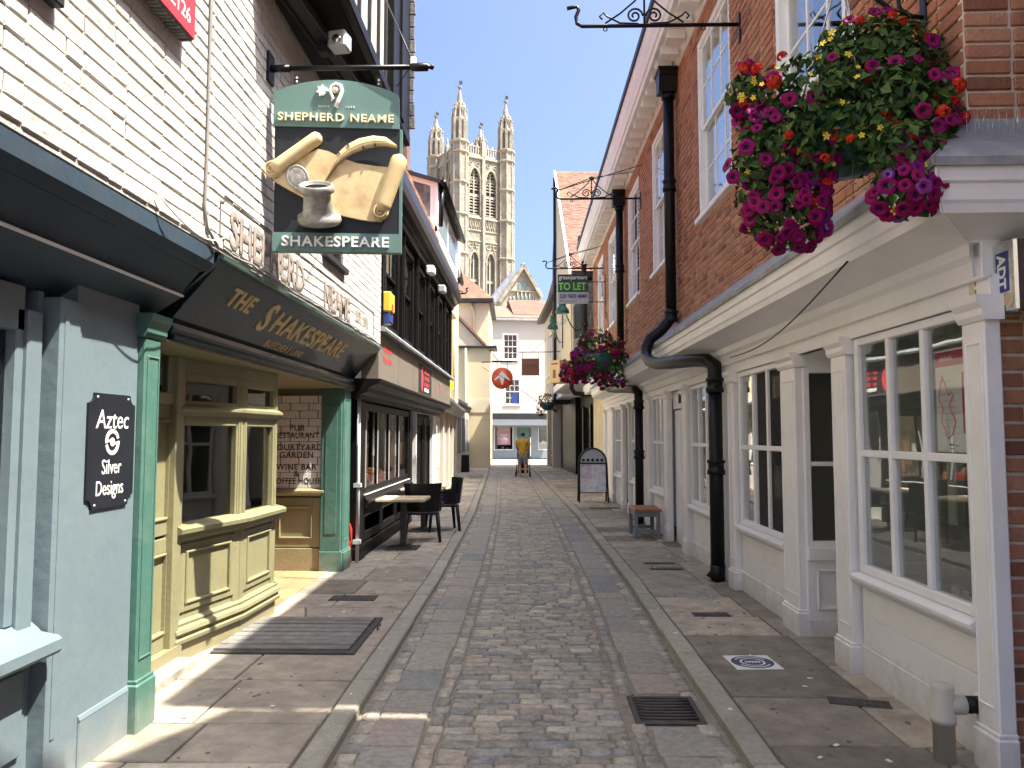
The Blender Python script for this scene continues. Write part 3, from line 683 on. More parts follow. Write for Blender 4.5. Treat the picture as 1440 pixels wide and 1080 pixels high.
SH=[(.08,1.42,3),(2.82,4.22,3),(5.2,6.5,3),(8.25,9.5,3),(11.2,12.0,2),(13.3,14.75,3)]
for a,b,n in SH:
    gridwin(MR,A,a,b,.745,2.30,n,2,-.01,fw=.055,bw=.045,name='shop_window',zs=[.8,1.53,2.245],fd=.06); riser(a-.02,b+.02); sill(a-.02,b+.02)
    roombox(MR,A,max(a-.08,.12),b+.1,.3,2.3,1.25,'room',o=-.09)
PIL=[(-.13,.04),(1.46,1.70),(2.44,2.78),(4.26,4.46),(5.0,5.17),(6.54,6.84),(7.9,8.2),(9.54,9.85),(10.9,11.15),(12.05,12.2),(13.0,13.25),(14.8,15.1),(16.5,16.9)]
for a,b in PIL: pilaster(MR,A,a,b,.05,2.32,.035,back=-.05)
part('wall',MB(MR).box(4.46,5.0,-.12,-.02,.05,2.3).box(9.85,10.9,-.12,-.02,.05,2.3).box(15.1,16.5,-.12,-.02,.05,2.3).box(12.2,13.,-.5,-.4,.05,2.3),'white',A)
# recessed glazed lobby between the first two windows
M2=FR(MR@Vector((2.42,-.03,0)),MR.to_3x3()@Vector((0,-1,0)),MR.to_3x3()@Vector((-1,0,0)))   # far cheek facing the camera
gridwin(M2,A,.0,.95,.76,2.2,1,2,-.0,fw=.05,bw=.035,name='lobby_window',zs=[.81,1.42,2.15],g=GLP)
mb=MB(M2); panelled(M2,mb,.0,.95,.2,.66,0.); mb.box(0,.95,-.03,.012,.05,.2,.004); mb.box(0,.95,-.03,.03,.66,.76,.006); part('lobby_panel',mb,'white',A); part('lobby_header',MB(M2).box(0,.95,-.03,.0,2.2,2.42),'white',A)
roombox(M2,A,.05,.95,.4,2.2,1.2,'dark',o=-.04)
part('lobby',MB(MR).box(1.62,2.5,-1.05,-1.0,.05,2.4).box(1.62,1.66,-1.0,-.06,.05,2.4).box(1.6,2.5,-1.0,-.06,2.36,2.4),'white',A)
# panelled door with small fanlight further along
dr=part('door',MB(MR).box(6.88,7.86,-.12,-.08,.06,2.02,.004).box(6.98,7.3,-.081,-.07,.25,.95,.006).box(7.42,7.76,-.081,-.07,.25,.95,.006).box(6.98,7.3,-.081,-.07,1.1,1.9,.006).box(7.42,7.76,-.081,-.07,1.1,1.9,.006),'white',A)
part('handle',MB(MR).lathe([(.0,0),(.022,.005),(.026,.03),(.014,.045)],M=Matrix.Translation((7.02,-.07,1.0))@Matrix.Rotation(R(-90),4,'X')),'black',dr)
part('fanlight',MB(MR).box(6.86,7.88,-.11,-.06,2.04,2.32).box(7.0,7.4,-.061,-.055,2.1,2.26),['white'],A)
part('vent',MB(MR).box(7.05,7.45,-.056,-.05,2.11,2.25),'dark',A)
# things standing inside the two near shops
part('counter',MB(MR).box(.3,1.2,-1.1,-.7,.3,.85,.01),'roomg',A)
def shopthing(name,label,cat,build,m):
    mb=MB(MR); build(mb); return solo(name,mb,m,label,cat)
shopthing('display_board','plain grey board leaning inside the near shop window','board',lambda b:b.box(.55,.95,-.32,-.30,.76,1.12,.004),'slate')
part('partition',MB(MR).box(.92,1.0,-.62,-.55,.3,2.1,.01).box(1.22,1.32,-.62,-.55,.3,2.1,.01).box(.60,.66,-.62,-.55,.3,2.1,.01).box(.55,1.4,-.62,-.53,2.1,2.3,.01).box(.66,.92,-.6,-.57,.3,1.15,.01).box(1.0,1.22,-.6,-.57,.3,1.0,.01).box(.66,.92,-.6,-.57,1.62,1.66,.004),'roomg',A)
t=thing('fruit_bowl','blue bowl heaped with greenery on the near window ledge','bowl',tuple(MR@Vector((.26,-.22,.745))))
M3=Matrix.Translation(MR@Vector((.26,-.22,.745)))
part('bowl',MB(M3).lathe([(.05,0),(.055,.012),(.12,.05),(.135,.075),(.128,.077),(.1,.05),(.0,.03)],n=20),mat('blue_glaze',(.05,.22,.32),rough=.3),t)
mb=MB(M3); rr=random.Random(2)
for i in range(40):
    a=rr.uniform(0,6.3); r_=rr.uniform(0,.1); z=.06+rr.uniform(0,.1)*(1-r_/.13); mb.box(-.02,.02,-.014,.014,-.006,.006,.004,M=Matrix.Translation((r_*math.cos(a),r_*math.sin(a),z))@Euler((rr.uniform(-1,1),rr.uniform(-1,1),a)).to_matrix().to_4x4())
part('greenery',mb,'leaf',t,kind='stuff')
mb=MB(MR); mb.box(2.0,2.26,-.45,-.2,.78,.80,.004,M=Matrix.Rotation(0,4,'Z')); 
solo('paper_stack',MB().box(2.38,2.62,6.35,6.6,.79,.80).box(2.4,2.6,6.36,6.58,.80,.812).box(2.42,2.63,6.37,6.6,.812,.82).box(2.36,2.66,6.33,6.62,.766,.79),'parchl','fan of buff paper sheets behind the dark lobby glass','paper')
# poster map in the near window
t=thing('map_poster','white map poster with a crimson header hanging in the near shop window','poster',tuple(MR@Vector((.30,-.06,1.56))))
part('sheet',MB(MR).box(.155,.47,-.052,-.049,1.56,2.11),'paper',t)
mb=MB(MR); mb.box(.16,.465,-.0489,-.0478,2.02,2.10); mb.box(.16,.215,-.0489,-.0478,1.66,1.98); part('header',mb,'crimson',t)
rt=[(.40,1.965),(.425,1.90),(.44,1.84),(.40,1.80),(.42,1.72),(.40,1.70),(.36,1.63),(.31,1.66),(.28,1.72),(.33,1.79),(.34,1.81),(.30,1.86),(.315,1.88),(.345,1.86),(.37,1.92),(.40,1.965)]
part('route',MB(MR).tube([(a,-.0475,z) for a,z in rt],.0045,4),'rose',t)
mb=MB(MR); mb.lathe([(0,0),(.012,0),(.012,.002),(0,.002)],M=Matrix.Translation((.40,-.0475,1.965))@Matrix.Rotation(R(-90),4,'X'),n=10)
for i in range(7): mb.box(.30+i*.018,.312+i*.018,-.0478,-.047,2.05,2.05+.02*(1+(i*3%2)*.5))
part('mark',mb,'pink',t)
mb=MB(MR)
for i in range(9): 
    z=1.66+i*.035; mb.box(.24+.02*(i%3),.45-.015*(i%4),-.0489,-.0484,z,z+.0012)
mb.box(.31,.35,-.0489,-.048,1.595,1.604).box(.26,.30,-.0489,-.048,1.593,1.597).box(.31,.345,-.0489,-.048,1.575,1.581); part('street_lines',mb,'dkprint',t)
s=solo('window_sticker',MB(MR).box(.145,.185,-.075,-.071,.80,.93),'paper','white window card with a crimson corner low in the near window','card'); 
part('mark',MB(MR).box(.148,.182,-.0489,-.0478,.885,.915),'crimson',s)
# drainpipes
def downpipe(a,label,hop=6.85,z=.08,bend=True,r=.078,bk='black',A2=None,end=True):
    t=thing('drainpipe',label,'drainpipe',tuple(MR@Vector((a,.10,z))),'black drainpipes on the brick building' if 0 else None)
    q=lambda a_,o,zz:tuple(MR@Vector((a_,o,zz)))
    mb=MB(MR); mb.prism([(-.17,hop),(.17,hop),(.17,hop-.06),(.13,hop-.09),(.1,hop-.30),(-.1,hop-.30),(-.13,hop-.09),(-.17,hop-.06)],.02,.27,ax=1); mb.box(-.19,.19,.01,.29,hop-.01,hop+.03,.008)
    mb.v=[tuple(Vector(v)+(MR.to_3x3()@Vector((a+2.3,0,0)))) for v in mb.v]; part('hopper',mb,bk,t)
    # upper run, swan neck round the cornice, lower run
    u=a+2.3; qq=lambda f,o,zz:tuple(MR@Vector((a+2.3*f,o,zz)))
    nk=[qq(1,.12,3.42),qq(1,.15,3.26),qq(1,.27,3.12),qq(1,.42,3.0),qq(1,.475,2.88),qq(.97,.485,2.76),qq(.88,.475,2.66),qq(.7,.43,2.59),qq(.45,.35,2.55),qq(.2,.24,2.52),qq(.06,.15,2.49),qq(.0,.10,2.41),qq(0,.10,2.28),qq(0,.10,2.15)]
    part('upper_pipe',MB().tube([qq(1,.12,hop-.28),qq(1,.12,3.38)],r,12),bk,t); part('swan_neck',MB().tube(nk,r*1.02,12),bk,t)
    part('lower_pipe',MB().tube([q(a,.10,2.2),q(a,.10,z)],r,12),bk,t)
    for zz,o in((hop-.3,.12),(5.2,.12),(3.32,.12),(2.2,.1),(1.3,.1)):
        part('collar',MB().lathe([(r,0),(r*1.28,0),(r*1.28,.05),(r*1.12,.06),(r*1.12,.12),(r*1.28,.13),(r*1.28,.16),(r,.16)],c=q(a+(2.3 if zz>2.5 else 0),o,zz-.08),n=12),bk,t)
    part('shoe',MB().tube([q(a,.10,z+.16),q(a,.105,z+.07),q(a,.16,z)],r*1.1,12),bk,t)
    return t
downpipe(4.73,'nearest tall black drainpipe swinging round the white cornice by the first shop')
downpipe(10.25,'second black drainpipe passing behind the farther flower basket and the bench')
# alarm box, steel, on the south face
t=thing('alarm_box','shiny steel alarm box with blue lettering fixed to the brick corner','alarm box',(2.36,3.72,2.2))
mb=MB(); mb.box(2.255,2.6,3.60,3.80,2.225,2.575,.012); part('case',mb,'steel',t)
part('badge',MB().box(2.2515,2.2555,3.655,3.745,2.33,2.52),'bluep',t)
part('lettering',MB().text('ADT',.085,TM((2.1862,3.676,2.335),(0,0,1),(0,1,0)) if 0 else TM((2.251,3.731,2.425),(0,0,-1),(0,-1,0)),.001,bold=.003,sx=.95),'letterw',t)
part('sticker',MB().prism([(3.66+.035*math.cos(k*.393),2.285+.035*math.sin(k*.393)) for k in range(16)],2.2518,2.2545,ax=0),'parchl',t)
# beige soil pipe
t=thing('waste_pipe','short beige upright waste pipe with a black elbow at the brick corner','pipe',(2.02,3.74,.07))
part('pipe',MB().lathe([(.05,0),(.05,.19),(.058,.19),(.058,.215),(.052,.22),(.052,.36),(.045,.372),(0,.374)],c=(2.02,3.93,.06),n=16),'pipec',t)
part('branch',MB().tube([(2.03,3.93,.33),(2.08,3.93,.335),(2.12,3.93,.335)],.048,12),'pipec',t); part('elbow',MB().tube([(2.12,3.93,.335),(2.21,3.93,.335)],.042,12),'black',t)
part('flange',MB().tube([(2.19,3.93,.335),(2.205,3.93,.335)],.06,14),'letterw',t)
# sagging cable under the cornice
pts=[]
for i in range(15):
    k=i/14; pts.append(tuple(MR@Vector((.65+3.6*k,.34-.28*k,2.66-.2*k-.12*math.sin(math.pi*k)))))
solo('cable',MB().tube(pts,.006,5),'black','black cable sagging under the white shop cornice','cable')
# neighbouring building south of the passage (outside the frame): it shades the near road
N=thing('neighbour_building','plain brick building across the side passage on the near right','building',(2.3,-1,0))
part('wall',MB().box(2.36,9,-5,3.32,0,7.6),'brick',N); part('roof',MB().prism([(-5.1,7.6),(3.34,7.6),(3.34,7.75),(-.9,10.9),(-5.1,7.75)],2.3,9.2,ax=0),'tile',N)
# ------------------------------------------------------------ left: blue shopfront
B1=thing('blue_shop','pale blue painted shopfront with a dark overhanging fascia on the near left','shop',(-2.15,3.0,0))
ML=FR((-2.15,0,0),(0,1),(1,0))      # x = world Y, y = outward from the blue wall
mb=MB(ML); mb.box(3.60,4.18,-.3,.0,.0,2.5); part('wall',mb,'blue',B1)
mb=MB(ML); mb.box(3.72,4.175,-.01,.012,.05,.30,.006); mb.mould([(0,.295),(.014,.295),(.006,.315),(0,.318)],3.72,4.175); part('plinth',mb,'blue',B1)
mb=MB(ML); mb.box(3.44,3.60,-.3,.022,.0,2.28,.006).box(3.60,3.63,-.05,.010,.0,2.28,.004).box(3.47,3.50,.02,.028,.3,2.2,.003); part('pilaster',mb,'blue',B1)
mb=MB(ML); mb.box(3.40,3.44,-.3,-.06,.0,2.3); mb.box(3.30,3.40,-.14,-.03,.79,2.2,.008).box(3.25,3.30,-.14,-.05,.84,2.2,.006).box(-1.5,3.3,-.14,-.05,2.1,2.3,.006).box(2.2,2.3,-.14,-.04,.8,2.1,.006).box(-1.5,-1.4,-.14,-.04,.8,2.1,.006); 
f=part('shop_window',mb,'blue',B1); pane(ML,f,2.3,3.25,.84,2.1,-.1,GLP); pane(ML,f,-1.4,2.2,.84,2.1,-.1,GLP)
roombox(ML,B1,-1.4,3.3,.5,2.2,1.5,'dark',o=-.14)
mb=MB(ML); mb.mould([(-.14,.70),(.085,.70),(.095,.715),(.095,.76),(.08,.775),(.0,.79),(-.02,.81),(-.06,.84),(-.14,.84)],-1.5,3.42); part('sill',mb,'blue',B1)
mb=MB(ML); mb.box(-1.5,3.40,-.3,-.05,0,.70); mb.box(-1.5,3.36,-.05,-.03,.28,.64,.006).box(-1.5,3.4,-.05,.0,0,.16,.006); part('stall_riser',mb,'blue',B1)
# overhanging fascia: cove above, flat board, soffit
mb=MB(ML); mb.mould([(.29,2.74),(.285,2.66),(.26,2.62),(.10,2.60),(-.3,2.60),(-.3,2.74)],-1.5,4.47); part('cove',mb,'bluedk',B1)
mb=MB(ML); mb.mould([(.10,2.60),(.235,2.615),(.14,2.50),(.125,2.475),(.10,2.47)],-1.5,4.42); part('fascia',mb,'bluedk',B1)
mb=MB(ML); mb.mould([(.09,2.47),(.135,2.468),(.142,2.455),(.13,2.448),(-.13,2.28),(-.3,2.28),(-.3,2.47)],-1.5,4.40); part('soffit',mb,'bluedk',B1)
part('edge_trim',MB(ML).box(-1.5,4.40,.128,.147,2.449,2.462,.003),'letterw',B1)
# black sign plaque with scooped corners
def plaque():
    t=thing('sign_plaque','black plaque with scooped corners and white silver shop lettering on the pale blue wall','sign',(-2.15,3.94,1.3))
    a0,a1,z0,z1,r=3.705,4.145,1.285,1.86,.052; pts=[]
    for (cx_,cz,s,e) in((a0,z0,90,0),(a1,z0,180,90),(a1,z1,270,180),(a0,z1,360,270)):
        for i in range(6):
            q=R(s+(e-s)*i/5); pts.append((cx_+r*math.cos(q),cz+r*math.sin(q)))
    # order: walk the outline counter clockwise
    pts=pts[0:6]+pts[6:12]+pts[12:18]+pts[18:24]
    part('board',MB(ML).prism(pts,.001,.012,ax=1),'navy',t)
    T=lambda a,z:TM((-2.15+.0125,a,z),(0,1,0),(0,0,1))
    c=(a0+a1)/2
    mb=MB().text('Aztec',.135,T(c,1.685),.002,sx=.98,shear=.12); part('lettering',mb,'letterw',t)
    mb=MB().text('Silver',.105,T(c,1.455),.002,sx=.8).text('Designs',.105,T(c-.01,1.35),.002,sx=.8); part('lettering',mb,'letterw',t)
    mb=MB(); M=Matrix(((0,0,1,-2.15),(1,0,0,c),(0,1,0,1.615),(0,0,0,1)))   # local x->Y, y->Z, z->X
    mb.M=M
    ring(mb,.046,.066,.012,.0145,n=36,a0=R(20),a1=R(185)); ring(mb,.046,.066,.012,.0145,n=36,a0=R(195),a1=R(365)); ring(mb,0,.022,.012,.0145,n=14)
    mb.box(-.066,-.02,.0,.012,.012,.0146).box(.02,.066,-.012,.0,.012,.0146); part('emblem',mb,'letterw',t)
    for a,z in((a0+.075,z1-.02),(a1-.075,z1-.02),(a0+.075,z0+.02),(a1-.075,z0+.02)): part('screw',MB(ML).lathe([(.006,0),(.005,.003),(0,.004)],M=Matrix.Translation((a,.012,z))@Matrix.Rotation(R(-90),4,'X'),n=8),'letterw',t)
plaque()
# ------------------------------------------------------------ left: the pub
P=thing('public_house','white painted brick pub with olive green bay window, teal pilasters and a raked dark fascia','building',(-2.2,4.6,0))
MW=FR((-1.85,0,0),(0,1),(1,0)); wa0,wa1,wzz0,wzz1=-1.5,9.5,2.75,4.80
win=(6.80,7.55,3.30,4.1); win0=(1.6,2.82,3.36,4.5)
HW_=[(*win[:2],win[2]-.05,win[3]),(*win0[:2],win0[2]-.05,win0[3])]
mb=MB(MW); holes(mb,wa0,wa1,wzz0,5.6,-.35,-.008,[win,win0]); part('wall',mb,'wmort',P)
rw=random.Random(17); wb=[(a+rw.uniform(-.004,.004),z_+.007*math.sin(a*1.1+z_*2)+rw.uniform(-.003,.003),w_+rw.uniform(-.008,.002),h_+rw.uniform(-.006,.001)) for a,z_,w_,h_ in bond(wa0,wa1,wzz0+.02,5.5,HW_,course=.079,L=.235,gap=.003)]
lay_bricks('brick',[(MW,wb)],P,'wbrick',.0017,.002,.006,h0=.076)
part('end_wall',MB().box(-4.6,-1.862,9.2,9.48,2.75,5.6),'wmort',P)
def lowin(w_):
    mb=MB(MW); a,b,z0,z1=w_; mb.box(a,a+.05,-.1,-.02,z0,z1,.004).box(b-.05,b,-.1,-.02,z0,z1,.004).box(a+.05,b-.05,-.1,-.02,z1-.05,z1,.004).box(a+.05,b-.05,-.1,-.02,z0,z0+.05,.004).box((a+b)/2-.015,(a+b)/2+.015,-.09,-.03,z0+.05,z1-.05,.004); mb.box(a-.04,b+.04,-.05,.05,z0-.06,z0-.001,.006)
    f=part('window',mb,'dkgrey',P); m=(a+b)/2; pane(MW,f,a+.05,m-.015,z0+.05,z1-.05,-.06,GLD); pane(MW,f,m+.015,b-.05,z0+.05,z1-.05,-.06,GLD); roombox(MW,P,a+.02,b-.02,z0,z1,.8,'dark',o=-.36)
lowin(win); lowin(win0)
# painted wall lettering with its border
pm=mat('faded_brown_paint',(.28,.23,.195),v=.4,sc=12,rough=.8); pm2=mat('worn_outline_paint',(.13,.11,.10),v=.4,sc=24,rough=.8)
for tx,sz,yy,zz,sx_ in(('SHEPHERD',.315,4.64,2.825,1.02),('NEAME',.315,6.82,2.825,.98),('EST. 1698',.17,8.12,2.87,.86)):
    part('painted_lettering',MB().text(tx,sz,TM((-1.8430,yy,zz),(0,1,0),(0,0,1)),.0006,align='LEFT',sx=sx_,bold=.003,sp=1.04),pm,P)
    if sz>.2: part('lettering_shadow',MB().text(tx,sz,TM((-1.8438,yy+.014,zz-.012),(0,1,0),(0,0,1)),.0006,align='LEFT',sx=sx_,bold=.008,sp=1.04),pm2,P)
mb=MB(MW); b0,b1,q0,q1=4.5,9.05,2.79,3.10
cor=[(b0+.06,q0),(b1-.06,q0),(b1,q0+.05),(b1,q1-.05),(b1-.06,q1),(b0+.06,q1),(b0+.06,q1-.04),(b0,q1-.05),(b0,q0+.05),(b0+.06,q0+.04)]
mb.tube([(a,.0065,z) for a,z in cor],.004,4,closed=True,sm=False); part('painted_border',mb,pm2,P)
# jettied upper storey: raked soffit, beam, lit timber front
JM=FR((-1.4,0,0),(0,1),(1,0)); j0,j1=4.9,8.62
mb=MB(MW); mb.mould([(-.02,4.79),(.45,5.0),(.45,5.12),(-.02,5.12)],j0,j1); part('jetty_soffit',mb,'blackw',P)
mb=MB(JM); mb.box(j0,7.42,-.2,-.02,5.0,9.0); part('jetty_wall',mb,'creamw',P)
for a,wd in((j0+.06,.12),(5.75,.03),(6.15,.03),(6.55,.03),(6.95,.03),(7.3,.035)): part('stud',MB(JM).box(a-wd/2,a+wd/2,-.03,.012,5.02,9,.004),'dkgrey',P)
part('corner_timber',MB(JM).box(7.44,j1,-.25,.03,4.98,9.0,.01).box(7.42,7.6,-.2,.06,5.0,9,.006).box(7.95,8.1,-.2,.055,5.0,9,.006),'blackw',P)
rr=random.Random(8); 
for i in range(26): part('hung_tile',MB(JM).box(j1-.02,j1+.012+rr.uniform(0,.02),-.1,.07+rr.uniform(0,.02),5.15+i*.15,5.285+i*.15,.004),'slate',P)
part('bressumer',MB(JM).box(j0,j1,-.05,.035,4.94,5.06,.012),'blackw',P)
# beam slung under the soffit
mb=MB(); p,q=Vector((-1.72,4.95,4.80)),Vector((-1.47,8.3,4.91)); d=(q-p).normalized(); M=TM(p,d,(0,0,1)); 
mb.M=M; L_=(q-p).length; mb.box(0,L_,-.06,.05,-.045,.045,.008); mb.box(0,L_,-.075,-.06,.055,.075); mb.box(0,L_,-.07,-.05,-.08,-.06,.004); part('beam',mb,'dkgrey',P)
# roof above
part('roof',MB().prism([(-1.15,8.9),(-4.6,12.4),(-4.6,8.9)],-1.5,8.8,ax=1),'tile',P); part('upper_wall',MB().box(-4.6,-1.42,8.0,8.55,4.9,8.9).box(-4.6,-1.9,-1.5,4.9,5.6,8.9),'creamw',P)
# raked fascia
fz0,fz1=(-2.19,2.33),(-1.87,2.715)
mb=MB(); mb.prism([fz0,(-1.875,2.70),(-1.865,2.735),(-1.90,2.755),(-2.24,2.37)],4.60,9.50,ax=1)
part('fascia',mb,'teald',P,label='raked dark teal fascia board with gilt lettering')
part('fascia_capping',MB().prism([(-1.895,2.712),(-1.852,2.715),(-1.845,2.735),(-1.865,2.75),(-1.90,2.75)],4.58,9.54,ax=1),'tealsign',P)
fx=Vector((0,1,0)); fy=Vector((.315,0,.37)).normalized(); 
def ft(y,t):  # t along the rake from the bottom
    p=Vector((-2.19,y,2.33))+fy*t; n=fx.cross(fy); return p+n*.004
FTM=lambda y,t:TM(ft(y,t),fx,fy)
mb=MB().text('THE',.19,FTM(5.03,.255),.012,align='LEFT',bold=.004,sx=1.15,sp=1.1); part('lettering',mb,'gold',P); mb=MB().text('S',.35,FTM(5.74,.17),.012,align='LEFT',bold=.006,sx=1.05); mb.text('HAKESPEARE',.265,FTM(5.985,.195),.012,align='LEFT',bold=.005,sx=1.36,sp=1.1)
part('lettering',mb,'gold',P); part('lettering',MB().text('BUTCHERY LANE',.1,FTM(6.15,.055),.006,align='LEFT',sx=1.15,sp=1.15),'gold',P)
part('fascia_end',MB().prism([(-2.25,2.34),(-1.87,2.70),(-1.87,2.76),(-2.3,2.76)],4.545,4.598,ax=1),'teald',P); part('fascia_end',MB().prism([(-2.25,2.34),(-1.87,2.70),(-1.87,2.76),(-2.3,2.76)],9.502,9.55,ax=1),'teald',P)
part('frieze_mould',MB().prism([(-2.5,2.22),(-2.13,2.22),(-2.12,2.245),(-2.15,2.26),(-2.13,2.29),(-2.14,2.325),(-2.5,2.33)],4.55,9.45,ax=1),'teald',P)
part('porch_ceiling',MB().box(-3.6,-2.15,4.5,9.4,2.20,2.218),'olive',P)
part('ceiling_block',MB().box(-3.8,-1.92,4.6,9.45,2.70,2.745).box(-3.8,-2.26,4.6,9.45,2.33,2.70),'dark',P)
# teal pilasters
MT=FR((-2.16,0,0),(0,1),(1,0))
pilaster(MT,P,4.185,4.36,.05,2.32,.05,'teal',base=.27,back=-.35,cap=.13)
M9=FR((-2.45,9.07,0),(1,0),(0,-1))
pilaster(FR((-2.19,0,0),(0,1),(1,0)),P,9.1,9.42,.05,2.3,.0,'teal',base=.24,back=-.28,cap=.12)
mb=MB(M9); mb.box(.0,.24,-.02,.012,.3,2.2,.006).box(-.005,.262,-.02,.03,.05,.3,.006).box(.05,.19,.011,.018,.5,2.0,.004); part('pilaster_face',mb,'teal',P)
# door beside the bay
mb=MB(MT); panelled(MT,mb,4.46,5.42,.2,.95,-.33,rail=.1); panelled(MT,mb,4.46,5.42,.97,1.86,-.33,rail=.1); mb.box(5.3,5.42,-.36,-.28,.05,2.2,.006).box(4.44,4.52,-.36,-.26,.05,2.2,.006).box(4.5,5.3,-.36,-.30,1.86,1.94,.006); mb.box(4.4,5.45,-.4,-.27,.05,.2)
dr=part('door',mb,'olive',P); pane(MT,dr,4.54,5.28,1.95,2.2,-.34,GLP)
part('doorstep',MB().box(-2.6,-2.3,4.45,5.4,.06,.125,.01),'stone',P)
# bay window: three facets
bp=[(-2.48,5.40),(-2.315,6.20),(-2.285,6.96),(-2.8,7.12)]
bay=part('bay_base',MB().prism([(x-.06,y) for x,y in bp[:3]]+[(-2.75,7.1),(-3.1,7.1),(-3.1,5.4)],.05,.16,ax=2),'olive',P)
top=MB().prism([(x,y) for x,y in bp[:3]]+[(-2.75,7.12),(-3.1,7.1),(-3.1,5.4)],2.10,2.219,ax=2); part('bay_frieze',top,'olive',P)
for i in range(3):
    p,q=Vector((*bp[i],0)),Vector((*bp[i+1],0)); d=(q-p); Lf=d.length; d.normalize(); n=Vector((d.y,-d.x,0))
    M=FR(p,d,n); mb=MB(M)
    pw=.085
    for a0,a1 in((0,pw),(Lf-pw,Lf)):
        mb.box(a0,a1,-.09,.0,.16,2.10,.005); mb.box(a0+.018,a0+.036,-.01,.009,1.0,2.05,.004); mb.box(a1-.036,a1-.018,-.01,.009,1.0,2.05,.004)
    mb.box(pw,Lf-pw,-.085,-.0007,1.72,1.80,.006); mb.mould([(-.05,1.79),(.02,1.79),(.035,1.82),(.05,1.83),(.05,1.85),(0,1.875),(-.05,1.88)],-.01,Lf+.01); mb.box(pw,Lf-pw,-.08,-.001,2.04,2.1,.004); mb.box(pw,Lf-pw,-.08,-.001,1.86,1.90,.004)
    f=part('bay_window',mb,'olive',P); pane(M,f,pw,Lf-pw,1.02,1.72,-.045,GLP); pane(M,f,pw,Lf-pw,1.90,2.04,-.045,GLP)
    mb=MB(M); mb.mould([(-.08,.90),(.012,.90),(.02,.915),(.05,.925),(.055,.955),(.085,.965),(.09,.995),(.06,1.012),(0,1.025),(-.08,1.03)],-.035,Lf+.035); part('bay_sill',mb,'olive',P)
    mb=MB(M); mb.box(0,Lf,-.06,-.012,.15,.9); mb.box(0,.07,-.05,-.001,.16,.9,.004).box(Lf-.07,Lf,-.05,-.001,.16,.9,.004)
    panelled(M,mb,.08,Lf-.08,.40,.88,.003,rail=.05,d=.02)
    mb.mould([(-.02,.20),(.045,.20),(.05,.225),(.03,.24),(.035,.262),(.055,.27),(.05,.295),(.02,.31),(.025,.33),(0,.345),(-.02,.35)],-.02,Lf+.02); mb.box(0,Lf,-.05,.012,.05,.2,.004)
    part('bay_panel',mb,'olive',P)
part('bay_interior',MB().box(-3.6,-3.55,5.4,7.1,.9,2.2).box(-3.6,-2.5,5.36,5.4,.9,2.2).box(-3.55,-2.8,7.08,7.12,.1,2.2).box(-3.55,-2.62,5.4,7.0,.86,.9),'dark',P)
# porch: panelled cheek wall with tiled sign
MP=FR((-3.25,9.1,0),(1,0),(0,-1))
mb=MB(MP); mb.box(0,.82,-.2,-.05,.05,2.25); panelled(MP,mb,.2,.80,.34,.92,0.,rail=.1); mb.box(0,.82,-.05,.012,.05,.33,.005); mb.mould([(-.05,.94),(.02,.94),(.03,.965),(.055,.975),(.055,1.0),(0,1.03),(-.05,1.03)],0,.84); mb.box(.80,.84,-.05,.02,1.03,2.2,.004)
part('porch_panelling',mb,'olive',P)
part('porch_back',MB().box(-3.45,-3.35,7.1,9.2,.05,2.2).box(-3.4,-2.9,7.115,7.16,.05,2.2),'dark',P)
ts=part('tiled_sign',MB(MP).box(0,.80,-.05,-.008,1.03,2.12),'dkgrey',P)
rows=12; th=1.09/rows
for j in range(rows):
    x=-.02-(.11 if j%2 else 0)
    while x<.79:
        x0,x1=max(.12,x),min(.79,x+.215)
        if x1-x0>.02: part('tile',MB(MP).box(x0+.0025,x1-.0025,-.008,.003,1.03+j*th+.0025,1.03+(j+1)*th-.0025,.002),'wtile',ts)
        x+=.22
T=lambda a,z:TM((-3.25+a,9.1-.0045,z),(1,0,0),(0,0,1))
mb=MB()
for s_,z in(('PUB',1.705),('RESTAURANT',1.615),('COURTYARD',1.475),('GARDEN',1.385),('WINE BAR',1.245),('&',1.165),('COFFEE HOUSE',1.08)): mb.text(s_,.098,T(.50,z),.0015,bold=.0015,sx=.82 if len(s_)>9 else .98,sp=1.08)
part('sign_lettering',mb,'dkprint',ts)
mb=MB(MP); rr=random.Random(4)
for i in range(24):
    x,z=.25+.48*rr.random(),1.81+.25*rr.random(); l=rr.uniform(.03,.12)
    if i%2: mb.box(x,min(x+l,.74),.003,.0045,z,z+.0035)
    else: mb.box(x,x+.0035,.003,.0045,z,min(z+l*.6,2.08))
part('sign_map',mb,'slate',ts)
# ------------------------------------------------------------ cables, estate sign, floodlight on the white wall
mb=MB(); pts=[(-1.838,4.27,5.0),(-1.836,4.27,4.3),(-1.838,4.275,3.8),(-1.836,4.27,3.2),(-1.838,4.26,2.95),(-1.836,4.30,2.83),(-1.836,4.45,2.76)]
mb.tube(pts,.009,6); mb.tube([(-1.838,4.285,5.0),(-1.837,4.292,3.95),(-1.838,4.27,3.78)],.005,5)
solo('wall_cable',mb,'cable','grey cable running straight down the sunlit white brick wall','cable')
pts=[(-1.83,3.7,2.84)]+[(-1.82+.03*math.sin(math.pi*k/10),3.7+.8*k/10,2.82-.09*math.sin(math.pi*k/10)-.0*k) for k in range(1,11)]
solo('wall_cable',MB().tube(pts,.005,5),'letterw','thin white cable looping over the dark blue fascia','cable')
rr=random.Random(9); pts=[(-1.842+.012*rr.random(),4.55+i*.15,2.775-.02*rr.random()) for i in range(33)]
solo('wall_cable',MB().tube(pts,.008,5),'cable','ragged cable along the top edge of the pub fascia','cable')
t=thing('estate_sign','red and white wooden sign box high on the white brick wall with phone number','sign',(-1.82,3.6,3.72))
mb=MB(); mb.box(-1.845,-1.775,2.6,3.93,3.725,4.4,.01)
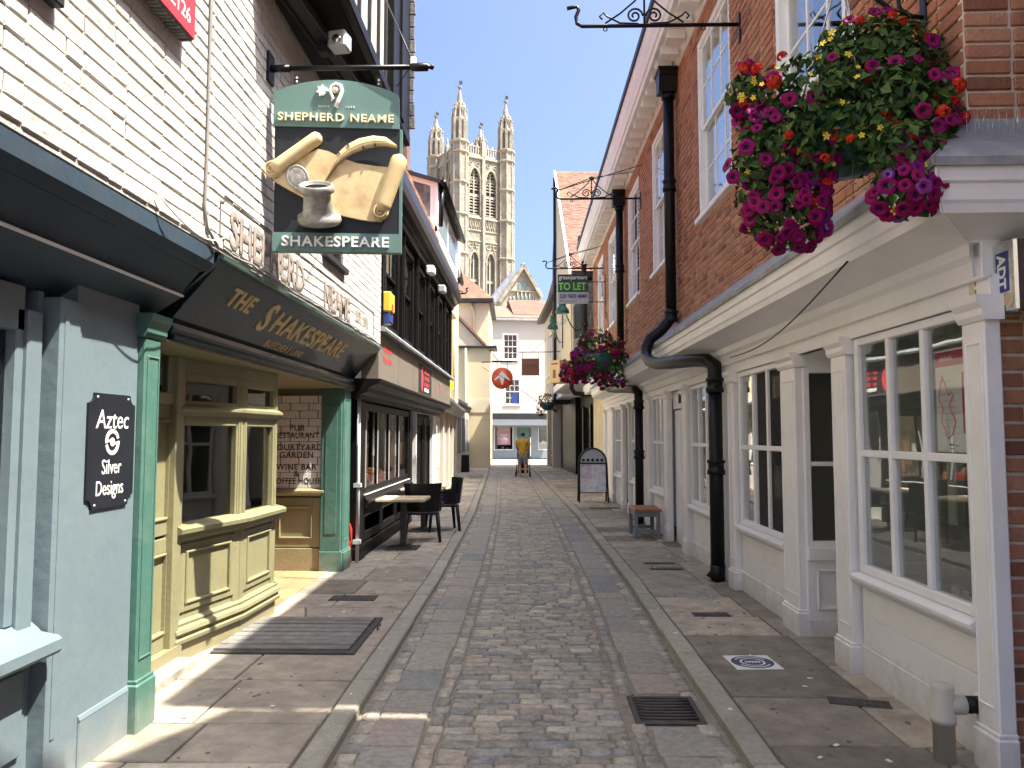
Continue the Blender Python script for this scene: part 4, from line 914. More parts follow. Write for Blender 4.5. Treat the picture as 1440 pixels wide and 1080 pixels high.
for i in range(28): mb.box(-1.842,-1.778,3.0+i*.033,3.0+i*.033+.012,3.718,3.726,.002)
part('box',mb,'gwood',t); part('face',MB().box(-1.775,-1.769,2.62,3.925,3.735,4.4,.002),'red',t)
part('lettering',MB().text('(01227) 762126',.115,TM((-1.768,3.87,3.79),(0,1,0),(0,0,1)),.0015,align='RIGHT').text('PROPERTY',.09,TM((-1.768,3.87,3.93),(0,1,0),(0,0,1)),.0015,align='RIGHT').text('RESIDENTIAL',.15,TM((-1.768,3.87,4.06),(0,1,0),(0,0,1)),.0015,align='RIGHT'),'letterw',t)
t=thing('floodlight','grey floodlight clamped to the dark beam under the pub jetty','floodlight',(-1.5,6.0,4.75)); M=Matrix.Translation((-1.56,5.95,4.77))@Matrix.Rotation(R(-8),4,'Z')
part('housing',MB(M).box(-.02,.13,-.09,.06,-.07,.07,.015),'grey',t); part('lens',MB(M).lathe([(.038,0),(.036,.008),(.0,.012)],M=Matrix.Translation((.06,-.091,-.012))@Matrix.Rotation(R(90),4,'X'),n=16),'steel',t); part('bracket',MB(M).tube([(-.08,.0,.03),(-.05,-.02,.06),(.0,.0,.075),(.05,0,.07)],.014,6).box(-.12,-.03,-.05,.05,-.09,.02,.01).tube([(-.06,-.04,.0),(-.04,-.05,-.05),(-.01,-.05,0.02)],.009,5),'dkgrey',t)
# ------------------------------------------------------------ hanging pub sign
SY=5.3; t=thing('sign_bracket','black iron pole bracket with stay rods holding the pub sign','bracket',(-1.85,SY,4.25))
mb=MB().tube([(-1.84,SY,4.25),(-.74,SY,4.25)],.018,10).tube([(-1.86,SY,4.25),(-1.70,SY,4.25)],.026,10).lathe([(.0,-.05),(.022,-.035),(.012,-.01),(.03,.0),(.03,.11),(.024,.12)],c=(0,0,0),n=10,M=Matrix.Translation((-.72,SY,4.25))@Matrix.Rotation(R(-90),4,'Y')); part('pole',mb,'black',t)
part('wall_plate',MB().box(-1.85,-1.83,SY-.06,SY+.06,4.14,4.36,.005),'black',t)
for e,nm in(((-1.42,8.0,5.35),0),((-1.42,6.9,5.9),0)): part('stay_rod',MB().tube([(-.82,SY,4.28),e],.005,5),'black',t)
part('stay_clip',MB().box(-.84,-.80,SY-.02,SY+.02,4.25,4.32,.005),'letterw',t)
sg=thing('pub_sign','hanging pub sign with painted parchment scroll, quill and inkwell between teal bands','sign',(-1.35,SY,2.92))
U=.00126
MSG=Matrix(((1,0,0,-1.345),(0,0,-1,SY),(0,1,0,2.925),(0,0,0,1)))   # local x right, y up, z to the camera
MSG=Matrix.Translation((-1.345,SY,2.925))@Matrix.Rotation(R(5),4,'Z')@Matrix(((1,0,0,0),(0,0,-1,0),(0,1,0,0),(0,0,0,1)))
z=lambda x,y:((x-410)*U,(1030-y)*U)
def zp(L): return [z(*p) for p in L]
mb=MB(MSG); mb.prism([z(64,926),z(756,926),z(752,325),z(58,325)],-.05,.0,ax=2); part('panel',mb,'navy',sg)
arch=[(52,325),(748,325),(742,130)]+[(742-690*i/12,130-78*math.sin(math.pi*i/12)**.8) for i in range(1,12)]+[(52,132)]
mb=MB(MSG); mb.prism(zp(arch),-.055,.012,ax=2); part('header_board',mb,'tealsign',sg)
mb=MB(MSG); mb.prism(zp([(60,1030),(764,1030),(764,925),(60,925)]),-.055,.012,ax=2); part('footer_board',mb,'tealsign',sg)
part('frame_edge',MB(MSG).box(*[z(750,0)[0],z(764,0)[0]],-.005 if 0 else z(0,926)[1],z(0,325)[1],-.055,.004),'tealsign',sg)
def letters(txt,size,cx_,y,m,depth,dz,sp=1.,sx=1.,bold=0.):
    tm=MB(); tm.text(txt,size,Matrix(),depth,sx=sx,sp=sp,bold=bold); n=len(tm.v); par=list(range(n))
    def find(a):
        while par[a]!=a: par[a]=par[par[a]]; a=par[a]
        return a
    for f in tm.f:
        for i in f[1:]: par[find(i)]=find(f[0])
    isl={}
    for i in range(n): isl.setdefault(find(i),[]).append(i)
    G=[[min(tm.v[i][0] for i in I),max(tm.v[i][0] for i in I),I] for I in isl.values()]; G.sort(key=lambda g:g[0]); out=[]
    for g in G:
        if out and g[0]<out[-1][1]-.25*(out[-1][1]-out[-1][0]): out[-1][1]=max(out[-1][1],g[1]); out[-1][2]+=g[2]
        else: out.append(g)
    for g in out:
        I=set(g[2]); mp={}; vs=[]
        for i in sorted(I): mp[i]=len(vs); v=tm.v[i]; vs.append((v[0]+cx_,v[1]+y,v[2]+dz))
        part('letter',MB(MSG).add(vs,[[mp[i] for i in f] for f in tm.f if f[0] in I]),m,sg)
x,y=z(397,293); letters('SHEPHERD NEAME',.078,x,y,'letter',.018,.02,sp=1.15,sx=1.12,bold=.0012)
x,y=z(404,1002); letters('SHAKESPEARE',.1,x,y,'letterw',.018,.02,sp=1.12,sx=1.08,bold=.0018)
mb=MB(MSG); x,y=z(327,213); mb.text('SINCE',.022,Matrix.Translation((x,y,.014)),.003,sp=1.4); x,y=z(472,213); mb.text('1698',.022,Matrix.Translation((x,y,.014)),.003,sp=1.7); part('date_lettering',mb,'letterw',sg)
# crozier and hop leaf
cz=[(398,214),(408,180),(420,150),(428,118),(420,92),(395,82),(372,96),(362,122),(372,145),(380,165),(372,180)]
mb=MB(MSG); mb.tube([(*z(*p),.028) for p in cz],[.016,.015,.0145,.014,.014,.014,.013,.012,.010,.010,.006],8); part('crozier',mb,'letterw',sg)
mb=MB(MSG); mb.lathe([(0,-.012),(.02,-.008),(.026,0),(.02,.01),(0,.014)],c=(*z(392,116),.026),n=12); part('hop',mb,'letter',sg)
mb=MB(MSG); cl=z(325,122)
for k,a in enumerate((100,145,190,235,40,280)):
    q=R(a); l=.048 if k<4 else .034; d=(math.cos(q),math.sin(q)); nrm=(-d[1],d[0]); mb.prism([cl,(cl[0]+d[0]*l*.5+nrm[0]*.017,cl[1]+d[1]*l*.5+nrm[1]*.017),(cl[0]+d[0]*l,cl[1]+d[1]*l),(cl[0]+d[0]*l*.5-nrm[0]*.017,cl[1]+d[1]*l*.5-nrm[1]*.017)],.013,.03+.001*k,ax=2)
mb.tube([(*cl,.03),(*z(362,122),.03)],.007,6); part('hop_leaf',mb,'letterw',sg)
# parchment sheet, slightly waved in depth
sh=[(64,640),(150,560),(215,505),(300,455),(360,468),(430,503),(520,533),(620,546),(700,552),(742,566),(738,640),(715,720),(690,800),(655,856),(600,858),(540,850),(440,830),(330,778),(220,728),(130,680)]
mb=MB(MSG); mb.prism(zp(sh),.001,.03,ax=2); part('parchment',mb,'parch',sg)
def roll(p,q,r0,r1,dz,nm):
    a,b=Vector((*z(*p),dz)),Vector((*z(*q),dz)); mb=MB(MSG); n=7; d=(b-a)
    P_=[a-d*.0]+[a+d*(i/n) for i in range(1,n)]+[b,b+d.normalized()*r1*.45,b+d.normalized()*r1*.8]
    rr_=[r0]+[r0+(r1-r0)*i/n for i in range(1,n)]+[r1,r1*.85,r1*.35]
    mb.tube(P_,rr_,16); o=part('scroll_roll',mb,'parchl',sg)
    # spiral curl on the lower end
    c=a-d.normalized()*.004; tp=[]
    for i in range(26):
        th=i/25*3.6*math.pi; r=r0*(1.04-.9*i/25); tp.append((c.x+r*math.cos(th+1.2),c.y+r*math.sin(th+1.2),dz+r0*.55+.010*(i/25)))
    part('curl',MB(MSG).tube(tp,[.0075-.003*i/25 for i in range(26)],6),'parchl',o)
    part('curl_face',MB(MSG).lathe([(0,.0),(r0*1.02,0),(r0*1.0,r0*.5),(0,r0*.54)],c=(c.x,c.y,dz-.0),n=18),'parch',o)
roll((62,585),(293,398),.055,.047,.035,'l'); roll((655,808),(748,520),.053,.06,.037,'r')
# quill
ql=[(305,732),(330,670),(360,610),(392,550),(430,500),(480,460),(540,430),(610,412),(670,412),(738,438)]
wd_=[.002,.005,.008,.018,.030,.040,.044,.042,.034,.006]
mb=MB(MSG); L_=[];R_=[];C_=[]
for i,p in enumerate(ql):
    a=Vector(z(*ql[max(0,i-1)])); b=Vector(z(*ql[min(len(ql)-1,i+1)])); d=(b-a).normalized(); n=Vector((-d.y,d.x)); c=Vector(z(*p)); L_.append(c+n*wd_[i]);R_.append(c-n*wd_[i]*.85);C_.append(c)
vs=[];fs=[]
for i in range(len(ql)):
    for p,h in((L_[i],.05),((L_[i]+C_[i])/2,.066),(C_[i],.060),((R_[i]+C_[i])/2,.068),(R_[i],.05),(R_[i],.032),(L_[i],.032)): vs.append((p.x,p.y,h))
for i in range(len(ql)-1):
    for k in range(7): fs.append((i*7+k,(i+1)*7+k,(i+1)*7+(k+1)%7,i*7+(k+1)%7))
mb.add(vs,fs,sm=True); qo=part('quill',mb,'parchl',sg)
part('shaft',MB(MSG).tube([(c.x,c.y,.064) for c in C_[:9]],[.004,.0035,.003,.003,.0028,.0025,.0022,.002,.0015],6),'parch',qo)
mb=MB(MSG)
for i,s in((4,1),(6,-1),(7,-1),(5,1)):
    e=(L_ if s>0 else R_)[i]; c=C_[i]; dd=(e-c)*.7; mb.prism([tuple(e*1.0),tuple(e-dd+Vector((.006,0))),tuple(e+Vector((.012,.002)))],.05,.0705,ax=2)
part('notch',mb,'navy',qo)
# inkwell (turned, flattened into relief) and its lid
c=z(322,905); MI=MSG@Matrix.Translation((c[0],c[1]+.035,.055))@Matrix.Rotation(R(36),4,'X')@Matrix.Diagonal((1,1.2,.75,1))@Matrix.Rotation(R(-90),4,'X')
mb=MB(MI); mb.lathe([(.0,0),(.145,0),(.152,.018),(.146,.04),(.125,.052),(.112,.062),(.106,.075),(.102,.1),(.095,.135),(.092,.16),(.094,.172),(.118,.182),(.124,.2),(.118,.22),(.105,.226),(.096,.222),(.09,.205),(.0,.203)],n=28); iw=part('inkwell',mb,'pewter',sg)
part('ink',MB(MI).lathe([(0,.206),(.089,.2065),(.0,.2075)],n=24),'ink',iw)
c=z(198,626); ML_=MSG@Matrix.Translation((c[0],c[1],.05))@Matrix.Rotation(R(28),4,'Z')@Matrix.Diagonal((.86,1.08,1,1))
mb=MB(ML_); mb.lathe([(.086,-.015),(.088,.006),(.08,.012),(.072,.006),(.064,.006),(.058,.012),(.048,.007),(.04,.011),(.03,.007),(.02,.011),(0,.009)],n=26); part('inkwell_lid',mb,'pewter',sg)
for xx in(172,628):
    a=z(xx,0)[0]; mb=MB(MSG); mb.box(a-.016,a+.016,z(0,75)[1],z(0,22)[1],-.03,-.01,.003); hs_=part('hanging_strap',mb,'black',sg); part('bolt',MB(MSG).lathe([(.009,0),(.007,.006),(0,.008)],c=(a,z(0,40)[1],-.01),n=8).lathe([(.009,0),(.007,.006),(0,.008)],c=(a,z(0,62)[1],-.01),n=8),'letterw',hs_)
# ------------------------------------------------------------ left: black restaurant
Cb=thing('black_shop','black timber fronted restaurant with sash windows above a taupe fascia','building',(-2.2,9.6,0))
MU=FR((-1.9,0,0),(0,1),(1,0)); MG=FR((-2.2,0,0),(0,1),(1,0)); y0,y1=9.56,18.2
wins=[(9.95,11.05),(11.4,12.45),(12.85,13.9),(14.25,15.25),(15.6,16.6),(16.95,17.9)]
mb=MB(MU); holes(mb,y0,y1,2.98,4.78,-.3,-.02,[(a,b,3.08,4.55) for a,b in wins]); part('wall',mb,'blackw',Cb)
for a,b in wins:
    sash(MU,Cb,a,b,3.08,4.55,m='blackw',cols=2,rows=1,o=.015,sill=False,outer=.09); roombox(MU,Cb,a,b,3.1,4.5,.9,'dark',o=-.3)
    c=MB(MU); c.box(a+.1,b-.1,-.2,-.19,3.75,4.5); part('blind',c,'grey',Cb)
for a in [9.6]+[ (wins[i][1]+wins[i+1][0])/2 for i in range(5)]+[18.05]: part('mullion',MB(MU).box(a-.06,a+.06,-.02,.05,2.99,4.72,.012).box(a-.03,a+.03,.05,.065,3.05,4.66,.006),'blackw',Cb)
part('eaves_board',MB(MU).box(y0,y1,-.02,.10,4.6,4.79,.01),'blackw',Cb)
part('gutter',MB(MU).mould([(.05,4.77),(.21,4.77),(.26,4.83),(.27,4.95),(.05,4.95)],y0-.05,y1+.1),'black',Cb)
part('sill',MB(MU).mould([(-.05,2.96),(.11,2.94),(.12,2.97),(.10,3.0),(-.02,3.04),(-.05,3.04)],y0-.02,y1+.08),'lead',Cb)
part('fascia',MB(MU).box(y0,y1,-.2,.02,2.35,2.95,.004),'fasc',Cb)
for i in range(1,6): part('fascia_joint',MB(MU).box(y0+i*1.45,y0+i*1.45+.006,.02,.0212,2.36,2.93),'dkgrey',Cb)
mb=MB(MU); mb.box(13.0,14.7,.0205,.024,2.38,2.88); part('sign_panel',mb,'dkgrey',Cb)
part('emblem',MB(MU).prism([(13.42+.13*math.cos(k*.3927)*(.8+.2*math.cos(3*k*.39)),2.63+.22*math.sin(k*.3927)) for k in range(16)],.024,.028,ax=1),mat('bright_red_print',(.75,.05,.09),rough=.5),Cb)
mb=MB(MU)
for j,(zz,w_) in enumerate(((2.74,.5),(2.63,.5),(2.52,.46))):
    for i in range(4): mb.box(13.72+i*.17,13.72+i*.17+.12*w_/.5,.024,.027,zz,zz+.07)
for j,zz in enumerate((2.74,2.6)):
    for i in range(5): mb.box(9.85+i*.13,9.85+i*.13+.09,.02,.0235,zz-.02*(i%2),zz+.07-.015*(i%3))
mb.box(16.0,16.12,.02,.0235,2.6,2.72).box(16.2,16.26,.02,.0235,2.5,2.62); part('fascia_lettering',mb,'red',Cb)
part('fascia_lettering',MB(MU).box(13.72,14.28,.024,.0275,2.43,2.49),'letterw',Cb)
part('cornice',MB(MU).mould([(-.3,2.10),(-.22,2.10),(-.20,2.16),(-.12,2.19),(-.10,2.24),(-.02,2.28),(.02,2.29),(.03,2.32),(.05,2.33),(.05,2.352),(-.3,2.36)],y0,y1+.05),'blackw',Cb)
# ground floor: window of four lights, riser, door recess
f=gridwin(MG,Cb,10.15,13.95,.86,2.08,4,1,.02,fw=.1,bw=.13,m='blackw',name='shop_window')
part('glazing_bead',MB(MG).box(10.24,10.262,.018,.03,.96,1.98).box(11.05,11.07,.018,.03,.96,1.98).box(11.95,11.97,.018,.03,.96,1.98).box(12.85,12.87,.018,.03,.96,1.98).box(10.15,13.95,.02,.05,.86,.875,.004),'grey',Cb)
mb=MB(MG); mb.mould([(-.08,.70),(.05,.70),(.06,.74),(.09,.76),(.09,.80),(.04,.85),(-.08,.86)],10.1,14.0); mb.box(10.1,14.,-.1,-.02,.05,.7)
for i in range(3): panelled(MG,mb,10.15+i*1.27,11.38+i*1.27,.26,.68,.01,rail=.09,d=.03)
mb.box(10.1,14.,-.1,.035,.05,.24,.01); part('stall_riser',mb,'blackw',Cb)
part('pilaster',MB(MG).box(9.85,10.12,-.15,.035,.05,2.12,.012).box(9.83,10.14,-.15,.055,.05,.22,.01).box(14.0,14.3,-.15,.03,.05,2.12,.012),'blackw',Cb)
part('door_post',MB(MG).box(15.0,15.05,-.3,.0,.05,2.12,.004),'letterw',Cb)
mb=MB(MG); mb.box(14.3,15.0,-.5,-.45,.05,2.1).box(15.05,17.6,-.16,-.10,.05,2.1); panelled(MG,mb,15.2,16.3,.2,2.0,-.06,rail=.12); panelled(MG,mb,16.4,17.5,.2,2.0,-.06,rail=.12); part('door',mb,'blackw',Cb)
part('pilaster',MB(MG).box(17.6,18.2,-.15,.0,.05,2.12,.01),'whitew',Cb)
roombox(MG,Cb,9.9,14.2,.3,2.2,2.5,'dark',o=-.12)
rr=random.Random(6); mb=MB(MG)
for i in range(80):
    a=rr.uniform(10.3,13.8); zz=rr.choice([.88,.95,1.02]); s=rr.uniform(.05,.11); o=rr.uniform(-.3,-.15); mb.box(a,a+s,o,o+s,zz,zz+s*1.2,.01)
part('window_goods',mb,mat('red_window_goods',(0,0,0),rough=.6,ramp=[(.5,.03,.02),(.55,.05,.03),(.5,.3,.08),(.45,.04,.03),(.3,.3,.28)]),Cb,kind='stuff')
mb=MB(MG)
for a in(10.5,12.6,13.4): mb.box(a,a+.34,-.07,-.066,1.15,1.8-.1*(a>12.5))
part('window_banner',mb,'orange',Cb); part('window_notice',MB(MG).box(11.35,11.62,-.1,-.097,1.35,1.75).box(13.2,13.4,-.1,-.097,1.3,1.5),'paper',Cb)
part('blind_corner',MB(MG).box(9.56,9.84,-.6,-.5,.05,2.1),'dark',Cb)
# roof with clay tiles and slate hung dormer
rsl=lambda x:4.88+(-1.78-x)*1.15
part('roof',MB().prism([(-1.72,4.82),(-2.02,5.93),(-2.52,6.63),(-5.2,9.4),(-5.2,4.6),(-1.95,4.6)],y0,y1+.3,ax=1),'dkgrey',Cb)
tm={}
for k in range(3):
    b=MB().box(-.082,.082,-.012,.19,-.002,.014,.004); b.v=[(x,y,z+.008*(1-(x/.08)**2)) for x,y,z in b.v]; tm[k]=b.mesh('roof_tile'); setm(tm[k],'orange')
st=MB()
for (q0,q1) in(((-1.70,4.86),(-2.01,5.94)),((-2.02,5.95),(-2.52,6.65)),((-2.52,6.65),(-3.6,7.76))):
    dx,dz=q1[0]-q0[0],q1[1]-q0[1]; Ln=math.hypot(dx,dz); cs,sn=-dx/Ln,dz/Ln; nr=round(Ln/.112)
    for j in range(nr):
        for i in range(42):
            y=y0+.08+i*.168+(.08 if j%2 else 0)
            if y>16.12: continue
            u=Ln*j/nr; M=Matrix(((0,-cs,sn,q0[0]-u*cs),(1,0,0,y),(0,sn,cs,q0[1]+u*sn),(0,0,0,1)))@Matrix.Translation((0,0,.012+rs.uniform(0,.006)))@Matrix.Rotation(R(-4),4,'X')
            if y>12.4 and q0[1]<6: inst('roof_tile',tm[rs.randrange(3)],Cb,M.to_translation(),M.to_euler())
            else: st.box(-.08,.08,-.012,.18,0,.014,M=M)
part('roof_tile',st,'orange',Cb,kind='stuff')
part('eaves_upstand',MB().prism([(-1.66,4.93),(-1.66,5.0),(-1.735,5.32),(-1.80,5.30),(-1.75,4.93)],y0,y1+.2,ax=1),'black',Cb)
# dormer
D0,D1,DX=16.15,21.0,-1.99
part('dormer_cheek',MB().prism([(DX,5.9),(DX,6.98),(-3.3,7.45),(-2.52,6.62)],D0,D0+.1,ax=1),'slate',Cb)
for r_ in range(6):
    for c_ in range(6):
        x=DX-.07-c_*.2-(.1 if r_%2 else 0); zz=5.92+r_*.22
        if zz<5.9+(DX-x)*1.3 or x<-3.2 or zz>6.85+(DX-x)*.3: continue
        part('slate',MB().box(x-.195,x,D0-.012-.004*(r_%2),D0+.002,zz,zz+.235,.003),'slate',Cb)
mb=MB(); 
def bar(mb,p,q,w,t,up=(0,0,1)):
    p,q=Vector(p),Vector(q); d=(q-p); L=d.length; d.normalize(); y=Vector(up); y=(y-d*y.dot(d)).normalized(); M=TM(p,d,y); mb.box(0,L,-w/2,w/2,-t/2,t/2,M=M); return mb
bar(mb,(DX+.03,D0-.03,6.98),(-3.4,D0-.03,7.40),.13,.05); bar(mb,(DX+.01,D0-.035,5.95),(-2.62,D0-.035,6.78),.16,.05); bar(mb,(-2.62,D0-.04,6.72),(-2.95,D0-.04,7.2),.10,.04) ; part('bargeboard',mb,'whitew',Cb)
mb=MB(); mb.box(DX-.12,DX+.0,D0-.02,D1,5.93,7.0); part('dormer_front',mb,'whitew',Cb)
part('dormer_window',MB().box(DX,DX+.012,16.7,18.3,6.15,6.8).box(DX,DX+.012,18.7,20.5,6.15,6.8),'leadgl',Cb); part('dormer_corner',MB().box(DX-.02,DX+.045,D0-.06,D0+.12,5.85,7.02,.006),'whitew',Cb)
part('dormer_roof',MB().prism([(DX+.14,6.98),(DX+.14,7.05),(-3.5,7.55),(-3.5,7.46)],D0-.12,D1+.1,ax=1),'dkgrey',Cb); part('dormer_gutter',MB().tube([(DX+.17,D0-.12,7.0),(DX+.17,D1+.1,7.0)],.06,8).tube([(DX+.12,D0+.08,7.0),(DX+.09,D0+.08,6.1)],.05,8),'black',Cb)
# chimney behind
ch=thing('brick_chimney','brick chimney with one clay pot behind the pub sign','chimney',(-3.0,17.2,6.5)); part('stack',MB().box(-3.45,-2.72,16.8,17.25,6.5,9.05,.01).box(-3.5,-2.66,16.75,17.3,8.85,8.98,.01),'tile',ch); part('pot',MB().lathe([(.15,0),(.13,.5),(.145,.52),(.145,.6),(.1,.6)],c=(-2.9,17.0,9.05),n=12),'orange',ch)
# small lamps on the eaves, alarm, extinguisher
for (yy,lb,cat) in((12.9,'nearer white floodlight under the black gutter','floodlight'),(14.6,'farther grey floodlight under the black gutter','floodlight')):
    t=thing('floodlight',lb,cat,(-1.7,yy,4.4)); part('housing',MB().box(-1.74,-1.60,yy-.12,yy+.12,4.36,4.5,.02),'letterw' if yy<13 else 'grey',t); part('arm',MB().tube([(-1.86,yy,4.3),(-1.78,yy,4.28),(-1.70,yy,4.36)],.018,6),'black',t)
t=thing('alarm_bell_box','yellow and dark blue alarm box on the black restaurant corner','alarm box',(-1.8,9.62,3.05)); part('case',MB().box(-1.9,-1.74,9.60,9.86,3.2,3.46,.02),'alarm',t); part('base',MB().box(-1.9,-1.755,9.61,9.85,3.06,3.2,.015),'bluep',t)
for i in range(6): part('louvre',MB().box(-1.738,-1.734,9.62,9.75,3.21+i*.018,3.218+i*.018),'oran',t)
t=thing('fire_extinguisher','red fire extinguisher standing in the dark gap beside the teal pilaster','extinguisher',(-2.33,9.7,.08)); part('cylinder',MB().lathe([(.0,0),(.085,.0),(.085,.4),(.06,.47),(.03,.5),(.03,.52)],c=(-2.30,9.7,.08),n=14),'reda',t); part('valve',MB().box(-2.32,-2.28,9.66,9.74,.6,.65,.01).tube([(-2.30,9.66,.63),(-2.24,9.6,.6),(-2.22,9.62,.35)],.012,6).box(-2.33,-2.27,9.62,9.76,.65,.67,.006),'black',t)
t=thing('waste_pipe','slim white painted upright pipe between the teal pilaster and the black shopfront','pipe',(-2.16,9.68,.08)); part('pipe',MB().tube([(-2.15,9.7,.08),(-2.15,9.7,2.1)],.024,8),'grey',t); part('clip',MB().box(-2.2,-2.11,9.66,9.74,1.0,1.05).box(-2.2,-2.11,9.66,9.74,.3,.35),'grey',t)
# ------------------------------------------------------------ tables and chairs
def table(x,y,label,g):
    t=thing('cafe_table',label,'table',(x,y,.07),g); part('tabletop',MB().box(x-.34,x+.34,y-.34,y+.34,.735,.775,.008),'wood',t)
    for i in range(1,5): part('board_joint',MB().box(x-.34+.136*i-.002,x-.34+.136*i+.002,y-.338,y+.338,.7748,.7756),'dark',t)
    part('column',MB().box(x-.04,x+.04,y-.04,y+.04,.1,.735,.006),'iron',t); part('base_plate',MB().box(x-.22,x+.22,y-.22,y+.22,.07,.085,.004).prism([(x-.2,.085),(x+.2,.085),(x+.05,.115),(x-.05,.115)],y-.12,y+.12,ax=1),'iron',t)
def chair(x,y,rz,label,g):
    t=thing('armchair',label,'chair',(x,y,.07),g); M=Matrix.Translation((x,y,.07))@Matrix.Rotation(rz,4,'Z')
    part('seat',MB(M).box(-.24,.24,-.24,.24,.40,.445,.015),'plastic',t)
    vs=[];fs=[];n=9
    for j in range(5):
        for i in range(n+1):
            a=R(-100+200*i/n); r=.29+.015*j; vs.append((r*math.sin(a)*.98,.02+r*math.cos(a)*.95,.45+j*.105))
        for i in range(n+1):
            a=R(-100+200*i/n); r=.268+.015*j; vs.append((r*math.sin(a)*.98,.02+r*math.cos(a)*.95,.45+j*.105))
    m=2*(n+1)
    def keep(i,j): return j<2 or 2<=i<n-2
    for j in range(4):
        for i in range(n):
            if keep(i,j): fs+=[(j*m+i,j*m+i+1,(j+1)*m+i+1,(j+1)*m+i),(j*m+n+1+i,(j+1)*m+n+1+i,(j+1)*m+n+2+i,j*m+n+2+i)]
            if keep(i,j) and (j==3 or not keep(i,j+1)): fs.append(((j+1)*m+i,(j+1)*m+i+1,(j+1)*m+n+2+i,(j+1)*m+n+1+i))
    part('backrest',MB(M).add(vs,fs),'plastic',t)
    for sx in(-1,1):
        part('armrest',MB(M).tube([(sx*.29,.05,.66),(sx*.29,-.12,.66),(sx*.275,-.23,.62),(sx*.26,-.25,.44)],.024,8),'plastic',t)
        for sy in(-1,1): part('leg',MB(M).tube([(sx*.22,sy*.21,.41),(sx*.26,sy*.25,0)],[.032,.022],8),'plastic',t)
table(-1.78,10.95,'nearest cafe table with a bleached wooden top outside the black restaurant','cafe tables outside the restaurant'); table(-1.78,13.0,'farther cafe table half hidden behind the black chairs','cafe tables outside the restaurant')
chair(-1.62,11.75,R(188),'nearer black plastic chair standing behind the first cafe table','black chairs outside the restaurant'); chair(-1.46,13.0,R(-75),'farther black plastic chair beside the second cafe table','black chairs outside the restaurant')
# ------------------------------------------------------------ left: cream houses further on
def simple_house(root,M,a0,a1,z0,z1,dep,wmat,wins,shop=None,wm='whitew',cols=2,rows=2):
    mb=MB(M); holes(mb,a0,a1,z0,z1,-.3,0,[(a+.02,b-.02,c+.02,d-.02) for a,b,c,d in wins]); part('wall',mb,wmat,root)
    part('side_wall',MB(M).box(a0,a0+.25,-dep,-.3,z0,z1).box(a1-.25,a1,-dep,-.3,z0,z1),wmat,root)
    for a,b,c,d in wins: sash(M,root,a,b,c,d,m=wm,cols=cols,rows=rows,o=.01); roombox(M,root,a,b,c,d,.8,'dark',o=-.3)
H4=thing('cream_house','tall cream painted house with white sashes beyond the black restaurant','building',(-2.3,18.3,0))
M4=FR((-2.2,18.32,0),(-.045,1),(1,.045))
simple_house(H4,M4,0,10.4,2.5,7.35,5,'cream',[(3.4,4.4,4.3,5.9),(6.5,7.5,4.3,5.9),(1.0,1.9,3.4,4.9)])
part('upper_wall',MB().box(-2.6,DX-.01,D0+.02,21.2,4.84,5.92).box(-2.6,DX+.015,D0-.0,D0+.14,4.84,5.84),'cream',H4); part('side_gable',MB(M4).box(-.02,0,-5,-.0,4.9,7.3),'cream',H4)
part('roof',MB(M4).prism([(.2,7.35),(-2.6,9.6),(-5.2,7.35)],-.1,10.5,ax=0),'tile',H4); part('gutter',MB(M4).tube([(-.1,.12,7.33),(10.5,.12,7.33)],.07,8),'dkgrey',H4); part('vent_box',MB(M4).box(4.2,5.2,.0,.3,6.5,7.5,.02),'grey',H4)
part('downpipe',MB(M4).tube([(5.4,.08,7.3),(5.4,.08,2.6)],.06,8),'cream',H4); part('shop_cornice',MB(M4).mould([(0,2.3),(.1,2.32),(.28,2.5),(.3,2.56),(0,2.68)],0,10.4),'lead',H4)
part('wall_box',MB(M4).box(4.8,5.05,0,.12,3.0,3.25,.01),'alarm',H4)
mb=MB(M4); holes(mb,0,10.4,.05,2.4,-.35,-.15,[(.9,2.6,.8,2.1),(3.5,5.0,.8,2.1),(6.4,7.4,.8,2.1),(8.3,9.6,.8,2.1)]); part('shopfront',mb,'creamw',H4)
for a,b in((.9,2.6),(3.5,5.0),(6.4,7.4),(8.3,9.6)): gridwin(M4,H4,a,b,.8,2.1,2,1,-.12,m='whitew',name='shop_window'); roombox(M4,H4,a,b,.6,2.1,1.4,'dark',o=-.36)
for a in(.3,2.95,5.5,7.8,9.95): pilaster(M4,H4,a,a+.3,.05,2.3,-.04,'creamw',back=-.3)
H4b=thing('scroll_bracket','thin black scrolled sign bracket on the cream house','bracket',(-2.1,18.6,5.3)); part('bracket',MB().tube([(-2.3,18.4,5.05),(-1.55,18.4,5.05),(-1.5,18.4,5.1),(-1.53,18.4,5.16),(-1.47,18.4,5.2)],.02,6).tube([(-2.25,18.4,5.4),(-1.6,18.4,5.08)],.012,5),'black',H4b)
H5=thing('yellow_house','ochre yellow corner house with a tiled hipped roof at the end on the left','building',(-3.3,34,0))
M5=FR((-3.0,29.4,0),(-.08,1),(1,.08)); MF5=FR((-4.6,39.2,0),(1,.02),(.02,-1))
part('wall',MB(MF5).box(.9,2.52,-6,0,.05,8.45),'cream',H5); part('wing',MB(MF5).box(.2,2.62,.0,1.6,.05,5.9),'yellow',H5)
part('wing_cornice',MB(MF5).box(.2,2.95,0.,1.72,5.9,6.02,.02),'dkgrey',H5); part('wing_roof',MB(MF5).prism([(.3,6.02),(2.3,6.02),(.9,7.5),(.3,7.8)],.0,1.6,ax=1),'cream',H5)
part('wing_roof_edge',MB(MF5).prism([(.95,7.52),(2.36,6.03),(2.42,6.12),(1.0,7.62)],-.01,1.7,ax=1),'tile',H5)
part('eaves',MB(MF5).box(.5,2.75,-6,.35,8.4,8.6,.02),'dkgrey',H5)
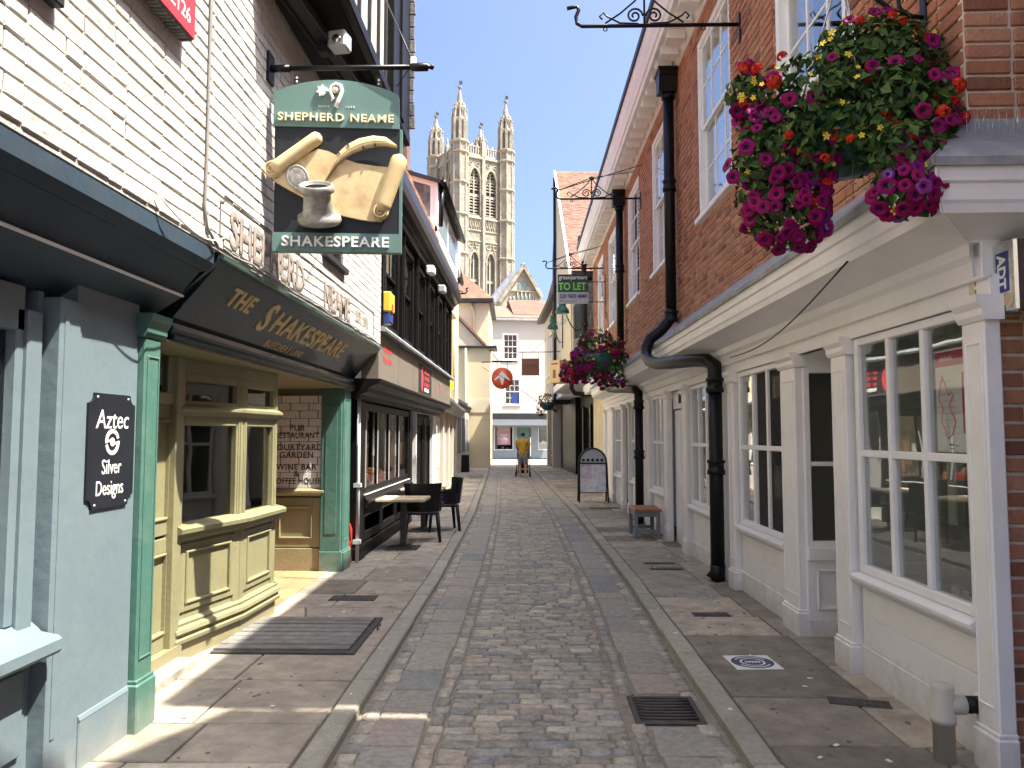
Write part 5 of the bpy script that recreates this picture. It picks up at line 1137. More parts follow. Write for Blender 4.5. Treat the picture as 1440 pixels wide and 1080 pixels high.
part('roof',MB(MF5).add([(.5,.35,8.6),(2.75,.35,8.6),(2.75,-6,8.6),(.5,-6,8.6),(.2,-1.6,11.0),(.2,-4.6,11.0)],[(0,1,4),(1,2,5,4),(2,3,5),(3,0,4,5)]),'tile',H5)
part('downpipe',MB(MF5).tube([(1.6,.07,8.4),(1.75,.07,7.9),(1.75,.07,6.1)],.06,6).tube([(1.45,1.67,5.9),(1.45,1.67,.1)],.06,6),'cream',H5)
part('boards',MB(MF5).box(.2,2.6,1.6,1.63,2.75,3.4),'cream',H5)
H6=thing('pale_shopfront','narrow pale shop with a dark doorway under the yellow house','shop',(-3.3,30,0))
part('wall',MB().box(-4.2,-2.95,29.0,37.5,.05,3.0),'creamw',H6); part('cornice',MB().box(-4.2,-2.8,28.9,37.6,2.95,3.1,.02),'lead',H6)
for i in range(4): part('window',MB().box(-2.96,-2.93,29.6+i*2,31.0+i*2,.9,2.4),'slate',H6)
# ------------------------------------------------------------ facade closing the street
F=thing('ivory_house','ivory rendered house facing down the street with a slate grey shopfront','building',(-1,51.6,0))
MF=FR((-4.6,53.2,0),(1,.16),(.16,-1))
wi=[(2.75,3.85,6.9,8.75),(2.85,4.0,3.75,5.6)]
simple_house(F,MF,0,9.5,2.9,9.75,6,'creamw',wi,cols=3,rows=2)
part('roof',MB(MF).prism([(.25,9.72),(.25,9.85),(-3.5,11.25),(-7,9.8)],-.3,9.8,ax=0),'tile',F); part('gutter',MB(MF).box(-.3,9.8,.1,.32,9.62,9.76,.02),'lead',F)
part('raised_roof',MB(MF).prism([(-.6,10.2),(-3.5,11.75),(-6.4,10.2)],3.6,9.8,ax=0),'tile',F)
part('fascia',MB(MF).box(.4,9.5,0,.22,2.72,3.15,.02),'dkgrey',F); part('string',MB(MF).box(0,9.5,0,.12,3.15,3.3,.02),'creamw',F)
aw=MB(MF); 
for i in range(30): aw.prism([(.6+i*.2,2.3),(.6+(i+1)*.2,2.3),(.6+i*.2+.17,2.18),(.6+i*.2+.03,2.18)],.9,.93,ax=1)
aw.mould([(.2,2.75),(.93,2.32),(.93,2.28),(.2,2.70)],.6,6.6); part('awning',aw,mat('slate_awning_cloth',(.05,.055,.062),v=.1,rough=.8),F)
part('shopfront',MB(MF).box(0,.35,-.1,.05,.05,2.75).box(1.0,1.1,-.1,.05,.05,2.72).box(2.05,2.15,-.1,.05,.05,2.72).box(3.5,3.75,-.1,.05,.05,2.72).box(4.75,5.25,-.1,.06,.05,2.72).box(6.9,7.2,-.1,.05,.05,2.72).box(2.15,3.5,-.1,.03,.05,.62).box(5.25,6.9,-.1,.03,.05,.62).box(.35,1.0,-.1,.03,.05,.62).box(7.2,9.5,-.1,.03,.05,2.72),mat('grey_blue_shopfront',(.20,.235,.25),v=.08,rough=.5),F)
part('door',MB(MF).box(3.8,4.7,-.2,-.1,.05,2.6).box(3.95,4.55,-.1,-.08,.2,.9).box(3.95,4.22,-.1,-.08,1.1,2.3).box(4.28,4.55,-.1,-.08,1.1,2.3),'teal',F)
for a,b in((2.15,3.5),(5.25,6.9),(.35,1.0)): gridwin(MF,F,a,b,.62,2.7,1,1,0,m='whitew',name='shop_window'); roombox(MF,F,a,b,.5,2.7,1.6,'dark',o=-.1)
part('doorway',MB(MF).box(1.1,2.05,-1.6,-1.5,.05,2.7).box(1.08,1.1,-1.5,-.1,.05,2.7).box(2.05,2.07,-1.5,-.1,.05,2.7).box(1.1,2.05,-1.5,-.1,2.66,2.7),'dark',F)
part('window_poster',MB(MF).box(2.4,3.3,-.08,-.07,.98,2.25),'pink',F); part('poster_line',MB(MF).box(2.62,3.08,-.069,-.066,1.6,1.72).box(2.55,3.15,-.069,-.066,1.35,1.38).box(2.55,3.15,-.069,-.066,2.0,2.03),'paper',F)
part('display_shelf',MB(MF).box(5.4,6.7,-.5,-.3,1.1,1.15).box(5.4,6.7,-.5,-.3,1.7,1.75).box(5.5,6.6,-1.0,-.95,.6,2.5),'room',F)
mb=MB(MF)
for a in(1.3,2.3,3.3,5.9,6.6,1.8): mb.lathe([(0,-.05),(.05,0),(0,.05)],c=(a,-.35,2.42),n=8)
part('shop_bulb',mb,'bulb',F); part('window_goods',MB(MF).box(5.5,5.7,-.45,-.35,1.15,1.35).box(5.9,6.2,-.45,-.35,1.15,1.3).box(6.2,6.5,-.45,-.35,1.75,2.1).box(2.7,2.85,-.3,-.2,.66,.85).box(3.0,3.2,-.3,-.2,.66,.8),'goods',F,kind='stuff')
part('window_sign',MB(MF).box(3.4,3.92,-.05,-.045,3.85,4.6),'bluep',F)
# ------------------------------------------------------------ right: gabled houses beyond the brick building
G1=thing('gabled_house','cream fronted house with a tall clay tiled slope beyond the brick building','building',(2,25,0))
g0,g1=Vector((1.33,24.8)),Vector((1.10,31.2))
def along(t,dx=0): p=g0+(g1-g0)*t; return (p.x+dx,p.y)
# street wall (trapezoid) and tiled slope facing the camera
MGb=FR((g0.x,g0.y,0),(g1.x-g0.x,g1.y-g0.y),(-1,-.036)); Lg=(g1-g0).length
part('wall',MB(MGb).prism([(0,3.6),(Lg,3.6),(Lg,12.4),(0,7.1)],-.3,0,ax=1),'cream',G1)
part('south_wall',MB().box(1.34,4.,24.8,25.05,3.6,7.2),'creamw',G1)
for i in range(20): part('weatherboard',MB().box(1.86,2.6,24.74,24.8,3.7+i*.17,3.7+i*.17+.16,.012),'whitew',G1)
part('bay',MB().box(1.36,1.8,24.3,24.79,4.2,4.7,.02).box(1.36,1.42,24.3,24.79,4.7,6.5,.01).box(1.74,1.8,24.3,24.79,4.7,6.5,.01).box(1.34,1.84,24.25,24.79,6.5,6.7,.02),'creamw',G1); part('bay_window',MB().box(1.42,1.74,24.4,24.45,4.7,6.5),'leadgl',G1); part('bay_base',MB().prism([(1.4,3.7),(2.0,3.7),(1.84,4.2),(1.34,4.2)],24.2,24.8,ax=1),'tan',G1)
sl=math.atan2(12.4-7.1,Lg); st=MB()
part('roof',MB(MGb).prism([(-.35,6.85),(Lg,12.45),(Lg+.1,12.45),(Lg+3.,9.6),(Lg+3,3.),(-.3,6.7)],-4.5,-.03,ax=1),'dkgrey',G1)
rr=random.Random(12); nr=int((Lg+.3)/math.cos(sl)/.11)
for j in range(nr):
    u=-.35/1+ j*.11*math.cos(sl); zz=6.87+(u+.35)*math.tan(sl)
    for i in range(16):
        o=.06-(i+(.5 if j%2 else 0))*.17
        M=MGb@Matrix.Translation((u,o,zz+.01))@Matrix.Rotation(-sl+R(5),4,'Y'); st.box(-.01,.16,-.165,0,0,.016+rr.uniform(0,.008),M=M)
part('roof_tile',st,'tile',G1,kind='stuff')
mb=MB(MGb); mb.prism([(-.4,6.78),(Lg,12.38),(Lg,12.50),(-.4,6.90)],.02,.10,ax=1); part('bargeboard',mb,'whitew',G1); part('corner_pipe',MB(MGb).tube([(Lg,.08,12.2),(Lg,.08,3.6)],.05,6),'black',G1)
part('jetty',MB(MGb).box(-.4,Lg,-1.2,.15,3.32,3.6,.02),'white',G1)
gA,gB=Vector((2.5,24.2)),Vector((1.75,36.5)); MGg=FR((gA.x,gA.y,0),(gB-gA),(-1,-.06)); 
part('shopfront',MB(MGg).box(0,12.3,-.3,-.1,.05,.75).box(0,12.3,-.3,.0,2.75,3.35),'blackw',G1)
for i in range(6):
    a=.2+i*2.05; part('pilaster',MB(MGg).box(a-.2,a+.12,-.3,.04,.05,2.8,.01),'blackw',G1)
    if i<5: gridwin(MGg,G1,a+.15,a+1.82,.75,2.75,2,1,-.03,m='blackw',name='shop_window'); part('window_print',MB(MGg).box(a+.25,a+.95,-.2,-.19,.8,2.6),'orange',G1); 
part('dark_back',MB(MGg).box(0,12.3,-1.3,-1.2,.05,3.),'dark',G1)
Pq=thing('cream_pier','cream rendered wall end with a yellow warning triangle past the white shopfronts','wall',(2.2,21.5,0)); part('wall',MB().box(2.02,4,20.4,24.6,.05,2.95),'cream',Pq); part('base',MB().box(1.99,2.5,20.42,24.5,.05,.5,.02),'creamw',Pq)
part('jetty',MB().box(1.70,4.,20.9,24.7,2.9,3.2,.02),'white',Pq); part('upper',MB().box(2.02,4.,23.9,24.6,3.2,6.9),'creamw',Pq)
part('warning_triangle',MB().prism([(22.0,2.28),(22.5,2.28),(22.25,2.66)],2.008,2.018,ax=0),'alarm',Pq)
G2=thing('hipped_house','pale house with dark eaves beyond the clay tiled gable on the right','building',(1.2,33,0))
MG2=FR((1.36,31.6,0),(.80-1.36,41.0-31.6),(-1,-.06)); Lq=9.4
part('wall',MB(MG2).box(0,Lq,-4,0,3.5,7.7),'creamw',G2); part('eaves',MB(MG2).mould([(0,7.6),(.38,7.55),(.42,7.7),(0,7.95)],-.3,Lq+.2),'dkgrey',G2); part('roof',MB(MG2).prism([(-.2,7.9),(1.2,12.2),(1.5,12.2),(3.4,7.9)],-4,-.12,ax=1).prism([(3,7.9),(Lq,7.9),(Lq,8.4),(3,9.2)],-4,.0,ax=1),'tile',G2)
for a in(.6,2.9,5.2,7.2): sash(MG2,G2,a,a+1.1,4.6,6.6,cols=2,rows=2,o=.02)
part('jetty',MB(MG2).box(-.2,Lq,-1,.1,3.2,3.5,.02),'white',G2); part('shopfront',MB(MG2).box(0,Lq,-1.2,-.5,.05,3.2),'blackw',G2); part('shop_pier',MB(MG2).box(6,6.4,-.5,-.1,.05,3.2),'creamw',G2); part('shop_pier',MB(MG2).box(9,9.4,-.5,-.1,.05,3.2),'creamw',G2)
# box sign, pipes
t=thing('box_sign','tan box sign projecting beside the cream bay above the far hanging basket','sign',(1.0,24.1,3.2)); 
part('box',MB(Matrix.Translation((1.0,24.6,3.3))@Matrix.Rotation(R(38),4,'Z')).box(-.27,.27,-.25,.25,0,.72,.01),'tan',t)
part('mark',MB(Matrix.Translation((1.0,24.6,3.3))@Matrix.Rotation(R(38),4,'Z')).box(-.276,-.27,-.16,.16,.58,.63).box(-.276,-.27,-.05,.08,.15,.42),'brown',t)
t=thing('drainpipe','dark drainpipe with hopper running down the white boarded wall','drainpipe',(1.66,23.7,3.3)); part('pipe',MB().tube([(1.68,23.7,7.6),(1.68,23.7,3.3)],.085,10),'dkgrey',t); part('hopper',MB().box(1.5,1.86,23.5,23.9,7.5,7.8,.03),'black',t); part('collar',MB().lathe([(.13,0),(.13,.1)],c=(1.68,23.7,5.0),n=10),'dkgrey',t)
t=thing('drainpipe','black swan necked drainpipe turning under the far white soffit','drainpipe',(1.6,24.2,2.8)); part('pipe',MB().tube([(1.36,24.1,4.2),(1.36,24.1,3.55),(1.3,24.1,3.35),(1.3,24.1,3.1),(1.4,24.1,2.95),(1.7,24.1,2.92),(2.2,24.1,2.9),(2.4,24.1,2.8),(2.4,24.1,.1)],.075,10),'black',t)
# ------------------------------------------------------------ cathedral
T=thing('cathedral_tower','tall gothic limestone bell tower with four crocketed pinnacles against the blue sky','tower',(-13.9,150,0))
th_=R(32.8); W=10.7; A0=Vector((-13.9,150)); ex=Vector((math.cos(th_),math.sin(th_))); ey=Vector((-math.sin(th_),math.cos(th_)))
MTR=FR((A0.x,A0.y,0),ex,-ey)          # face to the right, seen from the street
c3=A0+ey*W; MTL=FR((c3.x,c3.y,0),-ey,-ex)   # left face
part('core',MB(MTR).box(.3,W-.3,-W+.3,-.9,0,56.5),'louv',T)
def arch_pts(a0,a1,zs,h,n=7):
    # pointed arch from springing zs: left curve up then right curve down
    w=a1-a0; c=(a0+a1)/2; L=[];
    for i in range(n+1):
        t=i/n; L.append((a0+(c-a0)*(1-math.cos(t*math.pi/2))**.9 if 0 else a0+(w/2)*(1-(1-t)**1.0)*1.0 if 0 else a0+(w/2)*t**1.55,zs+h*math.sin(t*math.pi/2)))
    return L,[(a0+a1-x,z) for x,z in L[::-1]]
def tower_face(M):
    b0,b1=1.6,W-1.6; mid=W/2; ww=[(b0+.55,mid-.55),(mid+.55,b1-.55)]
    H1=[(a,b,45.6,55.2) for a,b in ww]; H2=[(a+.3,b-.3,28.,38.2) for a,b in ww]
    mb=MB(M); holes(mb,0,W,0,57.2,-.9,0,H1+H2); part('wall',mb,'lime',T)
    for (a,b,z0,z1) in H1+H2:
        zs=z1-(b-a)*1.05; L,Rr=arch_pts(a,b,zs,z1-zs)
        sp=MB(M); sp.prism([(a,zs)]+L[1:]+[(a,z1)],-.75,-.02,ax=1); sp.prism([(b,zs),(b,z1)]+Rr[:-1],-.75,-.02,ax=1); part('spandrel',sp,'lime',T)
        wf=MB(M); m=(a+b)/2; wf.box(m-.12,m+.12,-.7,-.35,z0,z1-.4); wf.tube([(x,.05,z) for x,z in [(a-.05,z0)]+L+Rr+[(b+.05,z0)]],.17,5,sm=False)
        wf.tube([(a+.05,-.45,zs-.2)]+[(a+.05+(m-a)*.5*t,-.45,zs-.2+.9*math.sin(t*1.57)) for t in(.4,.8,1)]+[(m-(m-a)*.5*t,-.45,zs+.7-.9*t*t) for t in(.3,.7,1)],.1,4,sm=False); wf.tube([(m,-.45,zs-.2)]+[(m+(b-m)*.5*t,-.45,zs-.2+.9*math.sin(t*1.57)) for t in(.4,.8,1)]+[(b-(b-m)*.5*t,-.45,zs+.7-.9*t*t) for t in(.3,.7,1)],.1,4,sm=False)
        zz=z0+(z1-z0)*.45; wf.box(a,b,-.7,-.4,zz-.45,zz+.1)
        f=part('window',wf,'limed',T)
        if z0>40:
            lv=MB(M); k=z0+.35
            while k<z1-.5:
                if abs(k-zz)>.5: lv.prism([(-.85,k+.32),(-.85,k+.22),(-.42,k-.08),(-.42,k+.04)],a,b,ax=0)
                k+=.62
            part('louvre',lv,'limed',f)
        else: part('glass',MB(M).box(a,b,-.8,-.75,z0,z1),'leadgl',f)
    # buttress strip, strings, blind tracery band, parapet
    part('buttress',MB(M).box(mid-.35,mid+.35,0,.42,0,57.5,.06).box(mid-.22,mid+.22,.42,.6,0,50,.05),'limed',T)
    for z_,h,o in((57.1,.5,.35),(44.8,.35,.25),(42.3,.3,.2),(40.2,.25,.2),(27.2,.4,.3)): part('string_course',MB(M).box(.9,W-.9,-.1,o,z_,z_+h,.06),'limed',T)
    bl=MB(M)
    for i in range(7):
        for (z0,z1) in((42.7,44.7),):
            a=b0+i*(b1-b0)/7; bl.tube([(a,.06,z0),(a+(b1-b0)/14,.06,z1),(a+(b1-b0)/7,.06,z0)],.1,4,sm=False); bl.tube([(a,.06,z1),(a+(b1-b0)/14,.06,z0),(a+(b1-b0)/7,.06,z1)],.1,4,sm=False)
    for c in((b0+mid)/2-.15,(mid+b1)/2+.15):
        for dx,dz in((-.75,39.3),(.75,39.3),(0,40.0),(0,38.7)):
            bl.tube([(c+dx+.42*math.cos(k*.785),.06,dz+.42*math.sin(k*.785)) for k in range(8)],.09,4,closed=True,sm=False)
        for dx in(-1,1):
            bl.tube([(c+dx*.9,.06,56.3+.35*math.sin(k*.9)) if 0 else (c+dx*.85+.35*math.cos(k*.9),.06,56.0+.35*math.sin(k*.9)) for k in range(7)],.09,4,closed=True,sm=False)
        bl.tube([(c-1.35,.08,36.),(c-.7,.1,38.2),(c,.12,40.3),(c+.7,.1,38.2),(c+1.35,.08,36.)],.13,4,sm=False)
    part('tracery',bl,'limed',T)
    pa=MB(M); pa.box(1.2,W-1.2,-.3,.1,57.6,58.1); n=14
    for i in range(n):
        a=1.3+i*(W-2.6)/n; pa.box(a,a+.22,-.2,.05,58.1,59.5); pa.tube([(a+.22,-.1,58.4),(a+.22+(W-2.6)/n*.4,-.1,59.1),(a+(W-2.6)/n,-.1,58.4)],.09,4,sm=False)
    pa.box(1.2,W-1.2,-.3,.08,59.5,59.75)
    for i in range(n//2): a=1.5+i*(W-2.6)/(n/2); pa.prism([(a,59.75),(a+.5,59.75),(a+.4,60.3),(a+.1,60.3)],-.25,.03,ax=1)
    part('parapet',pa,'limed',T)
    for a in(mid,): part('pinnacle',MB(M).box(a-.4,a+.4,-.4,.4,57.6,60.6,.05).lathe([(.42,0),(.3,.3),(.05,2.2),(.14,2.25),(.14,2.45),(0,2.6)],c=(a,0,60.6),n=6,sm=False),'limed',T)
tower_face(MTR); tower_face(MTL)
def turret(c,zt,zp=59.6):
    c3=(c.x,c.y,0); k=MB(); r=1.65
    def oct_(r0,z0,r1,z1,mb,rot=.3): mb.lathe([(r0,z0),(r1,z1)],c=c3,n=8,M=Matrix.Translation(c3)@Matrix.Rotation(th_+math.pi/8,4,'Z')@Matrix.Translation((-c3[0],-c3[1],0)),sm=False)
    oct_(r,0,r,zp,k); o=part('turret',k,'lime',T)
    d=MB()
    for i in range(8):
        a=th_+math.pi/8+i*math.pi/4; p=(c.x+r*math.cos(a),c.y+r*math.sin(a)); d.tube([(*p,0),(*p,zp)],.2,5,sm=False)
    for z_ in(27.2,37.,44.8,51.2,57.3): 
        d.lathe([(r+.02,z_),(r+.35,z_+.15),(r+.35,z_+.4),(r+.02,z_+.55)],c=c3,n=8,M=Matrix.Translation(c3)@Matrix.Rotation(th_+math.pi/8,4,'Z')@Matrix.Translation((-c3[0],-c3[1],0)),sm=False)
    d.lathe([(r,zp-.3),(r+.4,zp-.05),(r+.4,zp+.2),(r-.3,zp+.3)],c=c3,n=8,M=Matrix.Translation(c3)@Matrix.Rotation(th_+math.pi/8,4,'Z')@Matrix.Translation((-c3[0],-c3[1],0)),sm=False)
    part('turret_moulding',d,'limed',T)
    # open lantern stage: eight shafts with finials, then an upper stage and a spirelet
    l=MB(); zb=zp+.2; z2=zb+ (zt-zb)*.34; z3=zb+(zt-zb)*.52; zs=zb+(zt-zb)*.82
    l2=MB()
    for i in range(8):
        a=th_+math.pi/8+i*math.pi/4; p=(c.x+1.4*math.cos(a),c.y+1.4*math.sin(a)); l.box(p[0]-.24,p[0]+.24,p[1]-.24,p[1]+.24,zb,z2+.2); l.lathe([(.3,0),(.16,.5),(.03,1.7),(.2,1.75),(.2,1.95),(0,2.1)],c=(*p,z2+.2),n=5,sm=False)
        q=(c.x+.95*math.cos(a),c.y+.95*math.sin(a)); l.box(q[0]-.2,q[0]+.2,q[1]-.2,q[1]+.2,z2,z3+.2); l.tube([(*p,z2-.2),(*q,z2+1.6)],.11,4,sm=False); l.lathe([(.24,0),(.24,.5),(.1,.55),(.0,1.0)],c=(*q,z3+.2),n=5,sm=False)
    l.lathe([(1.5,zb),(1.62,zb+.3)],c=c3,n=8).lathe([(1.3,z2-.6),(1.5,z2-.2),(1.45,z2+.1),(1.0,z2+.4)],c=c3,n=8,sm=False).lathe([(.95,z3-.4),(1.1,z3-.1),(1.1,z3+.25),(.8,z3+.3)],c=c3,n=8,sm=False)
    part('lantern_stage',l,'limed',T); part('lantern_core',MB().lathe([(1.05,zb),(1.0,z2)],c=c3,n=8,sm=False).lathe([(.62,z2),(.6,z3+.2)],c=c3,n=8,sm=False),'lime',T)
    s=part('spirelet',MB().lathe([(.82,z3+.2),(.12,zs),(.42,zs+.05),(.45,zs+.3),(.12,zs+.42),(.0,zs+.7)],c=c3,n=8,sm=False),'lime',T)
    v=MB().tube([(c.x,c.y,zs),(c.x,c.y,zt)],.07,4); v.box(c.x-.05,c.x+.55,c.y-.04,c.y+.04,zt-1.6,zt-.9); part('weathervane',v,'iron',s)
turret(A0,73.2); turret(A0+ex*W,72.6); turret(A0+ey*W,70.6); turret(A0+ex*W+ey*W,70.6)
Q=thing('cathedral_gable','limestone gable with tall lancet windows rising over the clay tiled roof','gable',(-.8,80,0))
zq=lambda y:1.65+(612-y)/1088*80; xq=lambda x:(x-745)/1088*80
gp=[(xq(697),8),(xq(765),8),(xq(761),zq(414)),(xq(735),zq(375)),(xq(701),zq(424))]
part('wall',MB().prism(gp,80,80.8,ax=1),'limed',Q)
part('coping',bar(bar(MB(),(xq(763),79.8,zq(416)),(xq(735),79.8,zq(372)),.35,.5),(xq(735),79.8,zq(372)),(xq(699),79.8,zq(426)),.35,.5),'lime',Q)
part('finial',MB().box(xq(733),xq(738),79.7,80.2,zq(374),zq(368),.05),'lime',Q)
for (x,a,b) in((731,393,406),(737,393,406),(724,413,424),(730,411,424),(736,410,424),(742,411,424),(748,414,424)):
    w_=.2; z0,z1=zq(b),zq(a); part('lancet',MB().prism([(xq(x)-w_,z0),(xq(x)+w_,z0),(xq(x)+w_,z1-.3),(xq(x),z1),(xq(x)-w_,z1-.3)],79.93,80.02,ax=1),'leadgl',Q)
mb=MB()
for x in(721,727,733,739,745,751): mb.tube([(xq(x),79.9,zq(425)),(xq(x),79.9,zq(408 if 724<x<748 else 416))],.09,5)
for x in(716,754): mb.tube([(xq(x),79.9,zq(425)),(xq(x),79.9,zq(417))],.12,5)
mb.box(xq(705),xq(760),79.8,79.99,zq(409),zq(407.5)); part('shaft',mb,'lime',Q)
part('roof',MB().prism([(xq(735),zq(378)),(xq(700),zq(424)),(xq(688),zq(424)),(xq(724),zq(378))],80.5,82,ax=1),'lead',Q)
Q.rotation_euler.z=R(20)
# ------------------------------------------------------------ iron brackets, lanterns, signs
def scrollwork(x0,x1,y,z,label,wall=None,stays=True):
    t=thing('sign_bracket',label,'bracket',(x1,y,z)); L=x1-x0
    part('bar',MB().tube([(x1,y,z),(x0+.06,y,z),(x0+.01,y,z+.03),(x0,y,z+.10),(x0+.03,y,z+.17),(x0+.01,y,z+.21),(x0-.05,y,z+.2),(x0-.09,y,z+.19)],.02,7),'black',t)
    part('wall_plate',MB().box(x1-.012,x1+.012,y-.025,y+.025,z-.2,z+.12,.004),'black',t)
    mb=MB(); c=x0+L*.42
    for s in(-1,1):
        pts=[]
        for i in range(22):
            a=i/21*3.3*math.pi; r=.085*(1-.8*i/21); pts.append((c+s*(.10-r*math.cos(a)*1.0),y,z+.105+r*math.sin(a)))
        mb.tube(pts,.011,5)
        mb.tube([(c+s*.06,y,z+.02),(c+s*.25,y,z+.03),(c+s*.38,y,z+.10),(c+s*.42,y,z+.14),(c+s*.46,y,z+.10),(c+s*.43,y,z+.07)],.010,5)
        mb.tube([(c+s*.02,y,z+.36),(c+s*.10,y,z+.26),(c+s*.25,y,z+.13),(c+s*.40,y,z+.03)],.010,5)
    mb.tube([(c,y,z),(c,y,z+.38)],.012,5); part('scroll',mb,'black',t)
    part('boss',MB().lathe([(0,-.04),(.04,-.02),(.05,0),(.04,.02),(0,.04)],c=(c,y,z+.39),n=8),'lgreen',t)
    if stays:
        part('stay',MB().tube([(x0+.06,y,z+.17),(c,y,z+.40),(x1,y+.9,z+.82)],.008,4).tube([(x0+.06,y,z+.17),(c,y,z+.36),(x1+.02,y-.05,z+.62)],.008,4),'black',t)
    for xx in(x0+L*.18,x0+L*.78): part('ring',MB().tube([(xx+.02*math.cos(k),y,z-.035+.02*math.sin(k)) for k in [q*.785 for q in range(8)]],.006,4,closed=True),'black',t)
    return t
scrollwork(.48,2.15,7.7,5.84,'nearest scrolled iron bracket at the top edge of the picture',stays=False)
scrollwork(.50,2.07,14.2,6.05,'middle scrolled iron bracket with stay rods beside the second drainpipe')
scrollwork(.44,2.0,20.7,6.15,'farthest scrolled iron bracket just above the letting sign')
t=thing('letting_sign','green and grey agent letting board hanging from the far right wall','sign',(1.14,20.2,5.1)); lx0,lx1,lz0,lz1=.74,1.55,5.1,5.88; ly=20.2
part('board',MB().box(lx0,lx1,ly,ly+.03,lz0,lz1,.004),'grey',t); part('green_panel',MB().box(lx0,lx1,ly-.004,ly,lz0+.31,lz1),'greenp',t); part('name_band',MB().box(lx0,lx1,ly-.006,ly-.004,lz1-.18,lz1),'dkprint',t)
TL=lambda z_:TM(((lx0+lx1)/2,ly-.008,z_),(1,0,0),(0,0,1))
part('lettering',MB().text('green',.16,TM((lx0+.03,ly-.008,lz1-.13),(1,0,0),(0,0,1)),.002,align='LEFT',sx=.83,bold=.001).text('partners',.16,TM((lx1-.03,ly-.008,lz1-.13),(1,0,0),(0,0,1)),.002,align='RIGHT',sx=.80,bold=.001),'letterw',t)
part('lettering',MB().text('&',.16,TM((lx0+.365,ly-.008,lz1-.13),(1,0,0),(0,0,1)),.002,sx=.7).text('TO LET',.27,TM(((lx0+lx1)/2-.02,ly-.008,lz0+.37),(1,0,0),(0,0,1)),.002,sx=.82,bold=.004),'lime2',t)
part('lettering',MB().text('020 7659 4848',.15,TL(lz0+.15),.002,sx=.78,bold=.002),'bluep',t); part('small_print',MB().box(lx0+.05,lx0+.5,ly-.003,ly-.001,lz0+.065,lz0+.075),'dkgrey',t)
part('arm',MB().tube([(lx1-.02,ly+.015,lz1-.2),(2.02,ly+.015,lz1-.2)],.012,5).tube([(lx1-.02,ly+.015,lz0+.05),(2.02,ly+.015,lz0+.05)],.012,5).box(1.99,2.02,ly-.0,ly+.04,lz0-.4,lz1),'black',t)
def lantern(x,y,z,wx,label,s=1.):
    t=thing('street_lantern',label,'lantern',(x,y,z)); M=Matrix.Translation((x,y,z))@Matrix.Scale(s,4)
    part('hood',MB(M).lathe([(.02,.95),(.10,.93),(.11,.86),(.09,.84),(.12,.78),(.13,.70),(.11,.66),(.12,.62),(.2,.52),(.22,.44),(.22,.40),(.18,.40)],n=14),'lgreen',t); part('globe',MB(M).lathe([(.17,.41),(.18,.3),(.15,.15),(.08,.05),(0,.03)],n=14),GLS,t)
    part('rod',MB(M).tube([(0,0,.93),(0,0,1.1)],.025,6),'black',t)
    part('arm',MB().tube([(x,y,z+.95*s+.1),(x+.0,y,z+1.05*s+.1),(wx,y,z+1.05*s+.1)],.022,6).tube([(x+(wx-x)*.2,y,z+.35),(x+(wx-x)*.45,y,z+.02),(x+(wx-x)*.7,y,z-.15),(wx,y,z-.1)],.02,6).box(wx-.02,wx+.02,y-.03,y+.03,z-.35,z+1.3),'black',t)
lantern(1.02,24.0,5.05,1.62,'nearer green hooded lantern with a milky globe under the letting sign'); lantern(.84,28.0,5.15,1.2,'farther green hooded lantern on a wall arm left of the first',.9)
t=thing('round_sign','round orange hanging sign with a white arrow shape','sign',(-1.18,33,3.55)); M=Matrix.Translation((-1.18,33,4.08)); 
part('disc',MB(M@Matrix.Rotation(R(90),4,'X')).lathe([(0,-.02),(.46,-.02),(.46,.02),(0,.02)],n=36),'oran',t)
part('arrow',MB(M).prism([(0,.31),(.34,-.06),(.30,-.09),(.10,.04),(.035,-.27),(-.035,-.27),(-.10,.04),(-.30,-.09),(-.34,-.06)],-.03,-.021,ax=1),'letterw',t)
part('bracket',MB().tube([(-2.1,33.6,4.83),(-.55,33,4.80)],.025,6).tube([(-1.63,33,4.8),(-.75,33,4.8)],.04,6).tube([(-1.4,33,4.8),(-1.4,33,4.45)],.01,4).tube([(-.96,33,4.8),(-.96,33,4.45)],.01,4).tube([(-2.0,33.6,5.6),(-1.35,33.1,4.85)],.014,4),'black',t)
t=thing('square_sign','square brown hide coloured sign with dark lettering hung from a wire','sign',(.04,30,3.95)); part('board',MB().box(-.31,.37,30,30.03,3.97,4.63,.006),'brown',t)
mb=MB()
for i,ch_ in enumerate('abuna'): mb.text(ch_,.2,Matrix.Translation((-.17+i*.1,29.996,4.30+.03*math.sin(math.pi*i/4)))@Matrix.Rotation(R(90),4,'X')@Matrix.Rotation(R(12-6*i),4,'Z'),.004,sx=.75)
part('lettering',mb,'dkprint',t); part('hanger',MB().tube([(-.28,30.015,4.63),(-.28,30.015,4.86)],.008,4).tube([(.33,30.015,4.63),(.33,30.015,4.86)],.008,4).tube([(1.7,29,4.82),(.8,29.6,4.84),(-.5,30.0,4.88)],.016,5).tube([(1.1,29.6,4.86),(.1,30,4.88),(.95,29.6,5.6)],.01,4),'black',t)
solo('street_wire',MB().tube([(-2.05,33.5,4.6),(-1.7,33,4.35),(-1.2,32,4.1),(-.4,33,3.6),(.5,36,3.1),(1.1,38,2.95)],.010,4),'black','thin slack cable below the round orange sign','cable')
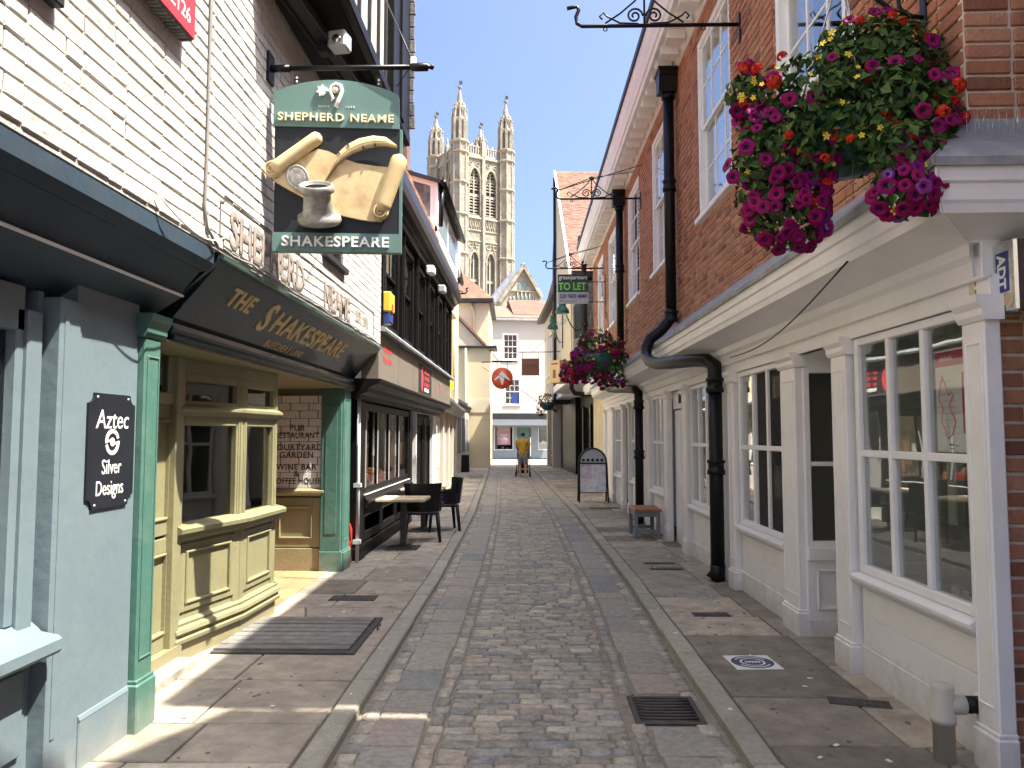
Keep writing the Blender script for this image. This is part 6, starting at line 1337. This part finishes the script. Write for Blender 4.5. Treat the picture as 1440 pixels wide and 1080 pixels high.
# ------------------------------------------------------------ street furniture
t=thing('sandwich_board','black framed arched sandwich board with pale food photographs on the right pavement','sandwich board',(1.5,18.3,.07)); sx0,sx1=1.17,1.82; sc=(sx0+sx1)/2
for (dy,nm) in((0,'f'),(.55,'b')):
    s=1 if dy==0 else -1; lean=lambda z_:18.3+dy+s*z_*.17
    pts=[(sx0-.01,0.07),(sx0,.95)]+[(sc-.325*math.cos(math.pi*k/10),.98+.36*math.sin(math.pi*k/10)) for k in range(1,10)]+[(sx1,.95),(sx1+.02,.07)]
    part('frame',MB().tube([(x,lean(z_),z_) for x,z_ in pts],.022,6).tube([(sx0,lean(.98),.98),(sx1,lean(.98),.98)],.016,6).tube([(sx0,lean(.30),.30),(sx1,lean(.30),.30)],.012,6),'black',t)
    po=MB(); q=[(sx0+.03,.32),(sx1-.03,.32),(sx1-.03,.96),(sx0+.03,.96)]; po.add([(x,lean(z_)+.004,z_) for x,z_ in q]+[(x,lean(z_)+.016,z_) for x,z_ in q],[(0,1,2,3),(7,6,5,4),(0,4,5,1),(1,5,6,2),(2,6,7,3),(3,7,4,0)]); part('poster',po,'paper',t)
    hp=[(sc-.30*math.cos(math.pi*k/10),1.0+.33*math.sin(math.pi*k/10)) for k in range(11)]; hd=MB(); hd.add([(x,lean(z_)+.004,z_) for x,z_ in hp]+[(x,lean(z_)+.014,z_) for x,z_ in hp],[list(range(11))[::-1],list(range(11,22))]); part('header',hd,'grey',t)
rr=random.Random(21)
for (a,b,c,d) in((.03,.30,.62,.95),(.32,.62,.60,.95),(.34,.62,.33,.58),(.03,.17,.48,.60),(.19,.32,.46,.60),(.03,.16,.33,.46),(.18,.32,.33,.44)):
    m=MB(); q=[(sx0+a,c),(sx0+b,c),(sx0+b,d),(sx0+a,d)]; m.add([(x,18.3+z_*.17-.001,z_) for x,z_ in q]+[(x,18.3+z_*.17+.003,z_) for x,z_ in q],[(0,1,2,3),(7,6,5,4)]); part('photograph',m,'photo',t)
mb=MB()
for i in range(5): x=sx0+.1+i*.11; mb.lathe([(0,0),(.04,0),(.04,.004),(0,.004)],c=(0,0,0),M=Matrix.Translation((x,18.3+1.06*.17-.0,1.06))@Matrix.Rotation(R(90),4,'X'),n=8)
part('header_mark',mb,'dkprint',t)
b0=MR@Vector((8.4,.33,.07)); t=thing('bench_stool','small bench with a varnished top and grey painted legs by the drainpipe','bench',tuple(b0)); bx,by=b0.x,b0.y
bx=1.80; by=12.35
part('seat',MB().box(bx-.20,bx+.22,by-.36,by+.36,.475,.52,.008),'wood2',t)
for sx in(-1,1):
    for sy in(-1,1): part('leg',MB().box(bx+sx*.17-.028,bx+sx*.17+.028,by+sy*.31-.028,by+sy*.31+.028,.07,.475,.005),'gpaint',t)
part('apron',MB().box(bx-.18,bx+.19,by-.325,by-.30,.40,.475).box(bx-.18,bx+.19,by+.30,by+.325,.40,.475).box(bx-.185,bx-.16,by-.3,by+.3,.40,.474).box(bx+.16,bx+.185,by-.3,by+.3,.40,.474),'gpaint',t); part('stretcher',MB().box(bx-.15,bx+.15,by-.32,by-.30,.16,.20).box(bx-.15,bx+.15,by+.30,by+.32,.16,.20).box(bx-.012,bx+.012,by-.3,by+.3,.165,.195),'gpaint',t)
t=thing('bollard','black iron bollard at the far end of the right pavement','bollard',(1.2,39.5,.05)); part('post',MB().lathe([(.14,0),(.14,.12),(.11,.16),(.10,.7),(.125,.72),(.125,.76),(.09,.8),(.085,.92),(.05,.98),(0,1.0)],c=(1.2,39.5,.05),n=14),'black',t); part('band',MB().lathe([(.106,.55),(.106,.62)],c=(1.2,39.5,.05),n=14),'letterw',t)
t=thing('round_notice','round pale pink notice standing behind the bollard','notice',(1.35,43,.05)); part('disc',MB(Matrix.Translation((1.35,43,1.2))@Matrix.Rotation(R(90),4,'X')).lathe([(0,-.02),(.27,-.02),(.27,.02),(0,.02)],n=20),'pink',t); part('post',MB().tube([(1.35,43.05,.05),(1.35,43.05,1.1)],.025,6),'black',t)
t=thing('small_sandwich_board','small dark folding board at the foot of the left far shop','sandwich board',(-2.75,33.5,.07)); part('panel',MB().prism([(-.22,.07),(.22,.07),(.02,.8),(-.02,.8)],-2.95,-2.62,ax=0).box(0,0,0,0,0,0) if 0 else MB(Matrix.Translation((0,33.5,0))).prism([(-.22,.07),(-.18,.07),(.02,.8),(-.02,.8)],-2.95,-2.62,ax=0),'blackw',t); part('panel',MB(Matrix.Translation((0,33.5,0))).prism([(.18,.07),(.22,.07),(.02,.8),(-.0,.8)],-2.95,-2.62,ax=0),'blackw',t)
# ------------------------------------------------------------ man with pushchair
def skinmesh(name,verts,edges,rad,m,parent,sub=2,root=0):
    me=bpy.data.meshes.new(name); me.from_pydata(verts,edges,[]); ob=bpy.data.objects.new(name,me); col.objects.link(ob)
    sm=ob.modifiers.new('skin','SKIN'); me.skin_vertices[0].data  # layer exists once the modifier is added
    for i,r in enumerate(rad):
        me.skin_vertices[0].data[i].radius=(r,r) if not isinstance(r,tuple) else r
    me.skin_vertices[0].data[root].use_root=True; sm.use_smooth_shade=True
    ss=ob.modifiers.new('sub','SUBSURF'); ss.levels=sub; ss.render_levels=sub
    dg=bpy.context.evaluated_depsgraph_get(); em=bpy.data.meshes.new_from_object(ob.evaluated_get(dg)); bpy.data.objects.remove(ob); bpy.data.meshes.remove(me)
    em.name=name; em.materials.clear(); setm(em,m)
    for p in em.polygons: p.use_smooth=True
    o=bpy.data.objects.new(name,em); col.objects.link(o); o.parent=parent; XO[o.name]=XO[parent.name]; return o
pm_=thing('person','man in a mustard t-shirt and grey shorts walking away behind a pushchair','person',(-.27,30,.0))
# joints in the person's own space (x right, y ahead, z up)
V=[(0,0,.93),(0,0,1.12),(0,.01,1.30),(0,.0,1.44),(0,.0,1.53),(0,.02,1.64),
   (-.19,0,1.42),(-.245,.02,1.17),(-.17,.24,1.06),(-.15,.33,1.05),(.19,0,1.42),(.245,.02,1.17),(.17,.24,1.06),(.15,.33,1.05),
   (-.10,0,.88),(-.11,.06,.5),(-.11,-.02,.10),(-.11,.11,.045),(.10,0,.88),(.105,-.05,.5),(.105,-.2,.13),(.105,-.1,.06)]
E_=[(0,1),(1,2),(2,3),(3,4),(4,5),(3,6),(6,7),(7,8),(8,9),(3,10),(10,11),(11,12),(12,13),(0,14),(14,15),(15,16),(16,17),(0,18),(18,19),(19,20),(20,21)]
rd=[.12,.115,.14,.11,.052,.10,.06,.043,.036,.042,.06,.043,.036,.042,.095,.058,.04,.038,.095,.058,.04,.038]
skinmesh('body',V,E_,rd,'skin',pm_)
skinmesh('t_shirt',[(0,0,.84),(0,0,1.1),(0,.01,1.30),(0,0,1.45),(-.195,0,1.43),(-.245,.01,1.22),(.195,0,1.43),(.245,.01,1.22)],[(0,1),(1,2),(2,3),(3,4),(4,5),(3,6),(6,7)],[(.175,.15),(.16,.145),(.185,.155),(.12,.11),.092,.078,.092,.078],'must',pm_)
skinmesh('shorts',[(0,0,.95),(0,0,.86),(-.10,.0,.80),(-.11,.05,.50),(.10,0,.80),(.105,-.04,.50)],[(0,1),(1,2),(2,3),(1,4),(4,5)],[.155,.15,.112,.088,.112,.088],'short',pm_)
skinmesh('hair',[(0,-.005,1.60),(0,.015,1.70),(0,.03,1.735)],[(0,1),(1,2)],[.085,.108,.07],'hair',pm_)
for x,yy,z_ in((-.11,-.03,.05),(.105,-.22,.10)): part('shoe',MB(Matrix.Translation((-.27+x,30+yy,z_-.05))).box(-.05,.05,-.06,.22,0,.09,.03),'shoe',pm_)
for o in pm_.children:
    pass
pc=thing('pushchair','black pushchair being pushed by the man in mustard','pushchair',(-.27,30.7,0)); px,py=-.27,30.62
for sx in(-1,1):
    part('frame_tube',MB().tube([(px+sx*.22,py-.28,1.05),(px+sx*.24,py+.1,.55),(px+sx*.25,py+.45,.12)],.014,6).tube([(px+sx*.24,py+.1,.55),(px+sx*.27,py-.2,.12)],.014,6),'black',pc)
    for (dx,dy,r) in((.29,-.2,.12),(.25,.45,.1)):
        wq=part('wheel',MB(Matrix.Translation((px+sx*dx,py+dy,r))@Matrix.Rotation(R(90),4,'Y')).lathe([(r*.7,-.02),(r,-.018),(r,.018),(r*.7,.02)],n=16),'rubber',pc); part('hub',MB(Matrix.Translation((px+sx*dx,py+dy,r))@Matrix.Rotation(R(90),4,'Y')).lathe([(0,-.022),(r*.68,-.015),(r*.68,.015),(0,.022)],n=10),'grey',wq)
part('handlebar',MB().tube([(px-.22,py-.28,1.05),(px,py-.31,1.07),(px+.22,py-.28,1.05)],.017,6),'rubber',pc); part('seat',MB().prism([(py-.05,.35),(py+.4,.35),(py+.38,.45),(py+.08,.48),(py-.1,.95),(py-.16,.93)],px-.2,px+.2,ax=0),'plastic',pc); part('basket',MB().box(px-.2,px+.2,py-.15,py+.35,.16,.3,.03),'plastic',pc)
# ------------------------------------------------------------ hanging flower baskets
def petunia():
    mb=MB(); vs=[];n=20
    prof=[(.10,-.62,1),(.17,-.3,1),(.33,-.05,0),(.66,.07,0),(1.,-.03,0)]
    for j,(r,h,_) in enumerate(prof):
        for i in range(n):
            a=2*math.pi*i/n; k=1+(.13*abs(math.cos(2.5*a))-.10)*(r>.5); w_=(.08*math.sin(10*a))*(r>.5); vs.append((r*k*math.cos(a),r*k*math.sin(a),h+w_*.8))
    for j in range(4):
        mb.m=1 if j<2 else 0
        mb.add(vs[j*n:(j+2)*n],[(i,(i+1)%n,n+(i+1)%n,n+i) for i in range(n)],sm=True)
    mb.m=1; mb.add([(.11*math.cos(k*1.05),.11*math.sin(k*1.05),-.25) for k in range(6)],[(0,1,2,3,4,5)]); return mb
def star(n=5,w=.34):
    mb=MB()
    for k in range(n):
        a=2*math.pi*k/n; d=(math.cos(a),math.sin(a)); q=(-d[1],d[0]); mb.add([(0,0,0),(d[0]*.55+q[0]*w,d[1]*.55+q[1]*w,.12),(d[0],d[1],.02),(d[0]*.55-q[0]*w,d[1]*.55-q[1]*w,.12)],[(0,3,2,1)] if 0 else [(0,1,2,3)])
    return mb
def me_(mb,name,ms): me=mb.mesh(name); setm(me,ms); return me
PET=me_(petunia(),'petunia',['pet','throat']); PEP=me_(petunia(),'petunia',['petp','throat']); YEL=me_(star(5,.30),'bidens',['yelf'])
gm=MB(); rq=random.Random(1)
for k in range(22):
    a=rq.uniform(0,6.28); e=math.acos(rq.uniform(.0,1)); d=Vector((math.sin(e)*math.cos(a),math.sin(e)*math.sin(a),math.cos(e))); gm.M=Matrix.Translation(d*.72)@d.to_track_quat('Z','Y').to_matrix().to_4x4()@Matrix.Scale(.40,4); s_=star(5,.36); gm.add(s_.v,s_.f)
GER=me_(gm,'geranium',['redf'])
def basket(label,c,sc,blobs,npet,ngr,nye,nleaf,seed,hang,ind=True):
    """c basket centre; blobs: (dx,dy,dz,rx,ry,rz,flower weights) in metres before scale"""
    rq=random.Random(seed); c=Vector(c); t=thing('flower_basket',label,'flower basket',tuple(c),'hanging flower baskets' if 0 else None)
    part('basket',MB(Matrix.Translation(c)).lathe([(0,-.26*sc),(.16*sc,-.23*sc),(.25*sc,-.12*sc),(.29*sc,.02*sc),(.27*sc,.02*sc),(.0,-.05*sc)],n=18),'lgreen',t)
    if hang:
        h=Vector(hang); ch=MB()
        for k in range(3):
            a=k*2.1+.5; ch.tube([c+Vector((.27*sc*math.cos(a),.27*sc*math.sin(a),.02)),h],.006,4)
        part('chain',ch,'steel',t)
    def samp(b,shell):
        while True:
            d=Vector((rq.gauss(0,1),rq.gauss(0,1),rq.gauss(0,1))).normalized(); r=shell if shell<1 else 1
            r=rq.uniform(.35,1.0)**.5 if shell==0 else rq.uniform(.88,1.08)
            return Vector((c.x+(b[0]+d.x*b[3]*r)*sc,c.y+(b[1]+d.y*b[4]*r)*sc,c.z+(b[2]+d.z*b[5]*r)*sc)),d
    wts=[b[3]*b[5] for b in blobs]
    lv=MB()
    for i in range(nleaf):
        b=rq.choices(blobs,wts)[0]; p,d=samp(b,0); l=rq.uniform(.028,.075)*sc; w_=l*rq.uniform(.28,.42)
        up=(d+Vector((rq.uniform(-.9,.9),rq.uniform(-.9,.9),rq.uniform(-.3,.9)))).normalized()
        lv.M=Matrix.Translation(p)@up.to_track_quat('Z','Y').to_matrix().to_4x4()@Matrix.Rotation(rq.uniform(0,6.3),4,'Z')
        lv.add([(-l*.6,0,0),(0,w_,.18*l),(l*.6,0,-.12*l),(0,-w_,.18*l),(0,0,-.05*l)],[(0,4,1),(4,2,1),(0,3,4),(4,3,2)])
    lv.M=Matrix(); part('foliage',lv,'leaf',t,kind='stuff')
    sm_=MB()
    for i in range(int(nleaf*.02)):
        b=rq.choices(blobs,wts)[0]; p,d=samp(b,0); sm_.tube([p,p+d*.05*sc+Vector((0,0,-.02)),p+d*.08*sc+Vector((rq.uniform(-.03,.03),0,rq.uniform(-.06,.02)))*sc],.0025*sc,3)
    part('stalk',sm_,'stem',t,kind='stuff')
    def put(me,name,n,wi,s0,s1,lean):
        ws=[b[6][wi] for b in blobs]
        for i in range(n):
            b=rq.choices(blobs,ws)[0]
            for _ in range(30):
                p,d=samp(b,1)
                if d.y<.15: break
            d=(d+Vector((rq.uniform(-.5,.5),-.75+rq.uniform(-.4,.3),rq.uniform(-.35,.45)+lean))).normalized(); s=rq.uniform(s0,s1)*sc
            e=(d.to_track_quat('Z','Y').to_matrix()@Matrix.Rotation(rq.uniform(0,6.3),3,'Z')).to_euler()
            inst(name,me if not isinstance(me,list) else rq.choices(me,[14,1])[0],t,p+d*.02,e,(s,s,s))
    put([PET,PEP],'petunia',npet,0,.026,.048,-.1); put(GER,'geranium',ngr,1,.026,.05,.3); put(YEL,'bidens',nye,2,.014,.027,.1)
    return t
basket('large near flower basket of magenta petunias, scarlet geraniums and yellow stars at the brick corner',(1.72,4.2,3.32),1.,
 [(-.02,-.02,.10,.52,.36,.36,(1.0,4,3)),(.16,-.10,.32,.36,.28,.26,(.3,2,2)),(-.30,-.02,-.14,.26,.28,.30,(2.6,.6,2)),(-.31,-.0,-.44,.21,.22,.24,(6,0,.3)),(.16,-.36,-.08,.27,.24,.30,(.7,1.6,1.4)),(.05,-.60,-.34,.16,.16,.15,(0,0,.4)),(.02,-.64,-.55,.145,.13,.12,(3.4,0,.3)),(-.46,0,-.2,.15,.2,.36,(2.2,.2,.8)),(-.52,.0,.22,.10,.12,.14,(1.5,1,1.5)),(.10,-.1,.44,.26,.2,.12,(.1,2,1.5)),(.46,-.1,.12,.12,.2,.3,(.5,.6,1)),(.24,-.45,-.28,.15,.18,.18,(1.6,.5,.5)),(.15,-.55,-.42,.13,.14,.14,(1.6,.2,.3)),(.02,-.22,.0,.30,.2,.26,(.25,1,1))],
 235,38,66,5600,5,(1.74,4.2,4.25))
basket('middle flower basket of deep violet petunias in front of the second drainpipe',(1.27,14.2,3.10),1.25,
 [(0.0,0,.1,.36,.3,.30,(1,3,2)),(-.18,0,-.15,.32,.28,.25,(3,1,1)),(.18,0,-.15,.28,.25,.34,(2,.5,2)),(-.38,0,-.24,.18,.2,.14,(2,1,0))],
 140,16,20,1700,9,(1.3,14.2,4.6))
basket('small far flower basket below the cream soffit above the bollard',(.77,34,3.05),1.2,[(0,0,.1,.36,.3,.28,(2,1,1)),(-.2,0,-.2,.2,.2,.25,(3,0,0)),(.25,0,-.1,.22,.2,.2,(2,0,0))],40,6,5,700,13,(.8,34,3.9))
t=thing('basket_bracket','black iron wall bracket carrying the large near flower basket','bracket',(2.19,4.2,4.2)); part('arm',MB().tube([(2.19,4.2,4.32),(1.66,4.2,4.30)],.014,6).tube([(2.19,4.2,3.96),(2.12,4.2,3.97),(2.06,4.2,4.01),(2.05,4.2,4.06),(2.08,4.2,4.09),(2.11,4.2,4.07)],.012,6).tube([(2.12,4.2,3.965),(2.02,4.2,4.0),(1.9,4.2,4.1),(1.78,4.2,4.2),(1.72,4.2,4.29)],.013,6),'black',t); part('plate',MB().box(2.18,2.20,4.17,4.23,3.9,4.4,.004),'black',t)
# ------------------------------------------------------------ repeats share a group
GRP={'cover':'metal covers let into the pavements','flower basket':'hanging flower baskets along the right side','lantern':'green hooded lanterns on the right walls','drainpipe':'drainpipes down the right hand fronts','floodlight':'floodlights on the left hand fronts'}
for o in list(col.objects):
    if o.parent is None and o.get('category') in GRP: o['group']=GRP[o['category']]
    if o.parent is None and 'scrolled iron bracket' in str(o.get('label','')): o['group']='scrolled iron brackets on the right walls'
